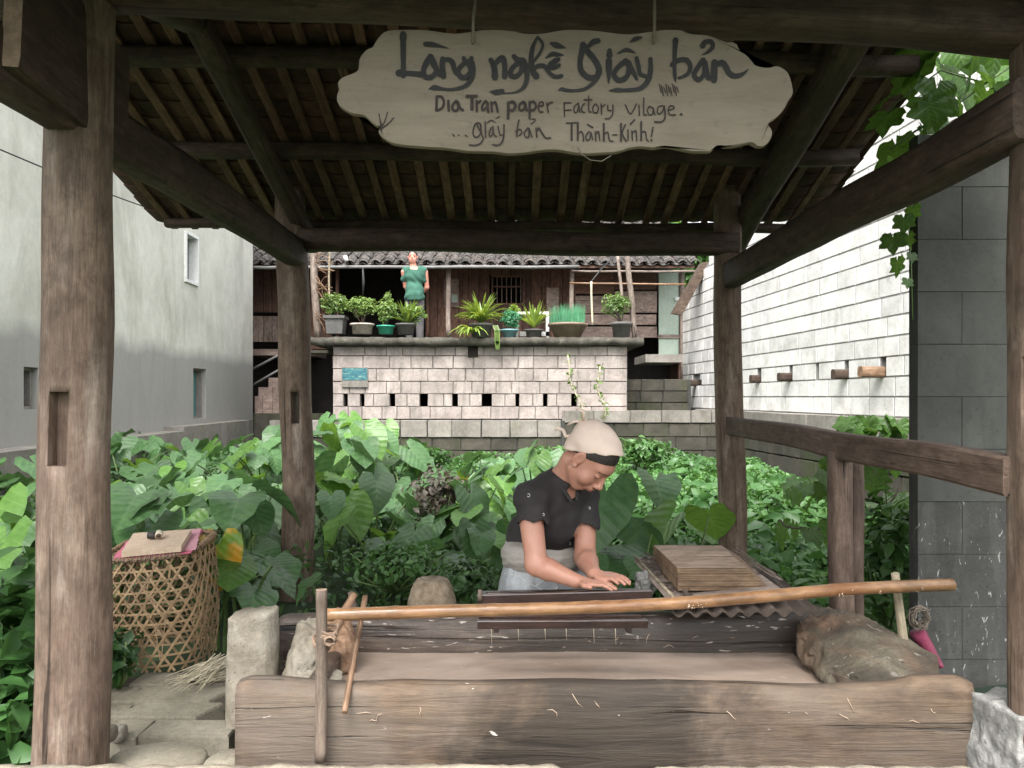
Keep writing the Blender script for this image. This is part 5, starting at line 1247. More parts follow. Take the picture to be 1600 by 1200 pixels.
for px, big in ((1088, 1.7), (1186, .8), (1235, 1), (1323, 1), (1379, 1.5)):
    d = dpx(px); c = RW @ Vector((d, 0, 1.50)); ln = 0.16 * big
    timber('beam_end', tuple(c + wyv * 0.1), tuple(c - wyv * ln), 0.10, 0.11, M_beam if big != 1.5 else M_stick, WG, ex=4, n=10, seg=3, wob=0.004)
# plinth of the white wall
pl = thing('plinth_wall', 'grey ledge and mossy footing running along the foot of the white gable wall', 'wall', (3.6, 8, 0))
PO = far - wyv * 0.16
blocks(pl, PO, ud, [(0.80, 1.045)], rand_row(1.2, wl_ - 1.8, 0.6, 0.9), KIT_G, seed=12, depth=0.2, gap=0.008)
blocks(pl, PO + wyv * 0.03, ud, [(0.20, 0.5), (0.5, 0.797)], rand_row(1.2, wl_ - 1.8, 0.4, 0.5), KIT_O, seed=13, depth=0.2)
# --- dark wall at right, close
DW = thing('dark_block_wall', 'shaded dark grey block wall end at the right edge beside the shelter', 'wall', (1.72, 3.3, 0))
DX0 = (1432 - 800) * 3.3 / 1200
def drow(ri, rr):
    off = 0.19 if ri % 2 else 0.40
    return [DX0, DX0 + off, DX0 + off + 0.42, DX0 + off + 0.84, DX0 + off + 1.26, DX0 + 2.0]
drs = [(-0.1 + 0.225 * k, 0.125 + 0.225 * k) for k in range(11)]
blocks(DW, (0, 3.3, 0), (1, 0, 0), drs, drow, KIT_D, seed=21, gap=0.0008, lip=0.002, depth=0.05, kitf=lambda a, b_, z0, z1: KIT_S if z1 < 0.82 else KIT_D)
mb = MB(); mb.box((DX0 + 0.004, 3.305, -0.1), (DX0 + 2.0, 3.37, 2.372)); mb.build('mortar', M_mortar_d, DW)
for k in range(0):
    pass
# dark green algae floor at its foot
V = []; 
for j in range(12):
    for i in range(16):
        x = 1.15 + i * 0.08; y = 2.35 + j * 0.08; V.append((x, y, 0.03 + 0.02 * mnoise.noise(Vector((x * 5, y * 5, 1)))))
F = [(j*16+i, j*16+i+1, (j+1)*16+i+1, (j+1)*16+i) for j in range(11) for i in range(15)]
mk('algae_floor', mesh('algae', V, F, M_mossfloor), None)['kind'] = 'structure'
# ---------------------------------------------------------------- left plastered building
LBu = Vector((745 - 800, 1200, 0)).normalized()
cor = Vector(((395 - 800) * 13.7 / 1200, 13.7, 0))
LB = thing('plastered_building', 'tall grey plastered building with narrow windows on the left', 'building', tuple(cor))
lln = 10.6; lud = LBu                                   # from near to far
nearp = cor - LBu * lln
lyv = Vector((0, 0, 1)).cross(lud).normalized()          # points to -X side (into the building)?
# wall local: x along towards far, y into the building, z up
if lyv.x > 0: lyv = -lyv
RL = Matrix(((lud.x, lyv.x, 0, nearp.x), (lud.y, lyv.y, 0, nearp.y), (0, 0, 1, 0), (0, 0, 0, 1)))
def lpx(px):
    k_ = (px - 800) / 1200; kk = (745 - 800) / 1200
    Y_ = (cor.x - kk * cor.y) / (k_ - kk); return (Y_ - nearp.y) / lud.y, Y_
def lwin(px0, px1, pyt, pyb):
    d0, Y0 = lpx(px0); d1, Y1 = lpx(px1); return (d0, d1, CAMH - (pyb - 620) * Y0 / 1200, CAMH - (pyt - 620) * Y0 / 1200)
wins = [lwin(287.5, 308, 359, 440), lwin(302, 322, 575, 655), lwin(37, 60, 573, 640)]
# wall with openings: split in columns
xsL = sorted([0, lln] + [v for w in wins for v in w[:2]]); mb = MB()
for a, b_ in zip(xsL[:-1], xsL[1:]):
    mid_ = (a + b_) / 2; hs_ = sorted([(w[2], w[3]) for w in wins if w[0] <= mid_ <= w[1]]); z = -0.2
    for (z0, z1) in hs_: mb.box((a, 0, z), (b_, 0.22, z0), RL); z = z1
    mb.box((a, 0, z), (b_, 0.22, 6.2), RL)
mb.build('wall', M_plaster, LB)
mb = MB(); mb.box((lln, 0.0, -0.2), (lln + 0.002, 7, 6.2), RL); mb.box((-0.002, 0.0, -0.2), (0, 7, 6.2), RL); mb.box((0, 7, -0.2), (lln, 7.2, 6.2), RL); mb.box((0, 0.221, 6.0), (lln, 6.99, 6.19), RL); mb.build('back_wall', M_plaster, LB)
for wi, w in enumerate(wins):
    fm_ = M_white if wi == 0 else M_mortar; t = 0.045 if wi == 0 else 0.03; pr = -0.03 if wi == 0 else 0.06
    mb = MB()
    for (a, b_, c_, d_) in ((w[0], w[1], w[2], w[2] + t), (w[0], w[1], w[3] - t, w[3]), (w[0], w[0] + t, w[2] + t, w[3] - t), (w[1] - t, w[1], w[2] + t, w[3] - t)):
        mb.box((a + .002, pr, c_ + .002), (b_ - .002, 0.16, d_ - .002), RL)
    fr = mb.build('window', fm_, LB); mb = MB(); mb.box((w[0] + t, 0.10 if wi == 0 else 0.14, w[2] + t), (w[1] - t, 0.12 if wi == 0 else 0.155, w[3] - t), RL)
    mb.build('pane' if wi == 0 else 'shutter', M_glass if wi == 0 else M_teal, fr)
    if wi == 0:
        mb = MB(); mb.box(((w[0]+w[1])/2 - .02, 0.06, w[2] + t), ((w[0]+w[1])/2 + .02, 0.099, w[3] - t), RL); mb.build('mullion', M_metal, fr)
# footing ledge
ft = thing('footing_ledge', 'low concrete ledge at the foot of the grey plastered building behind the taro', 'ledge', tuple(nearp))
d0, Yq = lpx(256); d1, Yr = lpx(371); zl = CAMH - 47 * Yq / 1200; mb = MB()
mb.box((0.5, -0.30, -0.1), (d0 - 0.02, -0.002, zl - 0.05), RL); mb.box((d0, -0.25, -0.1), (d1, -0.002, zl), RL); mb.build('ledge', M_gblock, ft)
# ---------------------------------------------------------------- old house behind
HS = thing('old_wooden_house', 'old brown wooden house with a weathered grey tiled roof behind the terrace', 'house', (-0.8, 15, 0))
HY = 15.0
hx = lambda px, Y=HY: (px - 800) * Y / 1200
hz = lambda py, Y=HY: CAMH - (py - 620) * Y / 1200
FZ = 2.18
openings = [(528, 694, 418, 560), (770, 818, 432, 476)]
px = 335.0; rr = random.Random(3)
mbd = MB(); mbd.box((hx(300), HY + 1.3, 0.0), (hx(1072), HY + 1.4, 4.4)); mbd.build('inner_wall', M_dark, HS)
while px < 900:
    w = rr.uniform(13, 19); nx2 = min(px + w, 900); c_ = (px + nx2) / 2
    if 528 < c_ < 668 : px = nx2; continue
    segs = [(FZ, 3.75)]
    if 770 < c_ < 818: segs = [(FZ, hz(476)), (hz(430), 3.75)]
    if px < 440: segs = [(hz(534), hz(494)), (hz(488), 3.75)]
    for (z0, z1) in segs:
        ln = z1 - z0; me = timber_mesh(ln, hx(nx2) - hx(px) - 0.008, 0.03, ex=12, n=8, seg=3, wob=0.001, rough=0.0, mat=M_hplank if not (px < 440 and z0 < 2.5) else M_hpale)
        mk('plank', me, HS, frame((hx(c_), HY + rr.uniform(0, .012), z0), (hx(c_), HY, z1), (0, -1, 0)))
    px = nx2
# window with bars
wf = MB()
for (a, b_, c_, d_) in ((768, 820, 430, 433), (768, 820, 474, 477), (768, 770.5, 433, 474), (817.5, 820, 433, 474), (770.5, 817.5, 447, 449)):
    wf.box((hx(a), HY - 0.04, hz(d_)), (hx(b_), HY + 0.05, hz(c_)))
wo_ = wf.build('window', M_hplank, HS); wf = MB()
for k in range(6): wf.box((hx(776 + k * 7.4), HY - 0.01, hz(474)), (hx(777.5 + k * 7.4), HY + 0.01, hz(433)))
wf.build('bars', M_stake, wo_)
# pale horizontal boards at right
for (x0, x1, y0, y1) in ((899, 960, 462, 490), (960, 1027, 455, 489), (899, 1026, 491, 508), (899, 1027, 510, 528), (899, 960, 425, 460), (960, 1026, 425, 453)):
    ln = hx(x1) - hx(x0) - 0.01; me = timber_mesh(ln, 0.03, hz(y0) - hz(y1) - 0.01, ex=12, n=8, seg=3, wob=0.001, rough=0.0, mat=M_hpale if y0 > 430 else M_hplank)
    mk('board', me, HS, frame((hx(x0), HY, (hz(y0) + hz(y1)) / 2), (hx(x1), HY, (hz(y0) + hz(y1)) / 2)))
mb = MB(); mb.box((hx(1029), HY - 0.03, hz(562)), (hx(1060), HY + 0.02, hz(422))); dr = mb.build('door', M_door, HS)
mb = MB(); mb.box((hx(1054), HY - 0.07, hz(470)), (hx(1062), HY - 0.031, hz(465))); mb.build('latch', M_white, dr)
mb = MB(); mb.box((hx(1061), HY - 0.06, hz(562)), (hx(1067), HY + 0.06, hz(420))); mb.box((hx(1027), HY - 0.055, hz(529)), (hx(1062), HY - 0.0305, hz(523))); mb.build('door_frame', M_hgrey, HS)
# posts of the veranda
for (pxx, w, Y, m_, y0, y1) in ((701, 7.5, 14.2, M_hgrey, 420, 527), (893, 7, 14.2, M_hgrey, 424, 527), (1066, 6, 14.4, M_hgrey, 420, 600), (527, 5, 14.4, M_hplank, 418, 527), (440, 7, 14.3, M_hplank, 418, 560), (668, 4, 14.9, M_hplank, 418, 527)):
    timber('veranda_post', tuple(P(pxx, y1, Y)), tuple(P(pxx, y0 - 8, Y)), w * Y / 1200, w * Y / 1200, m_, HS, ex=4, n=12, seg=8, wob=0.01, rough=0.04, upref=(0, -1, 0))
# fuse panel, white notice
mb = MB(); mb.box((hx(694), HY - 0.06, hz(480)), (hx(717), HY - 0.035, hz(436))); mb.build('notice_board', M_hpale, HS); mb = MB(); mb.box((hx(706), HY - 0.07, hz(473)), (hx(715), HY - 0.0605, hz(461))); mb.build('pale_notice', M_door, HS)
mb = MB(); mb.box((hx(853), HY - 0.3, hz(500)), (hx(872), HY - 0.2, hz(453))); mb.build('cabinet_panel', M_hpale, HS)
# floor edge beams and dark undercroft
mb = MB(); mb.box((hx(395), HY - 0.2, 2.05), (hx(487), HY + 1.2, 2.17)); mb.build('floor_beam', M_hpale, HS)
mb = MB(); mb.box((X(1008, 13.6), 13.55, 1.86), (X(1066, 13.6), 14.8, 2.0)); mb.build('door_step', M_gblock, HS)
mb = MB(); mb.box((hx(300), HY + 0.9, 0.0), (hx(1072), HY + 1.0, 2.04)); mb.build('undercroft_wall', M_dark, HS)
mb = MB(); mb.box((hx(400), 13.9, 0.2), (X(520, 13.9) , 14.0, 0.95)); mb.build('undercroft_sill', M_moss, HS); mb = MB(); mb.box((X(488, 13.4), 13.0, 1.99), (X(520, 13.0), 13.4, 2.04)); mb.build('undercroft_lintel', M_moss, HS)
# stairs
for k, (a, b_, t) in enumerate(((398, 410, 619), (403, 425, 605), (418, 445, 590), (440, 462, 575))):
    mb = MB(); mb.box((hx(a, 14), 14.0 + k * .03, 0.3), (hx(b_, 14), 14.5, hz(t, 14))); mb.build('stair_step', M_hpale, HS)
for (y0, y1) in ((578, 549), (603, 572)):
    mb = MB(); mb.tube([P(393, y0, 13.9), P(446, y1, 13.9)], 0.022, 8); mb.build('stair_rail', M_metal, HS, smooth=True)
# roof: yin-yang tiles
REY, REZ = 13.9, 3.64; rsl = 0.43; ra = math.atan(rsl); ROWS = 30; exq = 0.132
hx0, hx1 = -7.0, 3.32
pan_h = arc_tile('roof pan', 0.20, 0.035, 0.19, M_rtile, False, 0.012); cov_h = arc_tile('roof cover', 0.17, 0.05, 0.19, M_rtile, True, 0.012)
pvh = np.array([v.co[:] for v in pan_h.vertices]); cvh = np.array([v.co[:] for v in cov_h.vertices])
rest_v = []; rest_f = []; base = 0; cnt = 0
for rI in range(ROWS):
    for i in range(int((hx1 - hx0) / 0.232) + 1):
        x = hx0 + i * 0.232; d = rI * exq; y = REY + d * math.cos(ra); z = REZ + d * math.sin(ra)
        for (src, me_, dx, dz) in ((pvh, pan_h, 0, 0.02), (cvh, cov_h, 0.116, 0.022)):
            M = Matrix.Translation((x + dx + rr.uniform(-.012, .012), y, z + dz + 0.03 * mnoise.noise(Vector((x * 0.7, rI * 0.3, 0))) + rr.uniform(0, .008))) @ Matrix.Rotation(ra - 0.09, 4, 'X') @ Matrix.Rotation(rr.uniform(-.09, .09), 4, 'Z') @ Matrix.Rotation(rr.uniform(-.06, .06), 4, 'Y')
            if cnt < 300 and x > -4.9: mk('roof_tile', me_, HS, M); cnt += 1
            else: add_rest(src, M)
mk('roof_tiles', mesh('house roof tiles', rest_v, rest_f, M_rtile, False), HS, kind='stuff')
mb = MB(); RZ = REZ + ROWS * exq * math.sin(ra); RY = REY + ROWS * exq * math.cos(ra)
mb.add([(hx0, REY + .05, REZ - .01), (hx1, REY + .05, REZ - .01), (hx1, RY, RZ - .02), (hx0, RY, RZ - .02), (hx0, REY + .05, REZ - .05), (hx1, REY + .05, REZ - .05), (hx1, RY, RZ - .06), (hx0, RY, RZ - .06)], [(0,1,2,3),(4,7,6,5),(0,4,5,1),(1,5,6,2),(2,6,7,3),(3,7,4,0)])
mb.add([(hx0, RY, RZ - .02), (hx1, RY, RZ - .02), (hx1, RY + 4.2, REZ), (hx0, RY + 4.2, REZ)], [(0,1,2,3)]); mb.build('roof_deck', M_hplank, HS)
mb = MB(); mb.tube([(hx0, RY, RZ + 0.04), (hx1, RY, RZ + 0.04)], 0.09, 8); mb.build('ridge_cap', M_rtile, HS, smooth=True)
timber('eave_pole', tuple(P(380, 418, 13.85)), tuple(P(905, 417, 13.85)), 0.07, 0.06, M_metal, HS, ex=3, n=10, seg=14, wob=0.01)
timber('eave_pole', tuple(P(893, 424, 13.95)), tuple(P(1090, 424, 13.95)), 0.05, 0.04, M_hgrey, HS, ex=3, n=10, seg=8, wob=0.01)
mb = MB(); 
for (xw, ya, yb2) in ((hx0, HY, RY + 4), (hx1 - 0.05, HY, RY + 4)):
    mb.box((xw, HY + .07, 0), (xw + 0.05, RY + 4, 3.7))
mb.box((hx0, RY + 4, 0), (hx1, RY + 4.1, 3.7)); mb.build('side_wall', M_hplank, HS)
# dark tin flashing leaning on the gable
mb = MB(); q = [P(1098, 410, 13.2), P(1112, 408, 13.2), P(1066, 492, 13.2), P(1052, 490, 13.2)]; q2_ = [v + Vector((0, 0.25, 0.02)) for v in q]
mb.add(q + q2_, [(0,3,2,1),(4,5,6,7),(0,1,5,4),(1,2,6,5),(2,3,7,6),(3,0,4,7)]); mb.build('verge_board', M_metal if False else M_beam, HS)
# ---------------------------------------------------------------- things on the terrace
def leafcloud(name, c, rad, n, size, mat, parent, seed, hollow=0.35, flat=0.5, kind=None, shape=None, M=None, folded=True):
    g_ = np.random.default_rng(seed); d = g_.normal(size=(n, 3)); d /= np.linalg.norm(d, axis=1)[:, None]
    rr_ = (hollow + (1 - hollow) * g_.random(n)) ** 0.6
    lump = np.array([0.78 + 0.45 * mnoise.noise(Vector(tuple(q * 2.1 + seed))) for q in d])
    C = d * (rr_ * lump)[:, None] * np.array(rad) + np.array(c)
    return leaves_at(name, C, d, size, mat, parent, g_, flat, kind, M)
def leaves_at(name, C, d, size, mat, parent, g_, flat=0.5, kind=None, M=None, up=0.6, aspect=0.55):
    n = len(C); nrm = d * flat + g_.normal(size=(n, 3)) * 0.45 + np.array([0, 0, up]); nrm /= np.linalg.norm(nrm, axis=1)[:, None]
    t = g_.normal(size=(n, 3)); t -= (t * nrm).sum(1)[:, None] * nrm; t /= np.linalg.norm(t, axis=1)[:, None]; b2 = np.cross(nrm, t)
    s = size * (0.6 + 0.8 * g_.random(n))[:, None]; w = s * aspect
    v0 = C - t * s * 0.5; v3 = C + t * s * 0.55 - nrm * s * 0.18
    l1 = C - t * s * 0.12 + b2 * w * 0.5 + nrm * s * 0.10; l2 = C + t * s * 0.22 + b2 * w * 0.36 + nrm * s * 0.05
    r1 = C - t * s * 0.12 - b2 * w * 0.5 + nrm * s * 0.10; r2 = C + t * s * 0.22 - b2 * w * 0.36 + nrm * s * 0.05
    m1 = C - t * s * 0.1; m2 = C + t * s * 0.22 - nrm * s * 0.03
    V = np.stack([v0, l1, l2, v3, r2, r1, m1, m2], 1).reshape(-1, 3); o_ = (np.arange(n) * 8)[:, None]
    F = np.concatenate([o_ + np.array([[0, 6, 1, 1]])[:, :3], o_ + [[6, 7, 2]], o_ + [[6, 2, 1]], o_ + [[7, 3, 2]], o_ + [[0, 5, 6]], o_ + [[6, 5, 4]], o_ + [[6, 4, 7]], o_ + [[7, 4, 3]]], 0)
    return mk(name, mesh_np(name, V, F, mat, True), parent, M, kind)
def bladefan(name, c, n, ln, w, mat, parent, seed, spread=1.0, droop=0.8, upb=0.6):
    g_ = random.Random(seed); mb = MB(); c = Vector(c)
    for k in range(n):
        a = g_.uniform(0, 2*PI); el = g_.uniform(0.15, 1.0) * upb; L1 = ln * g_.uniform(0.55, 1.1); h = Vector((math.cos(a), math.sin(a) , 0)) * spread; sd_ = Vector((-math.sin(a), math.cos(a), 0))
        p_ = c + h * 0.02; vs = []; vel = h * (1 - el * 0.6) + Vector((0, 0, 0.5 + el)); vel.normalize(); st_ = L1 / 5
        for i in range(6):
            ww_ = w * (0.6 + 0.5 * math.sin(PI * min(1, i / 5 + 0.15))) * (1 if i < 5 else 0.1)
            vs += [p_ - sd_ * ww_ / 2 + Vector((0, 0, ww_ * .25)), p_, p_ + sd_ * ww_ / 2 + Vector((0, 0, ww_ * .25))]; p_ = p_ + vel * st_; vel = (vel + Vector((0, 0, -droop * 0.28 * (1.2 - el * 0.6)))).normalized()
        mb.add(vs, [f for i in range(5) for f in ((3*i, 3*i+3, 3*i+4, 3*i+1), (3*i+1, 3*i+4, 3*i+5, 3*i+2))])
    return mb.build(name, mat, parent, smooth=True)
def pot(name, cpx, pyb, pyt, r_top, r_bot, Y, mat, parent, square=False, rim=0.02):
    c = P(cpx, pyb, Y); h = (pyb - pyt) * Y / 1200; n = 4 if square else 22; vs = []; off = PI / 4 if square else 0; f_ = math.sqrt(2) if square else 1
    pr = [(r_bot, 0), (r_top * 0.97, h * 0.82), (r_top + rim, h * 0.84), (r_top + rim, h), (r_top - 0.01, h), (r_top - 0.03, h * 0.8), (0.001, h * 0.8)]
    for (q, z) in pr: vs += [(c.x + q * f_ * math.cos(2*PI*k/n + off), c.y + q * f_ * math.sin(2*PI*k/n + off), c.z + z) for k in range(n)]
    fs = [(i*n+k, i*n+(k+1)%n, (i+1)*n+(k+1)%n, (i+1)*n+k) for i in range(len(pr)-1) for k in range(n)] + [tuple(range(n))[::-1]]
    mk('pot', mesh('pot', vs, fs, mat, not square), parent); return c + Vector((0, 0, h * 0.85))
PY = 12.05; GP = 'potted plants along the terrace edge'
def pp(lab, px): return thing('potted_plant', lab, 'potted plant', tuple(P(px, 523, PY)), GP)
def twigs(parent, c, top, n, seed, spread=0.12, mat=None):
    g_ = random.Random(seed); mb = MB()
    for k in range(n):
        e = Vector(top) + Vector((g_.uniform(-spread, spread), g_.uniform(-spread, spread), g_.uniform(-.08, .08))); m_ = Vector(c).lerp(e, .5) + Vector((g_.uniform(-.03, .03), 0, 0)); mb.tube([c, m_, e], [0.008, 0.006, 0.003], 4)
    mb.build('stem', mat or M_bark, parent, smooth=True)
t = pp('square dark grey pot with a leafy bush, leftmost on the terrace edge', 525); c = pot('pot', 525, 522, 494, 0.145, 0.12, PY, M_potd, t, True); cc_ = P(522, 474, PY); twigs(t, c, cc_, 8, 1); leafcloud('foliage', cc_, (0.25, 0.22, 0.21), 800, 0.055, M_potg, t, 31, 0.1)
t = pp('low stained white pot with a round spreading bush', 566); c = pot('pot', 566, 522, 506, 0.17, 0.15, PY, M_potw, t); cc_ = P(563, 478, PY); twigs(t, c, cc_, 12, 2); leafcloud('foliage', cc_, (0.32, 0.24, 0.19), 1100, 0.05, M_potg, t, 32, 0.1)
t = pp('bright green plastic tub with a tall pointed bush', 603); c = pot('pot', 603, 522, 509, 0.13, 0.11, PY, M_pottub, t); cc_ = P(604, 484, PY); twigs(t, c, cc_, 9, 3); leafcloud('foliage', cc_, (0.23, 0.2, 0.24), 950, 0.048, M_potg, t, 33, 0.1); leafcloud('foliage', P(606, 464, PY), (0.06, 0.07, 0.12), 90, 0.05, M_potg, t, 34)
t = pp('dark round pot of yellowing strap leaves in front of the man', 634); c = pot('pot', 634, 523, 506, 0.145, 0.12, PY, M_potd, t); bladefan('foliage', P(636, 508, PY), 60, 0.42, 0.035, M_poty, t, 5, upb=1.1, droop=0.5); leafcloud('foliage', P(645, 490, PY), (0.24, 0.18, 0.20), 420, 0.06, M_potg, t, 35, 0.1)
t = pp('dark pot of arching orchid-like leaves spilling over the slab', 752); c = pot('pot', 752, 528, 506, 0.17, 0.14, 11.95, M_potd, t); bladefan('foliage', P(752, 505, 11.9), 110, 0.50, 0.035, M_poty, t, 6, upb=1.0, droop=0.95); bladefan('foliage', P(738, 520, 11.85), 26, 0.42, 0.035, M_poty, t, 7, upb=0.3, droop=1.3)
mb = MB()
for k in range(5):
    a = P(771 + k * 1.3, 508, 11.75); pts = [a, a + Vector((0.03, -0.05, -0.08)), a + Vector((0.035, -0.06, -0.25)), a + Vector((0.04, -0.06, -0.38))]; vs = []
    for i, q in enumerate(pts): ww_ = [.03, .035, .03, .004][i]; vs += [q - Vector((ww_ / 2, 0, 0)), q + Vector((ww_ / 2, 0, 0))]
    mb.add(vs, [(2*i, 2*i+1, 2*i+3, 2*i+2) for i in range(3)])
mb.build('foliage', M_poty, t)
t = pp('light blue bowl with a dense small bush between the strap plants', 796); c = pot('pot', 796, 529, 515, 0.13, 0.08, PY, M_potblue, t); leafcloud('foliage', P(798, 498, PY), (0.21, 0.2, 0.17), 520, 0.05, M_chive, t, 36, 0.2); leafcloud('foliage', P(803, 484, PY + .1), (0.1, 0.1, 0.13), 120, 0.06, M_poty, t, 37)
t = pp('yellow green strap plant in front of the white frame', 834); c = pot('pot', 834, 529, 515, 0.13, 0.11, PY, M_potd, t); bladefan('foliage', P(834, 512, PY), 70, 0.42, 0.035, M_poty, t, 8, upb=1.25, droop=0.55)
t = pp('wide brown clay bowl of upright green chives', 887); c = pot('pot', 887, 529, 506, 0.30, 0.19, PY, M_potbr, t, rim=0.015)
mb = MB(); g_ = random.Random(4)
for k in range(420):
    a = g_.uniform(0, 6.28); q = 0.27 * math.sqrt(g_.random()); b0 = P(887, 508, PY) + Vector((q * math.cos(a), q * math.sin(a), 0)); h = g_.uniform(0.18, 0.36); e = b0 + Vector((g_.uniform(-.05, .05), g_.uniform(-.05, .05), h)); w = 0.006
    mb.add([b0 - Vector((w, 0, 0)), b0 + Vector((w, 0, 0)), e], [(0, 1, 2)])
mb.build('foliage', M_chive, t)
t = pp('round dark pot with a thick grey rim and a loose bush, rightmost on the terrace', 971); c = pot('pot', 971, 530, 504, 0.155, 0.125, PY, M_potd, t); cc_ = P(963, 476, PY); twigs(t, c, cc_, 10, 9, 0.15); leafcloud('foliage', cc_, (0.30, 0.24, 0.24), 750, 0.048, M_potg, t, 39, 0.15)
# white frame box
o = thing('white_crate', 'white plastic frame behind the potted plants', 'crate', tuple(P(840, 528, 12.35))); mb = MB()
for (a_, b2, c2, d2) in ((806, 858, 487, 491), (812, 858, 518, 525), (853, 858, 491, 528), (806, 810, 491, 528)):
    q0 = P(a_, d2, 12.3); q1_ = P(b2, c2, 12.3); mb.box((q0.x, 12.3, q0.z), (q1_.x, 12.36, q1_.z))
mb.build('rim', M_white, o)
# poles and sticks on the terrace
def stickT(name, p0, p1, w, mat, lab, cat='pole'):
    o = timber(name, tuple(p0), tuple(p1), w, w, mat, None, ex=2, n=8, seg=10, wob=0.012, rough=0.1, upref=(0, -1, 0)); tag(o, lab, cat); return o
stickT('old_post', P(498, 528, 12.2), P(489, 372, 12.2), 0.11, M_hgrey, 'old split wooden post with a bark strip at the left end of the terrace', 'post')
stickT('thin_pole', P(514, 523, 12.3), P(515, 386, 12.3), 0.03, M_pale, 'thin pale pole rising from the leftmost potted plant')
stickT('crooked_pole', P(992, 528, 12.1), P(980, 392, 12.1), 0.085, M_hgrey, 'thicker crooked wooden pole at the right end of the terrace')
stickT('slim_pole', P(972, 490, 12.3), P(966, 398, 12.3), 0.05, M_hgrey, 'slim pole left of the crooked pole at the right end of the terrace')
stickT('bamboo_upright', P(925, 508, 12.3), P(924, 440, 12.3), 0.035, M_straw, 'straw coloured upright between the chive bowl and the rightmost bush')
o = timber('clothes_pole', tuple(P(890, 443, 12.6)), tuple(P(1071, 445, 12.6)), 0.032, 0.032, M_bamboo, None, ex=2, n=8, seg=6); tag(o, 'orange bamboo clothes pole hung level in front of the pale boards', 'pole')
mb = MB(); mb.tube([P(567, 418, 13.2), P(568, 440, 13.2), P(567, 462, 13.2)], [0.012, 0.025, 0.012], 6); tag(mb.build('hanging_hook', M_wire, None, smooth=True), 'black hook hanging from the eave above the low white pot', 'hook')
mb = MB(); mb.tube([P(542, 408, 13.7), P(539, 400, 13.72)], 0.035, 8); tag(mb.build('light_bulb', M_white, None, smooth=True), 'white bulb hanging at the eave of the old house', 'bulb')
mb = MB(); mb.tube([P(924, 440, 12.3), P(940, 420, 12.6), P(964, 396, 13.0)], 0.012, 5); tag(mb.build('black_cable', M_wire, None, smooth=True), 'black cable slanting up to the eave beside the slim pole', 'cable')
mb = MB(); a = P(-60, 208, 5.0); b_ = P(300, 348, 8.0); mb.tube([a.lerp(b_, i / 14) - Vector((0, 0, 0.03 * math.sin(PI * i / 14))) for i in range(15)], 0.006, 5)
tag(mb.build('overhead_wire', M_wire, None, smooth=True), 'black wire crossing in front of the grey plastered building', 'wire')
# dead climbing twigs on the old post
mb = MB(); g_ = random.Random(9)
for k in range(26):
    p_ = P(494 + g_.uniform(-3, 4), g_.uniform(400, 500), 12.15); pts = [p_]; d = Vector((g_.uniform(0.2, 1), g_.uniform(-.3, .3), g_.uniform(-.8, .8)))
    for i in range(4): d = (d + Vector((g_.uniform(-.5, .5), g_.uniform(-.3, .3), g_.uniform(-.6, .4)))).normalized(); pts.append(pts[-1] + d * 0.07)
    mb.tube(pts, 0.006, 4)
tag(mb.build('dead_vine', M_stick, None, smooth=True), 'dead brown twigs tangled round the old post on the terrace', 'vine')
# ---------------------------------------------------------------- taro and other plants
def polar_leaf(name, rf, mat, nr=3, na=20, fold=0.22, droop=0.35, ruff=0.04, seed=0):
    vs = [(0, 0, 0)]; fs = []
    for ir in range(1, nr + 1):
        for k in range(na):
            ph = 2*PI*k/na; R = rf(ph) * (ir / nr) ** 0.9; x = R * math.sin(ph); y = R * math.cos(ph)
            z = fold * abs(x) - droop * (y * y if y > 0 else 0.6 * y * y) - 0.12 * x * x * 2 + ruff * (ir / nr) ** 2 * mnoise.noise(Vector((math.sin(ph) * 3 + seed, math.cos(ph) * 3, seed))) * 2
            vs.append((x, y, z))
    for k in range(na): fs.append((0, 1 + (k+1) % na, 1 + k))
    for ir in range(1, nr):
        for k in range(na): a = 1 + (ir-1)*na; b_ = 1 + ir*na; fs.append((a+k, a+(k+1)%na, b_+(k+1)%na, b_+k))
    return mesh(name, vs, [f[::-1] for f in fs], mat, True)
def heart(ph):
    d = abs((ph + PI) % (2*PI) - PI); xs_ = [0, 12, 30, 55, 80, 110, 138, 158, 172, 180]; rs_ = [.72, .62, .52, .45, .42, .43, .47, .45, .27, .10]
    return float(np.interp(math.degrees(d), xs_, rs_))
def lobed(ph):
    d = abs((ph + PI) % (2*PI) - PI); xs_ = [0, 14, 30, 48, 62, 82, 108, 128, 150, 170, 180]; rs_ = [.62, .48, .36, .50, .54, .38, .46, .46, .34, .30, .12]
    return float(np.interp(math.degrees(d), xs_, rs_)) * (1 + 0.06 * math.sin(d * 26))
TL = {m.name: [polar_leaf('taro leaf', heart, m, fold=f_, droop=dr_, ruff=0.07, seed=s) for s, (f_, dr_) in enumerate(((0.15, 0.3), (0.3, 0.5), (0.05, 0.2), (0.42, 0.35)))] for m in (M_taro, M_tarol, M_taroy)}
VL = [polar_leaf('vine leaf', lobed, M_vine, na=36, fold=0.12, droop=0.25, ruff=0.06, seed=s) for s in range(3)]
stem_me = {}
LEAFN = 0
def put_leaf(parent, name, me, at, az, tilt, roll, size):
    M = Matrix.Translation(at) @ Matrix.Rotation(az - PI / 2, 4, 'Z') @ Matrix.Rotation(-tilt, 4, 'X') @ Matrix.Rotation(roll, 4, 'Y') @ Matrix.Diagonal((size, size, size, 1))
    return mk(name, me, parent, M)
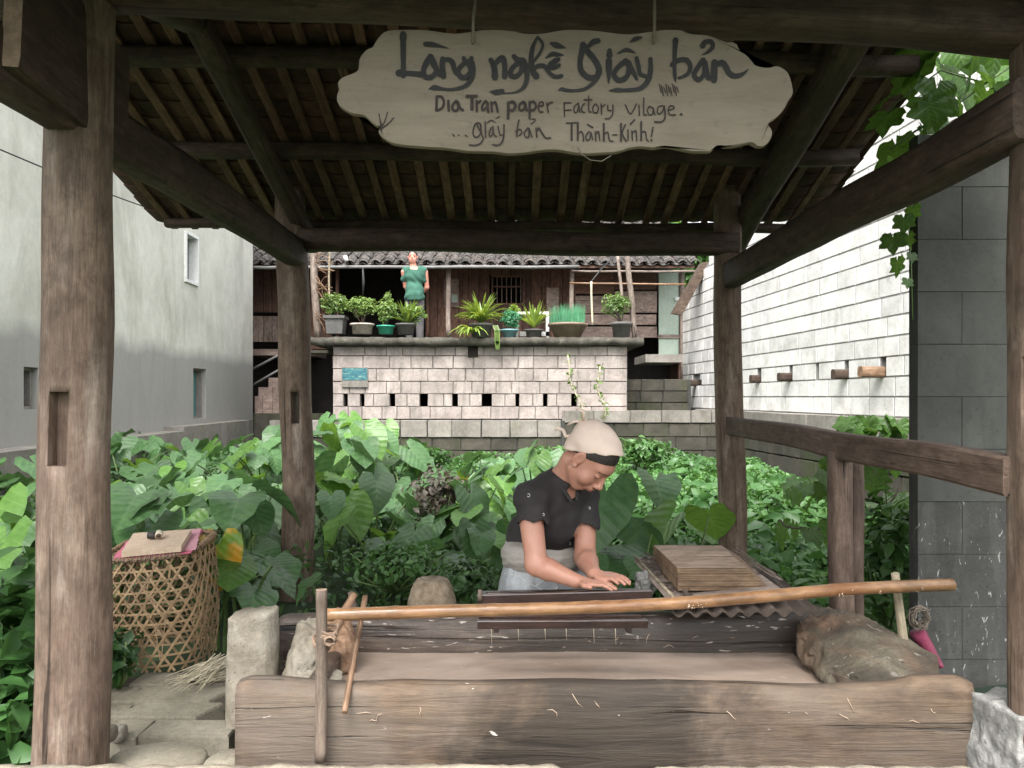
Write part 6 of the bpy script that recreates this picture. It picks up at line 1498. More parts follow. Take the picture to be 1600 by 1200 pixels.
def taro(x, y, ztop, nleaf, size, lab, seed, group, light=0.25, spread=0.32, face=0.75):
    rr = random.Random(seed); z0 = ground_z(x, y) - 0.02
    t = thing('taro_plant', lab, 'taro plant', (x, y, z0), group); mb = MB()
    for k in range(nleaf):
        az = -PI / 2 + rr.gauss(0, 1.0) if rr.random() < face else rr.uniform(0, 2*PI)
        h = (ztop - z0) * (1.0 if k == 0 else rr.uniform(0.55, 1.0)); sp_ = spread * rr.uniform(0.4, 1.2)
        tip = Vector((x + math.cos(az) * sp_, y + math.sin(az) * sp_, z0 + h)); mid_ = Vector((x + math.cos(az) * sp_ * 0.3, y + math.sin(az) * sp_ * 0.3, z0 + h * 0.6))
        base_ = Vector((x + math.cos(az) * 0.03, y + math.sin(az) * 0.03, z0))
        pts = [base_.lerp(mid_, 0.5), mid_, mid_.lerp(tip, 0.55) + Vector((0, 0, 0.02)), tip]; mb.tube([base_] + pts, [0.014, 0.012, 0.009, 0.007, 0.005], 5, cap=False)
        q = rr.random(); m = M_tarol if q < light else M_taro
        if q > 0.994: m = M_taroy
        s = size * rr.uniform(0.65, 1.2) * (1.0 if k else 1.05)
        put_leaf(t, 'leaf', rr.choice(TL[m.name]), tip, az + rr.gauss(0, 0.25), math.radians(rr.uniform(5, 58)), rr.gauss(0, 0.28), s)
    mb.build('stem', M_stem, t, smooth=True)
    return t
env_x = [-60, 40, 120, 200, 250, 285, 330, 365, 400, 450, 520, 565, 600, 640, 690, 760, 860, 960, 1010, 1120]
env_y = [640, 650, 655, 655, 672, 705, 712, 690, 662, 650, 630, 645, 668, 715, 725, 705, 705, 745, 750, 775]
rr0 = random.Random(42); pts_ = []; taros_ = []
def try_pt(x, y, dmin):
    for q in pts_:
        if (q[0]-x)**2 + (q[1]-y)**2 < dmin**2: return False
    pts_.append((x, y)); return True
n_ = 0
for _ in range(6000):
    y = rr0.uniform(3.75, 9.3); px = rr0.uniform(-40, 800); x = (px - 800) * y / 1200
    if x < -4.4 or x > 0.2: continue
    if px > 610 and (y < 5.0 or rr0.random() < 0.35): continue
    if y < 4.15 and -1.95 < x < -0.8 and y < 3.95: continue
    if px > 500 and y < 5.2: continue
    if y < 5.0 and 385 < px < 560: continue
    if abs(px + 0 - 468) < 100 and y < 5.4: continue
    if not try_pt(x, y, 0.30 + 0.035 * (y - 3.7)): continue
    e = float(np.interp(px, env_x, env_y)); yt = e + 13 + max(0, 8.3 - y) * 34 + rr0.uniform(-8, 22)
    if y < 5: yt = min(yt, 840)
    zt = CAMH - (yt - 620) * y / 1200
    zt = max(zt, ground_z(x, y) + 0.45)
    taros_.append((px, y, zt, rr0.choice((3, 4, 4, 5)), n_)); cell_ = 0
    n_ += 1
def colname(px):
    for lim, nm in ((75, 'at the left edge of the photo'), (150, 'hidden partly by the front left post'), (205, 'just right of the front left post'), (262, 'above the basket'), (325, 'below the teal shutter'), (372, 'in front of the concrete ledge'), (420, 'below the corner of the plastered building'), (470, 'beside the left rear post'), (520, 'just right of the left rear post'), (575, 'below the blue poster'), (660, 'below the holes of the terrace blocks'), (735, 'between the brown weed and the garden wall'), (2000, 'left of the shoulder of the woman')):
        if px < lim: return nm
cells = {}
for tt_ in taros_:
    rowi = 0 if tt_[1] > 8 else 1 if tt_[1] > 6.6 else 2 if tt_[1] > 5.3 else 3
    cells.setdefault((colname(tt_[0]), rowi), []).append(tt_)
for (cn, ri_), lst2 in cells.items():
    lst2.sort(key=lambda q: -q[2] / q[1])
    rown = ('rearmost', 'rear', 'middle', 'front')[ri_]
    sizes = {1: ('',), 2: ('taller ', 'lower '), 3: ('tallest ', 'middling ', 'lowest ')}.get(len(lst2), ('tallest ', 'second tallest ', 'third tallest ', 'lower ', 'lowest ', 'shortest '))
    for j, (px, y, zt, nl2, sd2) in enumerate(lst2):
        taro((px - 800) * y / 1200, y, zt, nl2, 0.36 if y > 6 else 0.30, sizes[min(j, len(sizes) - 1)] + 'green taro in the ' + rown + ' row ' + cn, sd2, 'taro plants filling the garden bed', light=0.22, spread=0.30)
# centre and right: individuals that can be pointed at
for (px, Y, yt, nl_, s, lab, li) in (
    (585, 6.2, 760, 4, 0.30, 'taro with long blue-green leaves between the left rear post and the cone stone', 0.2),
    (640, 5.6, 835, 4, 0.24, 'small taro with folded narrow leaves above the cone stone', 0.1),
    (735, 6.0, 760, 5, 0.32, 'taro with bright leaves just left of the shoulder of the woman', 0.5),
    (700, 7.0, 745, 4, 0.34, 'pale taro above the brownish weed left of the woman', 0.5),
    (760, 7.4, 712, 4, 0.38, 'light green taro behind the shoulder of the woman at the far wall', 0.6),
    (835, 6.8, 705, 5, 0.36, 'taro with pale broad leaves behind the head of the woman', 0.5),
    (740, 4.9, 830, 4, 0.27, 'dark taro hanging low beside the waist of the woman', 0.15),
    (770, 5.4, 790, 4, 0.28, 'mid green taro close behind the back of the woman', 0.3),
    (700, 5.2, 880, 3, 0.24, 'dark taro with drooping leaves between the cone stone and the apron', 0.1),
    (965, 4.4, 775, 3, 0.40, 'taro with one very large water-beaded leaf right of the black shirt', 0.0),
    (1010, 5.2, 752, 4, 0.30, 'taro with raised pale leaves left of the right rear post', 0.35),
    (1090, 5.6, 770, 4, 0.30, 'bright green taro touching the right rear post', 0.7),
    (992, 4.1, 832, 3, 0.24, 'small bluish taro between the black shirt and the paper block', 0.0),
    (1075, 4.3, 812, 3, 0.34, 'bright upright taro leaf right behind the paper block', 1.0),
    (950, 3.7, 880, 3, 0.17, 'tiny pointed taro beside the hands of the woman', 0.1),
    (520, 3.75, 905, 2, 0.16, 'thin upright taro shoot behind the left end of the pole', 0.6),
    (385, 3.75, 860, 3, 0.27, 'dark ribbed taro leaf between the basket and the left rear post', 0.0),
    (350, 3.78, 838, 3, 0.25, 'yellowing taro leaf right beside the basket', 1.0),
    (235, 4.1, 770, 4, 0.40, 'taro with a great dark ribbed leaf above the basket', 0.0),
    (385, 4.5, 775, 4, 0.36, 'taro with a large drooping blue-green leaf left of the rear post', 0.0),
    (20, 4.2, 770, 5, 0.36, 'large dark taro at the left edge beyond the front post', 0.2),
    (10, 3.7, 830, 5, 0.34, 'low dark taro above the leafy weed at the left edge', 0.1),
    (15, 5.2, 730, 5, 0.36, 'mid distance taro at the left edge above the large dark one', 0.2)):
    taro((px - 800) * Y / 1200, Y, CAMH - (yt - 620) * Y / 1200, nl_, s, lab, int(px * 7 + yt), None, light=li, spread=0.2, face=0.9)
# yellow leaf by the basket
o = thing('taro_leaf_stalk', 'green and yellow dying taro leaf hanging beside the basket rim', 'taro leaf', tuple(P(345, 905, 3.62)))
put_leaf(o, 'leaf', TL[M_taroy.name][0], P(342, 860, 3.62), -PI / 2 + 0.2, math.radians(82), 0.1, 0.27)
mb = MB(); mb.tube([P(352, 960, 3.75), P(348, 900, 3.68), P(342, 860, 3.63)], 0.006, 5); mb.build('stem', M_stem, o, smooth=True)
# ---- undergrowth over the garden soil
g_ = np.random.default_rng(3)
def scatter(name, n, xr, yr, hf, size, mat, seed, jit=0.05, flat=0.4, keep=None, dens=1.0):
    g2 = np.random.default_rng(seed); y = yr[0] + (yr[1] - yr[0]) * g2.random(n) ** dens; x = xr[0] + (xr[1] - xr[0]) * g2.random(n)
    C = []
    for xx, yy in zip(x, y):
        if keep and not keep(xx, yy): continue
        C.append((xx, yy, hf(xx, yy)))
    C = np.array(C); C[:, 2] += g2.random(len(C)) * jit
    d = g2.normal(size=C.shape) * 0.5 + np.array([0, -0.5, 0.6])
    o = leaves_at(name, C, d, size, mat, None, g2, flat, 'stuff'); return o
scatter('undergrowth', 15000, (-4.5, 1.3), (3.3, 9.5), lambda x, y: ground_z(x, y) + 0.14 + 0.20 * mnoise.noise(Vector((x * 1.5, y * 1.5, 3))), 0.055, M_weed, 5, 0.22, keep=lambda x, y: not (y < 3.8 and x < -0.9))
def mound(x, y):
    t = min(1, max(0, (y - 4.2) / 5.6)); z = 0.02 + 0.28 * t + 0.13 * mnoise.noise(Vector((x * 1.1, y * 0.9, 7))) + 0.07 * mnoise.noise(Vector((x * 3, y * 3, 2)))
    z += 0.16 * math.exp(-((x - 2.6) ** 2 / 0.5 + (y - 8.6) ** 2 / 1.5)) + 0.20 * math.exp(-((x - 2.35) ** 2 / 0.3 + (y - 6.6) ** 2 / 1.0))
    edge = min(1, max(0, (x - 0.35) / 0.7)); z = (z) * edge + (ground_z(x, y)) * (1 - edge)
    wallx = 4.0 - 0.083 * (y - 4) - 0.25; z -= 0.25 * max(0, 1 - (wallx - x) / 0.6) if x > wallx - 0.6 else 0
    return z
def inm(x, y): return 0.35 < x < 4.0 - 0.083 * (y - 4) - 0.15
scatter('creeper_cover', 42000, (0.3, 3.9), (4.0, 11.7), mound, 0.062, M_cover, 6, 0.10, keep=inm, dens=1.15)
scatter('far_undergrowth', 9000, (-3.0, 2.2), (8.8, 11.75), lambda x, y: 0.12 + 0.22 * mnoise.noise(Vector((x * 1.5, y * 1.5, 5))) + (0.1 if y > 10.5 else 0), 0.08, M_cover, 16, 0.18)
scatter('creeper_broad_leaves', 3000, (0.3, 3.9), (4.2, 11.0), lambda x, y: mound(x, y) + 0.03, 0.13, M_shrub, 26, 0.10, keep=inm, dens=1.1)
V = []; xs3 = np.linspace(0.3, 3.9, 46); ys3 = np.linspace(4.0, 11.75, 70)
for y in ys3:
    for x in xs3: V.append((x, y, mound(x, y) - 0.02))
F = [(j*46+i, j*46+i+1, (j+1)*46+i+1, (j+1)*46+i) for j in range(69) for i in range(45)]
mk('creeper_bed', mesh('creeper bed', V, F, M_earthgreen), None)['kind'] = 'structure'
def bush(name, lab, cat, c, rad, n, size, mat, seed, group=None, **kw):
    t = thing(name, lab, cat, (c[0], c[1], c[2] - rad[2]), group); leafcloud('foliage', c, rad, n, size, mat, t, seed, **kw); twigs(t, (c[0], c[1], c[2] - rad[2] * 1.1), c, 9, seed, rad[0] * 0.7, M_stem); return t
bush('brown_leaved_weed', 'tall weed with dull brownish purple leaves in the middle of the garden', 'weed', tuple(P(690, 775, 6.3)), (0.38, 0.35, 0.30), 700, 0.06, M_purple, 3, hollow=0.1)
if 0: bush('brown_leaved_weed', 'second patch of brownish purple leaves lower beside the first, nearer the woman', 'weed', tuple(P(735, 815, 6.0)), (0.28, 0.3, 0.24), 380, 0.07, M_purple, 13, hollow=0.1)
bush('green_weed', 'dark green weedy growth behind the cone stone', 'weed', tuple(P(620, 880, 4.4)), (0.42, 0.28, 0.16), 700, 0.045, M_weed, 4, hollow=0.1)
bush('green_weed', 'low grassy weed between the cone stone and the apron', 'weed', tuple(P(735, 905, 4.0)), (0.20, 0.22, 0.16), 500, 0.045, M_weed, 24, hollow=0.1)
bush('bright_weed', 'bright green fine-leaved weed below the mossy garden wall', 'weed', tuple(P(655, 715, 9.0)), (0.5, 0.3, 0.2), 500, 0.09, M_cover, 6, hollow=0.1)
bush('bright_weed', 'bright mound of weed at the far wall just right of the headscarf', 'weed', tuple(P(1005, 705, 9.0)), (0.45, 0.3, 0.2), 600, 0.075, M_cover, 8, hollow=0.1)
bush('broadleaf_weed', 'leafy green weed in the lower left corner outside the front post', 'weed', tuple(P(0, 1010, 2.75)), (0.30, 0.36, 0.36), 420, 0.115, M_shrub, 9, hollow=0.25)
bush('broadleaf_weed', 'low leafy weed at the foot of the front left post in the corner', 'weed', tuple(P(20, 1120, 2.6)), (0.22, 0.3, 0.22), 220, 0.10, M_shrub, 19, hollow=0.2)
bush('broadleaf_weed', 'small leafy weed between the front post and the basket', 'weed', tuple(P(186, 1020, 3.05)), (0.075, 0.12, 0.13), 150, 0.055, M_shrub, 10, hollow=0.15)
# thin weeds in front of the terrace
for i, (px, py0, py1, lab) in enumerate(((905, 660, 555, 'taller thin dried weed stem in front of the terrace blocks'), (936, 655, 572, 'shorter faint weed stem in front of the terrace blocks'))):
    t = thing('weed_stem', lab, 'weed', tuple(P(px, py0, 11.6))); mb = MB(); a = P(px + 8, py0, 11.6); b_ = P(px - 22 if i == 0 else px - 3, py1, 11.55); q = [a.lerp(b_, k / 8) + Vector((0.04 * math.sin(k), 0, 0)) for k in range(9)]; mb.tube(q, 0.011, 5); mb.build('stem', M_straw, t, smooth=True)
    C = np.array([tuple(q[k] + Vector((random.uniform(-.05, .05), 0, random.uniform(-.05, .05)))) for k in range(9) for _ in range(5)]); leaves_at('foliage', C, np.zeros_like(C), 0.07, M_potg, t, np.random.default_rng(i), 0.2)
# ---- climbing vine over the dark wall, right
cv = thing('climbing_vine', 'vine with large lobed green leaves climbing over the top of the dark wall', 'vine', tuple(P(1500, 200, 3.35)))
rv = random.Random(12)
def vleaf(px, py, Y, s, az=None, tilt=None, par=None):
    put_leaf(par, 'leaf', rv.choice(VL), P(px, py, Y), (-PI/2 + rv.gauss(0, 0.9)) if az is None else az, math.radians(rv.uniform(35, 95) if tilt is None else tilt), rv.gauss(0, 0.4), s)
for (px, py, s) in ((1385, 185, .17), (1400, 235, .22), (1440, 215, .24), (1465, 150, .26), (1500, 190, .24), (1540, 160, .24), (1480, 110, .26), (1520, 95, .26), (1560, 110, .24), (1440, 105, .20), (1420, 125, .16), (1545, 130, .22), (1500, 240, .2), (1455, 255, .17), (1415, 262, .15), (1565, 175, .2), (1378, 160, .10), (1430, 80, .2), (1465, 190, .22), (1525, 215, .2), (1495, 75, .24), (1560, 70, .24), (1395, 262, .13), (1575, 140, .22), (1530, 60, .2), (1600, 100, .24), (1620, 150, .24), (1600, 60, .24), (1450, 165, .18), (1510, 140, .2)):
    vleaf(px, py, rv.uniform(3.25, 3.7), s * 1.05, par=cv)
mb = MB(); mb.tube([P(1600, 90, 3.4), P(1540, 130, 3.42), P(1480, 175, 3.45), P(1430, 205, 3.4), P(1392, 232, 3.4)], 0.005, 5); mb.tube([P(1540, 130, 3.42), P(1470, 110, 3.5), P(1400, 160, 3.5), P(1372, 200, 3.5)], 0.004, 5)
mb.build('stem', M_stem, cv, smooth=True)
cv2 = thing('hanging_vine', 'short vine runner with lobed leaves hanging at the left edge of the dark wall', 'vine', tuple(P(1420, 340, 3.25)))
for (px, py, s) in ((1412, 345, .10), (1395, 375, .12), (1402, 412, .11), (1420, 372, .09), (1425, 400, .06), (1418, 440, .06), (1426, 330, .1)):
    vleaf(px, py, 3.24, s * 0.95, tilt=rv.uniform(60, 100), par=cv2)
mb = MB(); mb.tube([P(1428, 300, 3.26), P(1420, 360, 3.26), P(1424, 420, 3.26), P(1426, 500, 3.27)], 0.0025, 5); mb.build('stem', M_stem, cv2, smooth=True)
cv3 = thing('creeping_vine', 'lobed vine creeping along the plinth behind the short struts', 'vine', tuple(P(1330, 700, 5.0)))
for k in range(46):
    px = rv.uniform(1210, 1420); py = rv.uniform(655, 690) if k < 16 else rv.uniform(700, 860)
    if k < 16: px = rv.uniform(1290, 1425)
    Y = 5.6 if k < 16 else rv.uniform(4.0, 5.2); vleaf(px, py, Y, rv.uniform(.14, .22), par=cv3)
mb = MB()
for (x0, y0, x1, y1) in ((1395, 900, 1388, 690), (1360, 880, 1400, 760), (1330, 760, 1420, 700), (1280, 830, 1210, 815)):
    a = P(x0, y0, 4.3); b_ = P(x1, y1, 4.5); mb.tube([a.lerp(b_, i / 6) + Vector((0.03 * math.sin(i * 1.3), 0, 0.01 * math.cos(i))) for i in range(7)], 0.006, 5)
mb.build('stem', M_bark, cv3, smooth=True)
bush('creeper_clump', 'glossy leafy clump filling the gap between the struts and the dark wall', 'bush', tuple(P(1385, 860, 4.0)), (0.22, 0.35, 0.42), 620, 0.075, M_cover, 14, hollow=0.1)
# ---- tree beyond the house
def tree(lab, c, trunk_h, rad, n, size, seed):
    t = thing('tree', lab, 'tree', (c[0], c[1], 0)); mb = MB(); top = Vector((c[0], c[1], trunk_h)); mb.tube([(c[0], c[1], -0.2), (c[0] + .05, c[1], trunk_h * 0.5), top], [0.18, 0.14, 0.09], 8)
    rt = random.Random(seed)
    for k in range(7): a = rt.uniform(0, 6.28); e = top + Vector((math.cos(a) * rad[0] * .6, math.sin(a) * rad[1] * .6, rad[2] * rt.uniform(.1, .7))); mb.tube([top - Vector((0, 0, .5)), top.lerp(e, .5) + Vector((0, 0, .15)), e], [0.07, 0.05, 0.02], 6)
    mb.build('trunk', M_bark, t, smooth=True)
    leafcloud('crown', (c[0], c[1], trunk_h + rad[2] * 0.5), rad, n, size, M_tree, t, seed, hollow=0.2)
tree('bright green tree just showing over the ridge of the old house at its right end', (4.3, 20.5), 4.4, (1.7, 1.5, 1.3), 2600, 0.30, 3)
tree('leafy tree beyond the right end of the white gable wall, mostly hidden', (7.6, 19), 3.6, (1.8, 1.8, 1.6), 1600, 0.30, 5)
# ---------------------------------------------------------------- smooth bodies from distance fields
class Field:
    def __init__(s, lo, hi, h):
        s.lo = np.array(lo, float); s.h = h; s.n = np.ceil((np.array(hi) - s.lo) / h).astype(int) + 1
        s.D = np.full(s.n, 0.5, dtype=np.float32)
    def _sub(s, a, b_, m):
        i0 = np.clip(np.floor((np.array(a) - m - s.lo) / s.h).astype(int), 0, s.n - 1); i1 = np.clip(np.ceil((np.array(b_) + m - s.lo) / s.h).astype(int) + 1, 1, s.n)
        sl_ = tuple(slice(i0[k], i1[k]) for k in range(3))
        ax = [(s.lo[k] + s.h * np.arange(i0[k], i1[k])).astype(np.float32) for k in range(3)]
        return sl_, np.meshgrid(*ax, indexing='ij', sparse=True)
    def _mix(s, sl_, d, k, op):
        D = s.D[sl_]
        if op == 'add':
            if k > 0: hh = np.clip(0.5 + 0.5 * (D - d) / k, 0, 1); s.D[sl_] = D * (1 - hh) + d * hh - k * hh * (1 - hh)
            else: s.D[sl_] = np.minimum(D, d)
        else:      # subtract
            if k > 0: hh = np.clip(0.5 - 0.5 * (D + d) / k, 0, 1); s.D[sl_] = D * (1 - hh) + (-d) * hh + k * hh * (1 - hh)
            else: s.D[sl_] = np.maximum(D, -d)
    def ell(s, c, r, R=None, k=0.01, op='add'):
        c = np.array(c, float); r = np.array(r, float); m = max(r); sl_, (x, y, z) = s._sub(c - m, c + m, 0.02 + k * 2)
        x = x - c[0]; y = y - c[1]; z = z - c[2]
        if R is not None:
            R = np.array(R); u = x * R[0, 0] + y * R[1, 0] + z * R[2, 0]; v = x * R[0, 1] + y * R[1, 1] + z * R[2, 1]; w = x * R[0, 2] + y * R[1, 2] + z * R[2, 2]
        else: u, v, w = x, y, z
        k0 = np.sqrt((u / r[0]) ** 2 + (v / r[1]) ** 2 + (w / r[2]) ** 2); k1 = np.sqrt((u / r[0]**2) ** 2 + (v / r[1]**2) ** 2 + (w / r[2]**2) ** 2) + 1e-9
        s._mix(sl_, k0 * (k0 - 1) / k1, k, op)
    def cap(s, a, b_, r0, r1, k=0.01, op='add'):
        a = np.array(a, float); b_ = np.array(b_, float); m = max(r0, r1); sl_, (x, y, z) = s._sub(np.minimum(a, b_) - m, np.maximum(a, b_) + m, 0.02 + k * 2)
        ba = b_ - a; L2 = (ba ** 2).sum(); t = np.clip(((x - a[0]) * ba[0] + (y - a[1]) * ba[1] + (z - a[2]) * ba[2]) / L2, 0, 1)
        d = np.sqrt((x - a[0] - t * ba[0]) ** 2 + (y - a[1] - t * ba[1]) ** 2 + (z - a[2] - t * ba[2]) ** 2) - (r0 + (r1 - r0) * t); s._mix(sl_, d, k, op)
    def plane(s, p_, n, k=0.0):
        """keep the side the normal points away from"""
        ax = [(s.lo[i] + s.h * np.arange(s.n[i])).astype(np.float32) for i in range(3)]; x, y, z = np.meshgrid(*ax, indexing='ij', sparse=True)
        n = np.array(n, float); n /= np.linalg.norm(n); s.D = np.maximum(s.D, (x - p_[0]) * n[0] + (y - p_[1]) * n[1] + (z - p_[2]) * n[2]).astype(np.float32)
    def wrinkle(s, amp, sc, seed=0):
        """small folds"""
        ax = [(s.lo[i] + s.h * np.arange(s.n[i])).astype(np.float32) for i in range(3)]; x, y, z = np.meshgrid(*ax, indexing='ij', sparse=True)
        f = np.sin(x * sc * 1.0 + 3 * np.sin(z * sc * 0.45 + seed) + y * sc * 0.4) * np.sin(z * sc * 0.8 + 2 * np.sin(x * sc * 0.6) + seed) ; s.D = (s.D + amp * f).astype(np.float32)
    def mesh(s):
        D = s.D; ins = D < 0; nx, ny, nz_ = D.shape
        cnt_ = np.zeros((nx-1, ny-1, nz_-1), np.int8)
        offs = [(i, j, k) for i in (0, 1) for j in (0, 1) for k in (0, 1)]
        for (i, j, k) in offs: cnt_ += ins[i:nx-1+i, j:ny-1+j, k:nz_-1+k]
        idx = np.argwhere((cnt_ > 0) & (cnt_ < 8)); vid = np.full(cnt_.shape, -1, np.int32); vid[tuple(idx.T)] = np.arange(len(idx))
        vals = np.stack([D[idx[:, 0] + i, idx[:, 1] + j, idx[:, 2] + k] for (i, j, k) in offs], 1)
        acc = np.zeros((len(idx), 3)); c_ = np.zeros(len(idx))
        for a in range(8):
            for ax_ in range(3):
                if offs[a][ax_] == 0:
                    o2 = list(offs[a]); o2[ax_] = 1; b_ = offs.index(tuple(o2)); da, db = vals[:, a], vals[:, b_]; m = (da < 0) != (db < 0)
                    t = np.where(m, da / np.where(m, da - db, 1), 0); pnt = np.array(offs[a], float)[None, :].repeat(len(idx), 0); pnt[:, ax_] += t; acc[m] += pnt[m]; c_[m] += 1
        V = (idx + acc / np.maximum(c_, 1)[:, None]) * s.h + s.lo; F = []
        for ax_ in range(3):
            b1, b2 = [q for q in range(3) if q != ax_]
            A = [slice(None)] * 3; B = [slice(None)] * 3; A[ax_] = slice(0, -1); B[ax_] = slice(1, None)
            ch = ins[tuple(A)] != ins[tuple(B)]; e = np.argwhere(ch); e = e[(e[:, b1] > 0) & (e[:, b2] > 0) & (e[:, b1] < D.shape[b1] - 1) & (e[:, b2] < D.shape[b2] - 1)]
            d1 = np.zeros(3, int); d1[b1] = 1; d2 = np.zeros(3, int); d2[b2] = 1
            q = np.stack([vid[tuple((e - d1 - d2).T)], vid[tuple((e - d2).T)], vid[tuple(e.T)], vid[tuple((e - d1).T)]], 1)
            fl = ins[tuple(e.T)]
            if ax_ == 1: fl = ~fl
            q[~fl] = q[~fl][:, ::-1]; F.append(q)
        F = np.concatenate(F); F = F[(F >= 0).all(1)]
        return V, F
def relax(V, F, it=2, lam=0.5):
    for _ in range(it):
        acc = np.zeros_like(V); c_ = np.zeros(len(V))
        for a in range(4):
            b_ = F[:, (a + 1) % 4]; np.add.at(acc, F[:, a], V[b_]); np.add.at(c_, F[:, a], 1); np.add.at(acc, b_, V[F[:, a]]); np.add.at(c_, b_, 1)
        V = V * (1 - lam) + lam * acc / np.maximum(c_, 1)[:, None]
    return V
def fieldobj(fld, name, mats, parent, it=2, matf=None):
    V, F = fld.mesh(); V = relax(V, F, it, 0.5); me = mesh_np(name, V, F, None, True)
    for m in mats: me.materials.append(m)
    if matf is not None:
        C = V[F].mean(1); me.polygons.foreach_set('material_index', matf(C).astype(np.int32))
    me.update(); return mk(name, me, parent)
# ---------------------------------------------------------------- the woman
WO = thing('person', 'woman in a black short-sleeved shirt and cream headscarf bending over the vat', 'person', (0.14, 3.3, -0.36))
hdir = Vector((math.sin(math.radians(56)), -math.cos(math.radians(56)), 0)); pt = math.radians(55)
U = hdir * math.sin(pt) + Vector((0, 0, math.cos(pt))); Nf = hdir * math.cos(pt) - Vector((0, 0, math.sin(pt)))
# roll the head slightly
Lf = U.cross(Nf).normalized()
HR = np.array([[Lf.x, Nf.x, U.x], [Lf.y, Nf.y, U.y], [Lf.z, Nf.z, U.z]])
HC = np.array(P(924, 714, 2.96)); HS_ = 1.11
def H(x, y, z): return HC + HR @ (np.array((x, y, z)) * HS_)
C0 = np.array(P(872, 764, 3.05)); sh_r = np.array(P(826, 778, 2.95)); sh_l = np.array(P(914, 772, 3.16))
el_r = np.array(P(838, 882, 2.88)); wr_r = np.array(P(901, 908, 2.80)); el_l = np.array(P(914, 870, 3.03)); wr_l = np.array(P(928, 897, 2.86))
pel = np.array(P(852, 920, 3.28)); wst = np.array(P(862, 862, 3.20)); nk0 = np.array(P(880, 752, 3.06)); nk1 = H(0, -0.028, -0.07)
fd = np.array((0.60, -0.80, 0)); rt = np.array((-0.80, -0.60, 0)); upz = np.array((0, 0, 1.0))
spine = (C0 - pel); spine /= np.linalg.norm(spine)
fwd = fd - spine * (fd @ spine); fwd /= np.linalg.norm(fwd); TR = np.stack([np.cross(fwd, spine), fwd, spine], 1)
def torso(f, off, k=0.03, upper=True):
    ch = C0 - spine * 0.10
    f.ell(ch, (0.145 + off, 0.100 + off, 0.155 + off), TR, k)
    f.ell(C0 - spine * 0.14 + fwd * 0.035, (0.115 + off, 0.085 + off, 0.08 + off), TR, k)
    f.ell(pel + spine * 0.20, (0.130 + off, 0.098 + off, 0.14 + off), TR, k)
    f.ell(pel, (0.165 + off, 0.125 + off, 0.14 + off), TR, k)
    for s_ in (sh_r, sh_l): f.cap(C0 + spine * 0.005 - fwd * 0.01, s_, 0.062 + off, 0.050 + off, k)
B = Field((-0.10, 2.55, 0.30), (0.50, 3.45, 1.26), 0.0034)
torso(B, -0.012)
B.cap(nk0, nk1, 0.054, 0.049, 0.02)
B.cap(nk0 - spine * 0.03, nk0 + spine * 0.0, 0.07, 0.055, 0.03)
# arms
for (s_, e_, w_) in ((sh_r, el_r, wr_r), (sh_l, el_l, wr_l)):
    m_ = s_ * 0.55 + e_ * 0.45; B.cap(s_, e_, 0.049, 0.041, 0.015)
    fm_ = e_ * 0.68 + w_ * 0.32; B.cap(e_, fm_, 0.040, 0.040, 0.02); B.cap(fm_, w_, 0.039, 0.026, 0.015)
# hands flat on the mould
def hand(w_, d, side, thumb, hz_=0.0, cup=0.0):
    d = np.array(d, float); d /= np.linalg.norm(d); nrm = np.cross(side, d); nrm /= np.linalg.norm(nrm)
    if nrm[2] < 0: nrm = -nrm
    side = np.cross(d, nrm); side /= np.linalg.norm(side); side = side * thumb     # towards the thumb
    pc2 = w_ + d * 0.045
    R = np.stack([side, d, nrm], 1)
    B.ell(pc2, (0.037, 0.050, 0.0145), R, 0.012)
    B.cap(w_, w_ + d * 0.03, 0.022, 0.018, 0.012)
    for q, (o_, ln, sp) in enumerate(((0.027, 0.058, 0.06), (0.0095, 0.065, 0.02), (-0.0085, 0.061, -0.03), (-0.025, 0.048, -0.09))):
        k0 = w_ + d * (0.084 - abs(o_ - 0.005) * 0.25) + side * o_; dd = d + side * sp; dd /= np.linalg.norm(dd)
        k1 = k0 + dd * ln * 0.45 + nrm * (0.006 + cup); k2 = k1 + (dd - nrm * 0.28) * ln * 0.32; k3 = k2 + (dd - nrm * 0.45) * ln * 0.24
        B.cap(k0 - d * 0.02, k1, 0.0092, 0.0082, 0.004); B.cap(k1, k2, 0.0082, 0.0074, 0.002); B.cap(k2, k3, 0.0074, 0.0062, 0.002)
    t0 = w_ + d * 0.022 + side * 0.026; t1 = t0 + (d * 0.6 + side * 0.8) * 0.034; t2 = t1 + (d * 0.9 + side * 0.35) * 0.028
    B.cap(t0 - side * 0.01, t1, 0.0135, 0.0105, 0.006); B.cap(t1, t2, 0.0100, 0.0080, 0.002)
hand(wr_r, (0.90, -0.33, -0.06), np.array((0, 1.0, 0)), 1)
hand(wr_l, (0.70, -0.60, -0.08), np.array((0.5, 0.8, 0)), -1, cup=0.004)
# head
R = HR
def HE(c, r, k, op='add'): B.ell(H(*c), np.array(r) * HS_, R, k, op)
def HCp(a, b_, r0, r1, k, op='add'): B.cap(H(*a), H(*b_), r0 * HS_, r1 * HS_, k, op)
HE((0, -0.014, 0.030), (0.073, 0.090, 0.080), 0.01)
HE((0, 0.022, -0.030), (0.063, 0.064, 0.078), 0.025)
HE((0, 0.046, -0.088), (0.027, 0.030, 0.022), 0.03)
for s_ in (-1, 1):
    HE((s_ * 0.037, 0.055, -0.038), (0.028, 0.024, 0.028), 0.02)
    HCp((s_ * 0.054, 0.0, -0.062), (s_ * 0.022, 0.052, -0.096), 0.013, 0.012, 0.025)
HE((0, 0.064, 0.024), (0.050, 0.024, 0.022), 0.02)
for s_ in (-1, 1): HE((s_ * 0.031, 0.096, -0.002), (0.020, 0.016, 0.011), 0.012, 'sub')
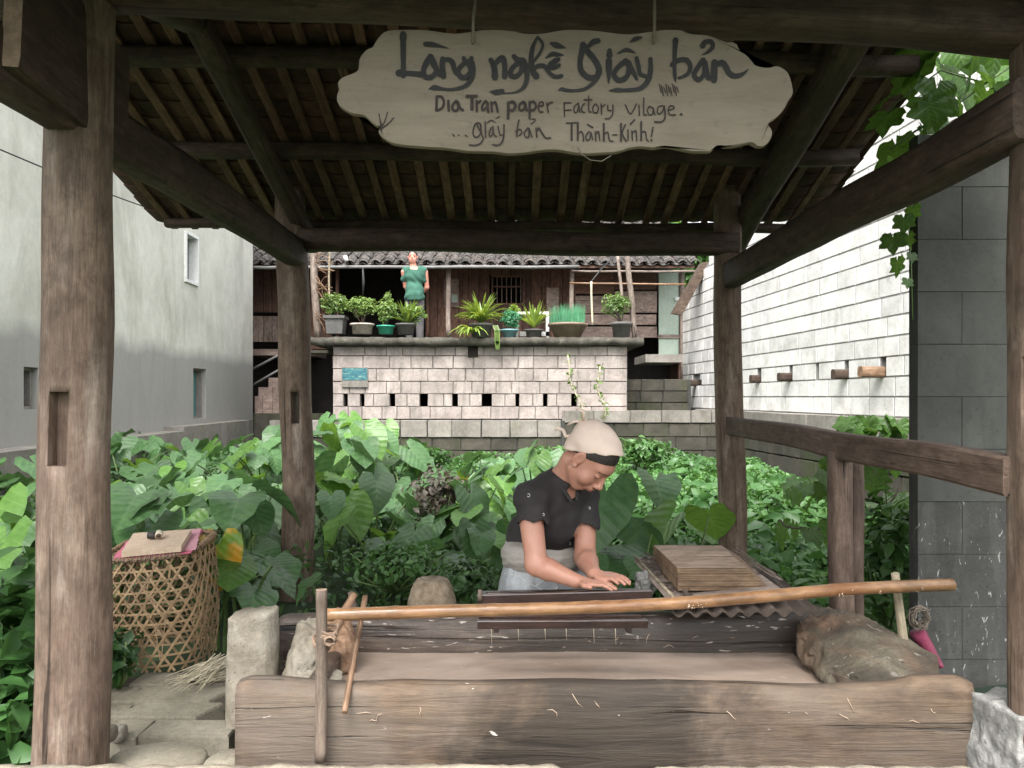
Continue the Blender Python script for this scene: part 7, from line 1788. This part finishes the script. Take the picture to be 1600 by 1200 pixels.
for s_ in (-1, 1): HE((s_ * 0.031, 0.0715, -0.002), (0.0145, 0.0125, 0.0105), 0.004)
HCp((0, 0.082, 0.006), (0, 0.100, -0.030), 0.0075, 0.0100, 0.010)
HE((0, 0.104, -0.034), (0.0115, 0.0105, 0.0095), 0.006)
for s_ in (-1, 1): HE((s_ * 0.0125, 0.096, -0.038), (0.0085, 0.010, 0.0075), 0.005); HE((s_ * 0.0065, 0.101, -0.0455), (0.0035, 0.005, 0.003), 0.002, 'sub')
HE((0, 0.081, -0.060), (0.028, 0.016, 0.018), 0.014)
HE((0, 0.094, -0.0585), (0.0215, 0.0075, 0.0052), 0.004); HE((0, 0.0915, -0.0685), (0.0175, 0.0075, 0.0058), 0.004)
HCp((-0.024, 0.086, -0.0642), (0, 0.1005, -0.0632), 0.0014, 0.0018, 0.003, 'sub'); HCp((0.024, 0.086, -0.0642), (0, 0.1005, -0.0632), 0.0014, 0.0018, 0.003, 'sub')
HE((0, 0.089, -0.080), (0.016, 0.008, 0.004), 0.006, 'sub')
for s_ in (-1, 1):
    ang = s_ * 0.45; Rz = np.array(Matrix.Rotation(ang, 3, 'Z')); R2 = HR @ Rz
    B.ell(H(s_ * 0.076, -0.004, -0.006), np.array((0.0075, 0.0190, 0.031)) * HS_, R2, 0.006); B.ell(H(s_ * 0.084, 0.001, -0.002), np.array((0.006, 0.011, 0.018)) * HS_, R2, 0.004, 'sub')
    HCp((s_ * 0.075, 0.006, -0.034), (s_ * 0.075, 0.004, -0.036), 0.008, 0.007, 0.006)
def skinmap(C):
    q = (C - HC) @ HR / HS_; x, y, z = q[:, 0], q[:, 1], q[:, 2]; m = np.zeros(len(C))
    lip = (y > 0.080) & (np.abs(x) < 0.0215) & (z < -0.0555 + 0.0 * x) & (z > -0.0745) & ((np.abs(x) / 0.0225) ** 2 + ((z + 0.065) / 0.0098) ** 2 < 1); m[lip] = 1
    br = (y > 0.05) & (np.abs(x) > 0.014) & (np.abs(x) < 0.050) & (np.abs(z - (0.0185 + 0.004 * np.cos((np.abs(x) - 0.030) * 70))) < 0.0026); m[br] = 2
    lid = (y > 0.06) & (np.abs(np.abs(x) - 0.031) < 0.0145) & (np.abs(z - (-0.0095 + 45 * (np.abs(x) - 0.031) ** 2 * 0.55)) < 0.0018); m[lid] = 2
    mo = (y > 0.08) & (np.abs(x) < 0.023) & (np.abs(z + 0.0638) < 0.0011); m[mo] = 2
    return m
body = fieldobj(B, 'body', [M_skin, M_lip, M_brow], WO, 1, skinmap)
# hair: a cap over the skull, visible below the scarf
G = Field(HC - 0.16, HC + 0.16, 0.003)
G.ell(H(0, -0.014, 0.031), np.array((0.0765, 0.0935, 0.0825)) * HS_, R, 0.0); G.ell(H(0, -0.05, -0.025), np.array((0.062, 0.045, 0.055)) * HS_, R, 0.02)
G.plane(H(0, 0.0, 0.008), -(HR @ np.array((0, -0.55, 0.83)))); G.wrinkle(0.0007, 260)
fieldobj(G, 'hair', [M_hair], WO, 1)
# headscarf
G = Field(HC - 0.18, HC + 0.18, 0.003)
G.ell(H(0, -0.022, 0.036), np.array((0.080, 0.099, 0.080)) * HS_, R, 0.0); G.ell(H(0, 0.022, 0.066), np.array((0.060, 0.056, 0.042)) * HS_, R, 0.02); G.ell(H(0, -0.078, 0.030), np.array((0.058, 0.036, 0.050)) * HS_, R, 0.02); G.ell(H(0, -0.05, -0.02), np.array((0.066, 0.055, 0.055)) * HS_, R, 0.02)
G.plane(H(0, 0.0, 0.030), -(HR @ np.array((0, -0.75, 0.66)))); G.wrinkle(0.0030, 48, 2)
scarf = fieldobj(G, 'headscarf', [M_scarf], WO, 2)
mb = MB()
for (a, b_, c_, r_) in (((-0.03, -0.113, 0.06), (-0.045, -0.135, 0.085), (-0.055, -0.152, 0.075), 0.008), ((-0.02, -0.112, 0.055), (-0.03, -0.13, 0.03), (-0.03, -0.135, 0.0), 0.007), ((-0.03, -0.108, 0.052), (-0.02, -0.118, 0.058), (-0.012, -0.108, 0.06), 0.012)):
    mb.tube([H(*a), H(*b_), H(*c_)], [r_ * 0.7, r_, r_ * 0.6], 8)
kn = P(884, 682, 2.98); t1_ = P(872, 669, 3.0); t2_ = P(897, 690, 2.97)
mb.tube([t2_, P(890, 681, 2.98), kn, P(880, 672, 2.99), t1_, P(866, 672, 3.0)], [0.004, 0.009, 0.008, 0.007, 0.008, 0.004], 8); mb.tube([P(893, 684, 2.97), P(889, 692, 2.97), P(886, 704, 2.975)], [0.006, 0.005, 0.003], 7)
mb.build('scarf_knot', M_scarf, WO, smooth=True)
# shirt
G = Field((-0.12, 2.75, 0.50), (0.48, 3.45, 1.02), 0.0038)
torso(G, 0.008, 0.03)
for (s_, e_, f_) in ((sh_r, el_r, 0.56), (sh_l, el_l, 0.74)):
    a = s_ + (C0 - s_) * 0.1; end = s_ + (e_ - s_) * f_; G.cap(a, end, 0.060, 0.066, 0.02)
    pe = end + (e_ - s_) * 0.0
    G.cap(end, e_, 0.075, 0.075, 0.0, 'sub')
G.ell(pel + spine * 0.17 + rt * 0.02 - fwd * 0.02, (0.172, 0.125, 0.13), TR, 0.04); G.cap(nk0 - spine * 0.02, sh_r, 0.045, 0.04, 0.03); G.ell(np.array(P(818, 840, 3.20)), (0.075, 0.08, 0.10), None, 0.04)
# neck opening and V
G.cap(nk0 - spine * 0.005, nk1, 0.053, 0.075, 0.004, 'sub')
vp = np.array(P(897, 792, 2.93)); G.cap(nk0 + fwd * 0.05 + spine * 0.0, vp + fwd * 0.02, 0.040, 0.006, 0.003, 'sub')
G.plane(np.array(P(870, 868, 3.1)) , -spine * 1.0 + fwd * 0.05); G.wrinkle(0.0038, 42, 1)
fieldobj(G, 'shirt', [M_shirt], WO, 2)
G = Field((-0.02, 2.8, 0.75), (0.42, 3.30, 1.02), 0.0032)      # collar and lapels
def ringp(t): 
    a = math.radians(t); c_ = nk0 + spine * (0.018 + 0.012 * math.cos(a) * -1) ; return c_ + (TR[:, 0] * math.sin(a) * 0.066 - TR[:, 1] * math.cos(a) * 0.060)
pr = [ringp(t) for t in range(-125, 126, 25)]
for a, b_ in zip(pr[:-1], pr[1:]): G.cap(a, b_, 0.010, 0.010, 0.006); G.cap(a - spine * 0.015, b_ - spine * 0.015, 0.012, 0.012, 0.006)
for e in (pr[0], pr[-1]): G.cap(e, vp * 0.75 + e * 0.25 + fwd * 0.006, 0.012, 0.007, 0.008)
fieldobj(G, 'collar', [M_shirt], WO, 1)
# buttons and small white motifs of the shirt
mo_ = []
V0 = None
def onshirt(px, py, Y0=2.8):
    """march a ray of the place from the camera on to the torso shape"""
    d = P(px, py, 1.0) - Vector((0, 0, CAMH)); d.normalize(); return d
bpy.context.view_layer.update()
sh_ob = [o for o in WO.children if o.name.startswith('shirt')][0]
mbt = MB()
for (px, py, r_) in ((921, 794, .004), (915, 822, .005), (890, 849, .0045), (826, 774, .005), (849, 804, .004), (931, 827, .003), (861, 876, .003)):
    org = sh_ob.matrix_world.inverted() @ Vector((0, 0, CAMH)); d = onshirt(px, py); hit, loc, nrm, _ = sh_ob.ray_cast(org, d)
    if not hit: continue
    loc = sh_ob.matrix_world @ loc; a = nrm.cross(Vector((0, 0, 1))).normalized(); b2 = nrm.cross(a)
    pts = [loc + nrm * 0.0012 + a * math.cos(q) * r_ + b2 * math.sin(q) * r_ * 1.2 for q in np.linspace(0.4, 5.6, 9)]; mbt.tube(pts, 0.0010, 5)
mbt.build('shirt_motifs', M_white, WO, smooth=True)
# plastic apron: rolled waist and skirt
def apron_ring(c, rx, ry, z, n, amp, seed, tilt=0.0):
    out_ = []
    for k in range(n):
        a = 2*PI*k/n; q = 1 + amp * mnoise.noise(Vector((math.cos(a) * 2.2, math.sin(a) * 2.2, z * 5 + seed))) + amp * 0.35 * math.sin(a * 11 + z * 9)
        v = np.array(c) + rt * rx * math.cos(a) * q + fd * ry * math.sin(a) * q; out_.append((v[0], v[1], z + tilt * (v[0] - c[0])))
    return out_
nA = 140
def loft(name, lv, nz2, amp, folds, mat, tilt):
    lv = np.array(lv); tt = np.linspace(0, len(lv) - 1, nz2); vs = []
    for q in tt:
        cx_, cy_, rx, ry, z = [np.interp(q, range(len(lv)), lv[:, k]) for k in range(5)]
        for k in range(nA):
            a = 2 * PI * k / nA; ca, sa = math.cos(a), math.sin(a)
            w = 1 + amp * mnoise.noise(Vector((ca * 2.2, sa * 2.2, z * 5))) + folds[0] * mnoise.noise(Vector((ca * folds[1], sa * folds[1], z * folds[2] + 4))) + folds[3] * abs(mnoise.noise(Vector((ca * folds[1] * .6, sa * folds[1] * .6 + 3, z * folds[2] * .8)))) 
            v = np.array((cx_, cy_, 0)) + rt * rx * ca * w + fd * ry * sa * w; vs.append((v[0], v[1], z + tilt * (v[0] - cx_)))
    fs = [(i*nA+k, i*nA+(k+1)%nA, (i+1)*nA+(k+1)%nA, (i+1)*nA+k) for i in range(nz2 - 1) for k in range(nA)]
    return mk(name, mesh(name, vs, fs, mat), WO)
loft('apron_waist', [(0.150, 3.215, .160, .125, .655), (.150, 3.21, .187, .145, .640), (.148, 3.21, .205, .156, .612), (.148, 3.21, .208, .160, .585), (.15, 3.215, .202, .155, .560), (.15, 3.22, .197, .150, .545)], 34, 0.03, (0.030, 3.0, 34, 0.05), M_aprontop, -0.06)
ap = loft('apron_skirt', [(.15, 3.22, .196, .148, .552), (.15, 3.225, .212, .158, .50), (.15, 3.235, .232, .172, .40), (.148, 3.25, .245, .185, .25), (.146, 3.26, .255, .195, .05), (.145, 3.27, .262, .2, -0.12)], 40, 0.03, (0.028, 7.0, 3.0, 0.05), M_apron, -0.05)
bpy.context.view_layer.update()
mb = MB()
def drape(pxs):
    pts = []
    for (px, py) in pxs:
        d = onshirt(px, py); Mi = ap.matrix_world.inverted(); hit, loc, nrm, _ = ap.ray_cast(Mi @ Vector((0, 0, CAMH)), d)
        if hit: pts.append(ap.matrix_world @ loc - d * 0.002)
    if len(pts) > 1: mb.tube(pts, 0.0013, 5)
drape([(788, 896), (800, 898), (815, 904), (832, 914), (848, 922), (856, 927)]); drape([(838, 916), (848, 908), (856, 900)]); drape([(862, 928), (872, 916)])
mb.build('apron_string', M_white, WO, smooth=True)
# trousers and feet, behind the vat
G = Field((-0.12, 3.0, -0.40), (0.45, 3.55, 0.50), 0.008)
for s_ in (1, -1):
    hip = pel + rt * 0.085 * s_; knee = np.array((0.155, 3.22, 0.05)) + rt * 0.09 * s_; ank = np.array((0.14, 3.30, -0.29)) + rt * 0.10 * s_
    G.cap(hip, knee, 0.088, 0.062, 0.02); G.cap(knee, ank, 0.058, 0.040, 0.02)
fieldobj(G, 'trousers', [M_trouser], WO, 2)
G = Field((-0.12, 2.9, -0.42), (0.5, 3.55, -0.2), 0.006)
for s_ in (1, -1): ank = np.array((0.14, 3.30, -0.315)) + rt * 0.10 * s_; G.cap(ank, ank + fd * 0.15 - upz * 0.015, 0.038, 0.026, 0.01)
fieldobj(G, 'shoe', [M_black], WO, 1)
# ---------------------------------------------------------------- the man on the terrace
MN = thing('person', 'man in a green t-shirt standing on the terrace with his hands behind his back', 'person', (X(647, 13.0), 13.0, 2.175))
mY = 13.0
def Q(px, py, dy=0.0): return np.array(P(px, py, mY + dy))
B = Field((-1.95, 12.6, 2.9), (-1.35, 13.4, 3.92), 0.0075)
hc = Q(645, 402)
B.ell(hc + (0, .01, .03), (.076, .095, .095), None, .01); B.ell(hc + (0, -.03, -.05), (.06, .062, .075), None, .02); B.ell(hc + (0, -.10, -.02), (.012, .022, .022), None, .01); B.ell(hc + (0, -.087, -.055), (.026, .012, .010), None, .008)
for s_ in (-1, 1): B.ell(hc + (s_ * .077, 0, -.005), (.010, .02, .03), None, .008); B.ell(hc + (s_ * .033, -.098, .012), (.02, .02, .011), None, .01, 'sub'); B.ell(hc + (s_ * .032, -.078, .010), (.015, .012, .010), None, .004)
B.cap(hc + (0, .0, -.08), Q(646, 421), .052, .058, .02); B.cap(Q(640, 424), Q(655, 424), .07, .07, .03)
for (s_, e_, w_) in ((Q(631, 425), Q(634, 448, .07), Q(640, 462, .15)), (Q(664, 425), Q(667, 449, .06), Q(654, 463, .16))):
    B.cap(s_, e_, .05, .04, .02); B.cap(e_, w_, .038, .028, .015); B.ell(w_ + (0, .01, -.02), (.04, .02, .045), None, .015)
def mm(C):
    q = C - hc; m = np.zeros(len(C)); m[(q[:, 1] < -.08) & (np.abs(q[:, 0]) < .024) & (np.abs(q[:, 2] + .055) < .008)] = 1
    m[(q[:, 1] < -.06) & (np.abs(np.abs(q[:, 0]) - .032) < .015) & ((np.abs(q[:, 2] - .012) < .007) | (np.abs(q[:, 2] - .033) < .005))] = 2
    return m
fieldobj(B, 'body', [M_mskin, M_lip, M_brow], MN, 1, mm)
G = Field(hc - .15, hc + .17, .008); G.ell(hc + (0, .015, .04), (.082, .098, .095), None, 0); G.plane(hc + (0, -.06, .045), (0, -1.0, -0.75)); fieldobj(G, 'hair', [M_hair], MN, 1)
G = Field((-2.0, 12.6, 2.75), (-1.3, 13.4, 3.6), .0085)
G.ell(Q(648, 432), (.165, .115, .17), None, .03); G.ell(Q(648, 452), (.150, .11, .16), None, .04); G.cap(Q(634, 422), Q(662, 422), .065, .065, .03)
for (s_, e_) in ((Q(634, 425), Q(631, 437, .03)), (Q(661, 425), Q(664, 437, .03))): G.cap(s_, e_, .052, .056, .03)
G.cap(Q(648, 455), Q(648, 463), .15, .175, .03); G.ell(Q(647, 418, -.03), (.07, .10, .045), None, .005, 'sub'); G.cap(Q(647, 410), Q(647, 424), .06, .055, .004, 'sub')
G.plane(Q(648, 470), (0.02, 0, -1)); G.wrinkle(.009, 26); fieldobj(G, 'shirt', [M_gshirt], MN, 2)
G = Field((-2.0, 12.6, 2.15), (-1.3, 13.4, 3.0), .01)
G.ell(Q(648, 466), (.16, .11, .12), None, .02)
for s_ in (-1, 1): G.cap(Q(648, 472) + (s_ * .08, 0, 0), Q(648, 530) + (s_ * .09, 0, .0), .085, .06, .01)
G.plane(np.array((0, 0, 2.22)), (0, 0, -1)); fieldobj(G, 'trousers', [M_trouser], MN, 2)
G = Field((-2.0, 12.5, 2.12), (-1.3, 13.4, 2.35), .009)
for s_ in (-1, 1): a = np.array((X(648, 13.0) + s_ * .09, 13.03, 2.215)); G.cap(a, a + (0, -.17, -.008), .045, .035, .01)
fieldobj(G, 'shoe', [M_black], MN, 1)
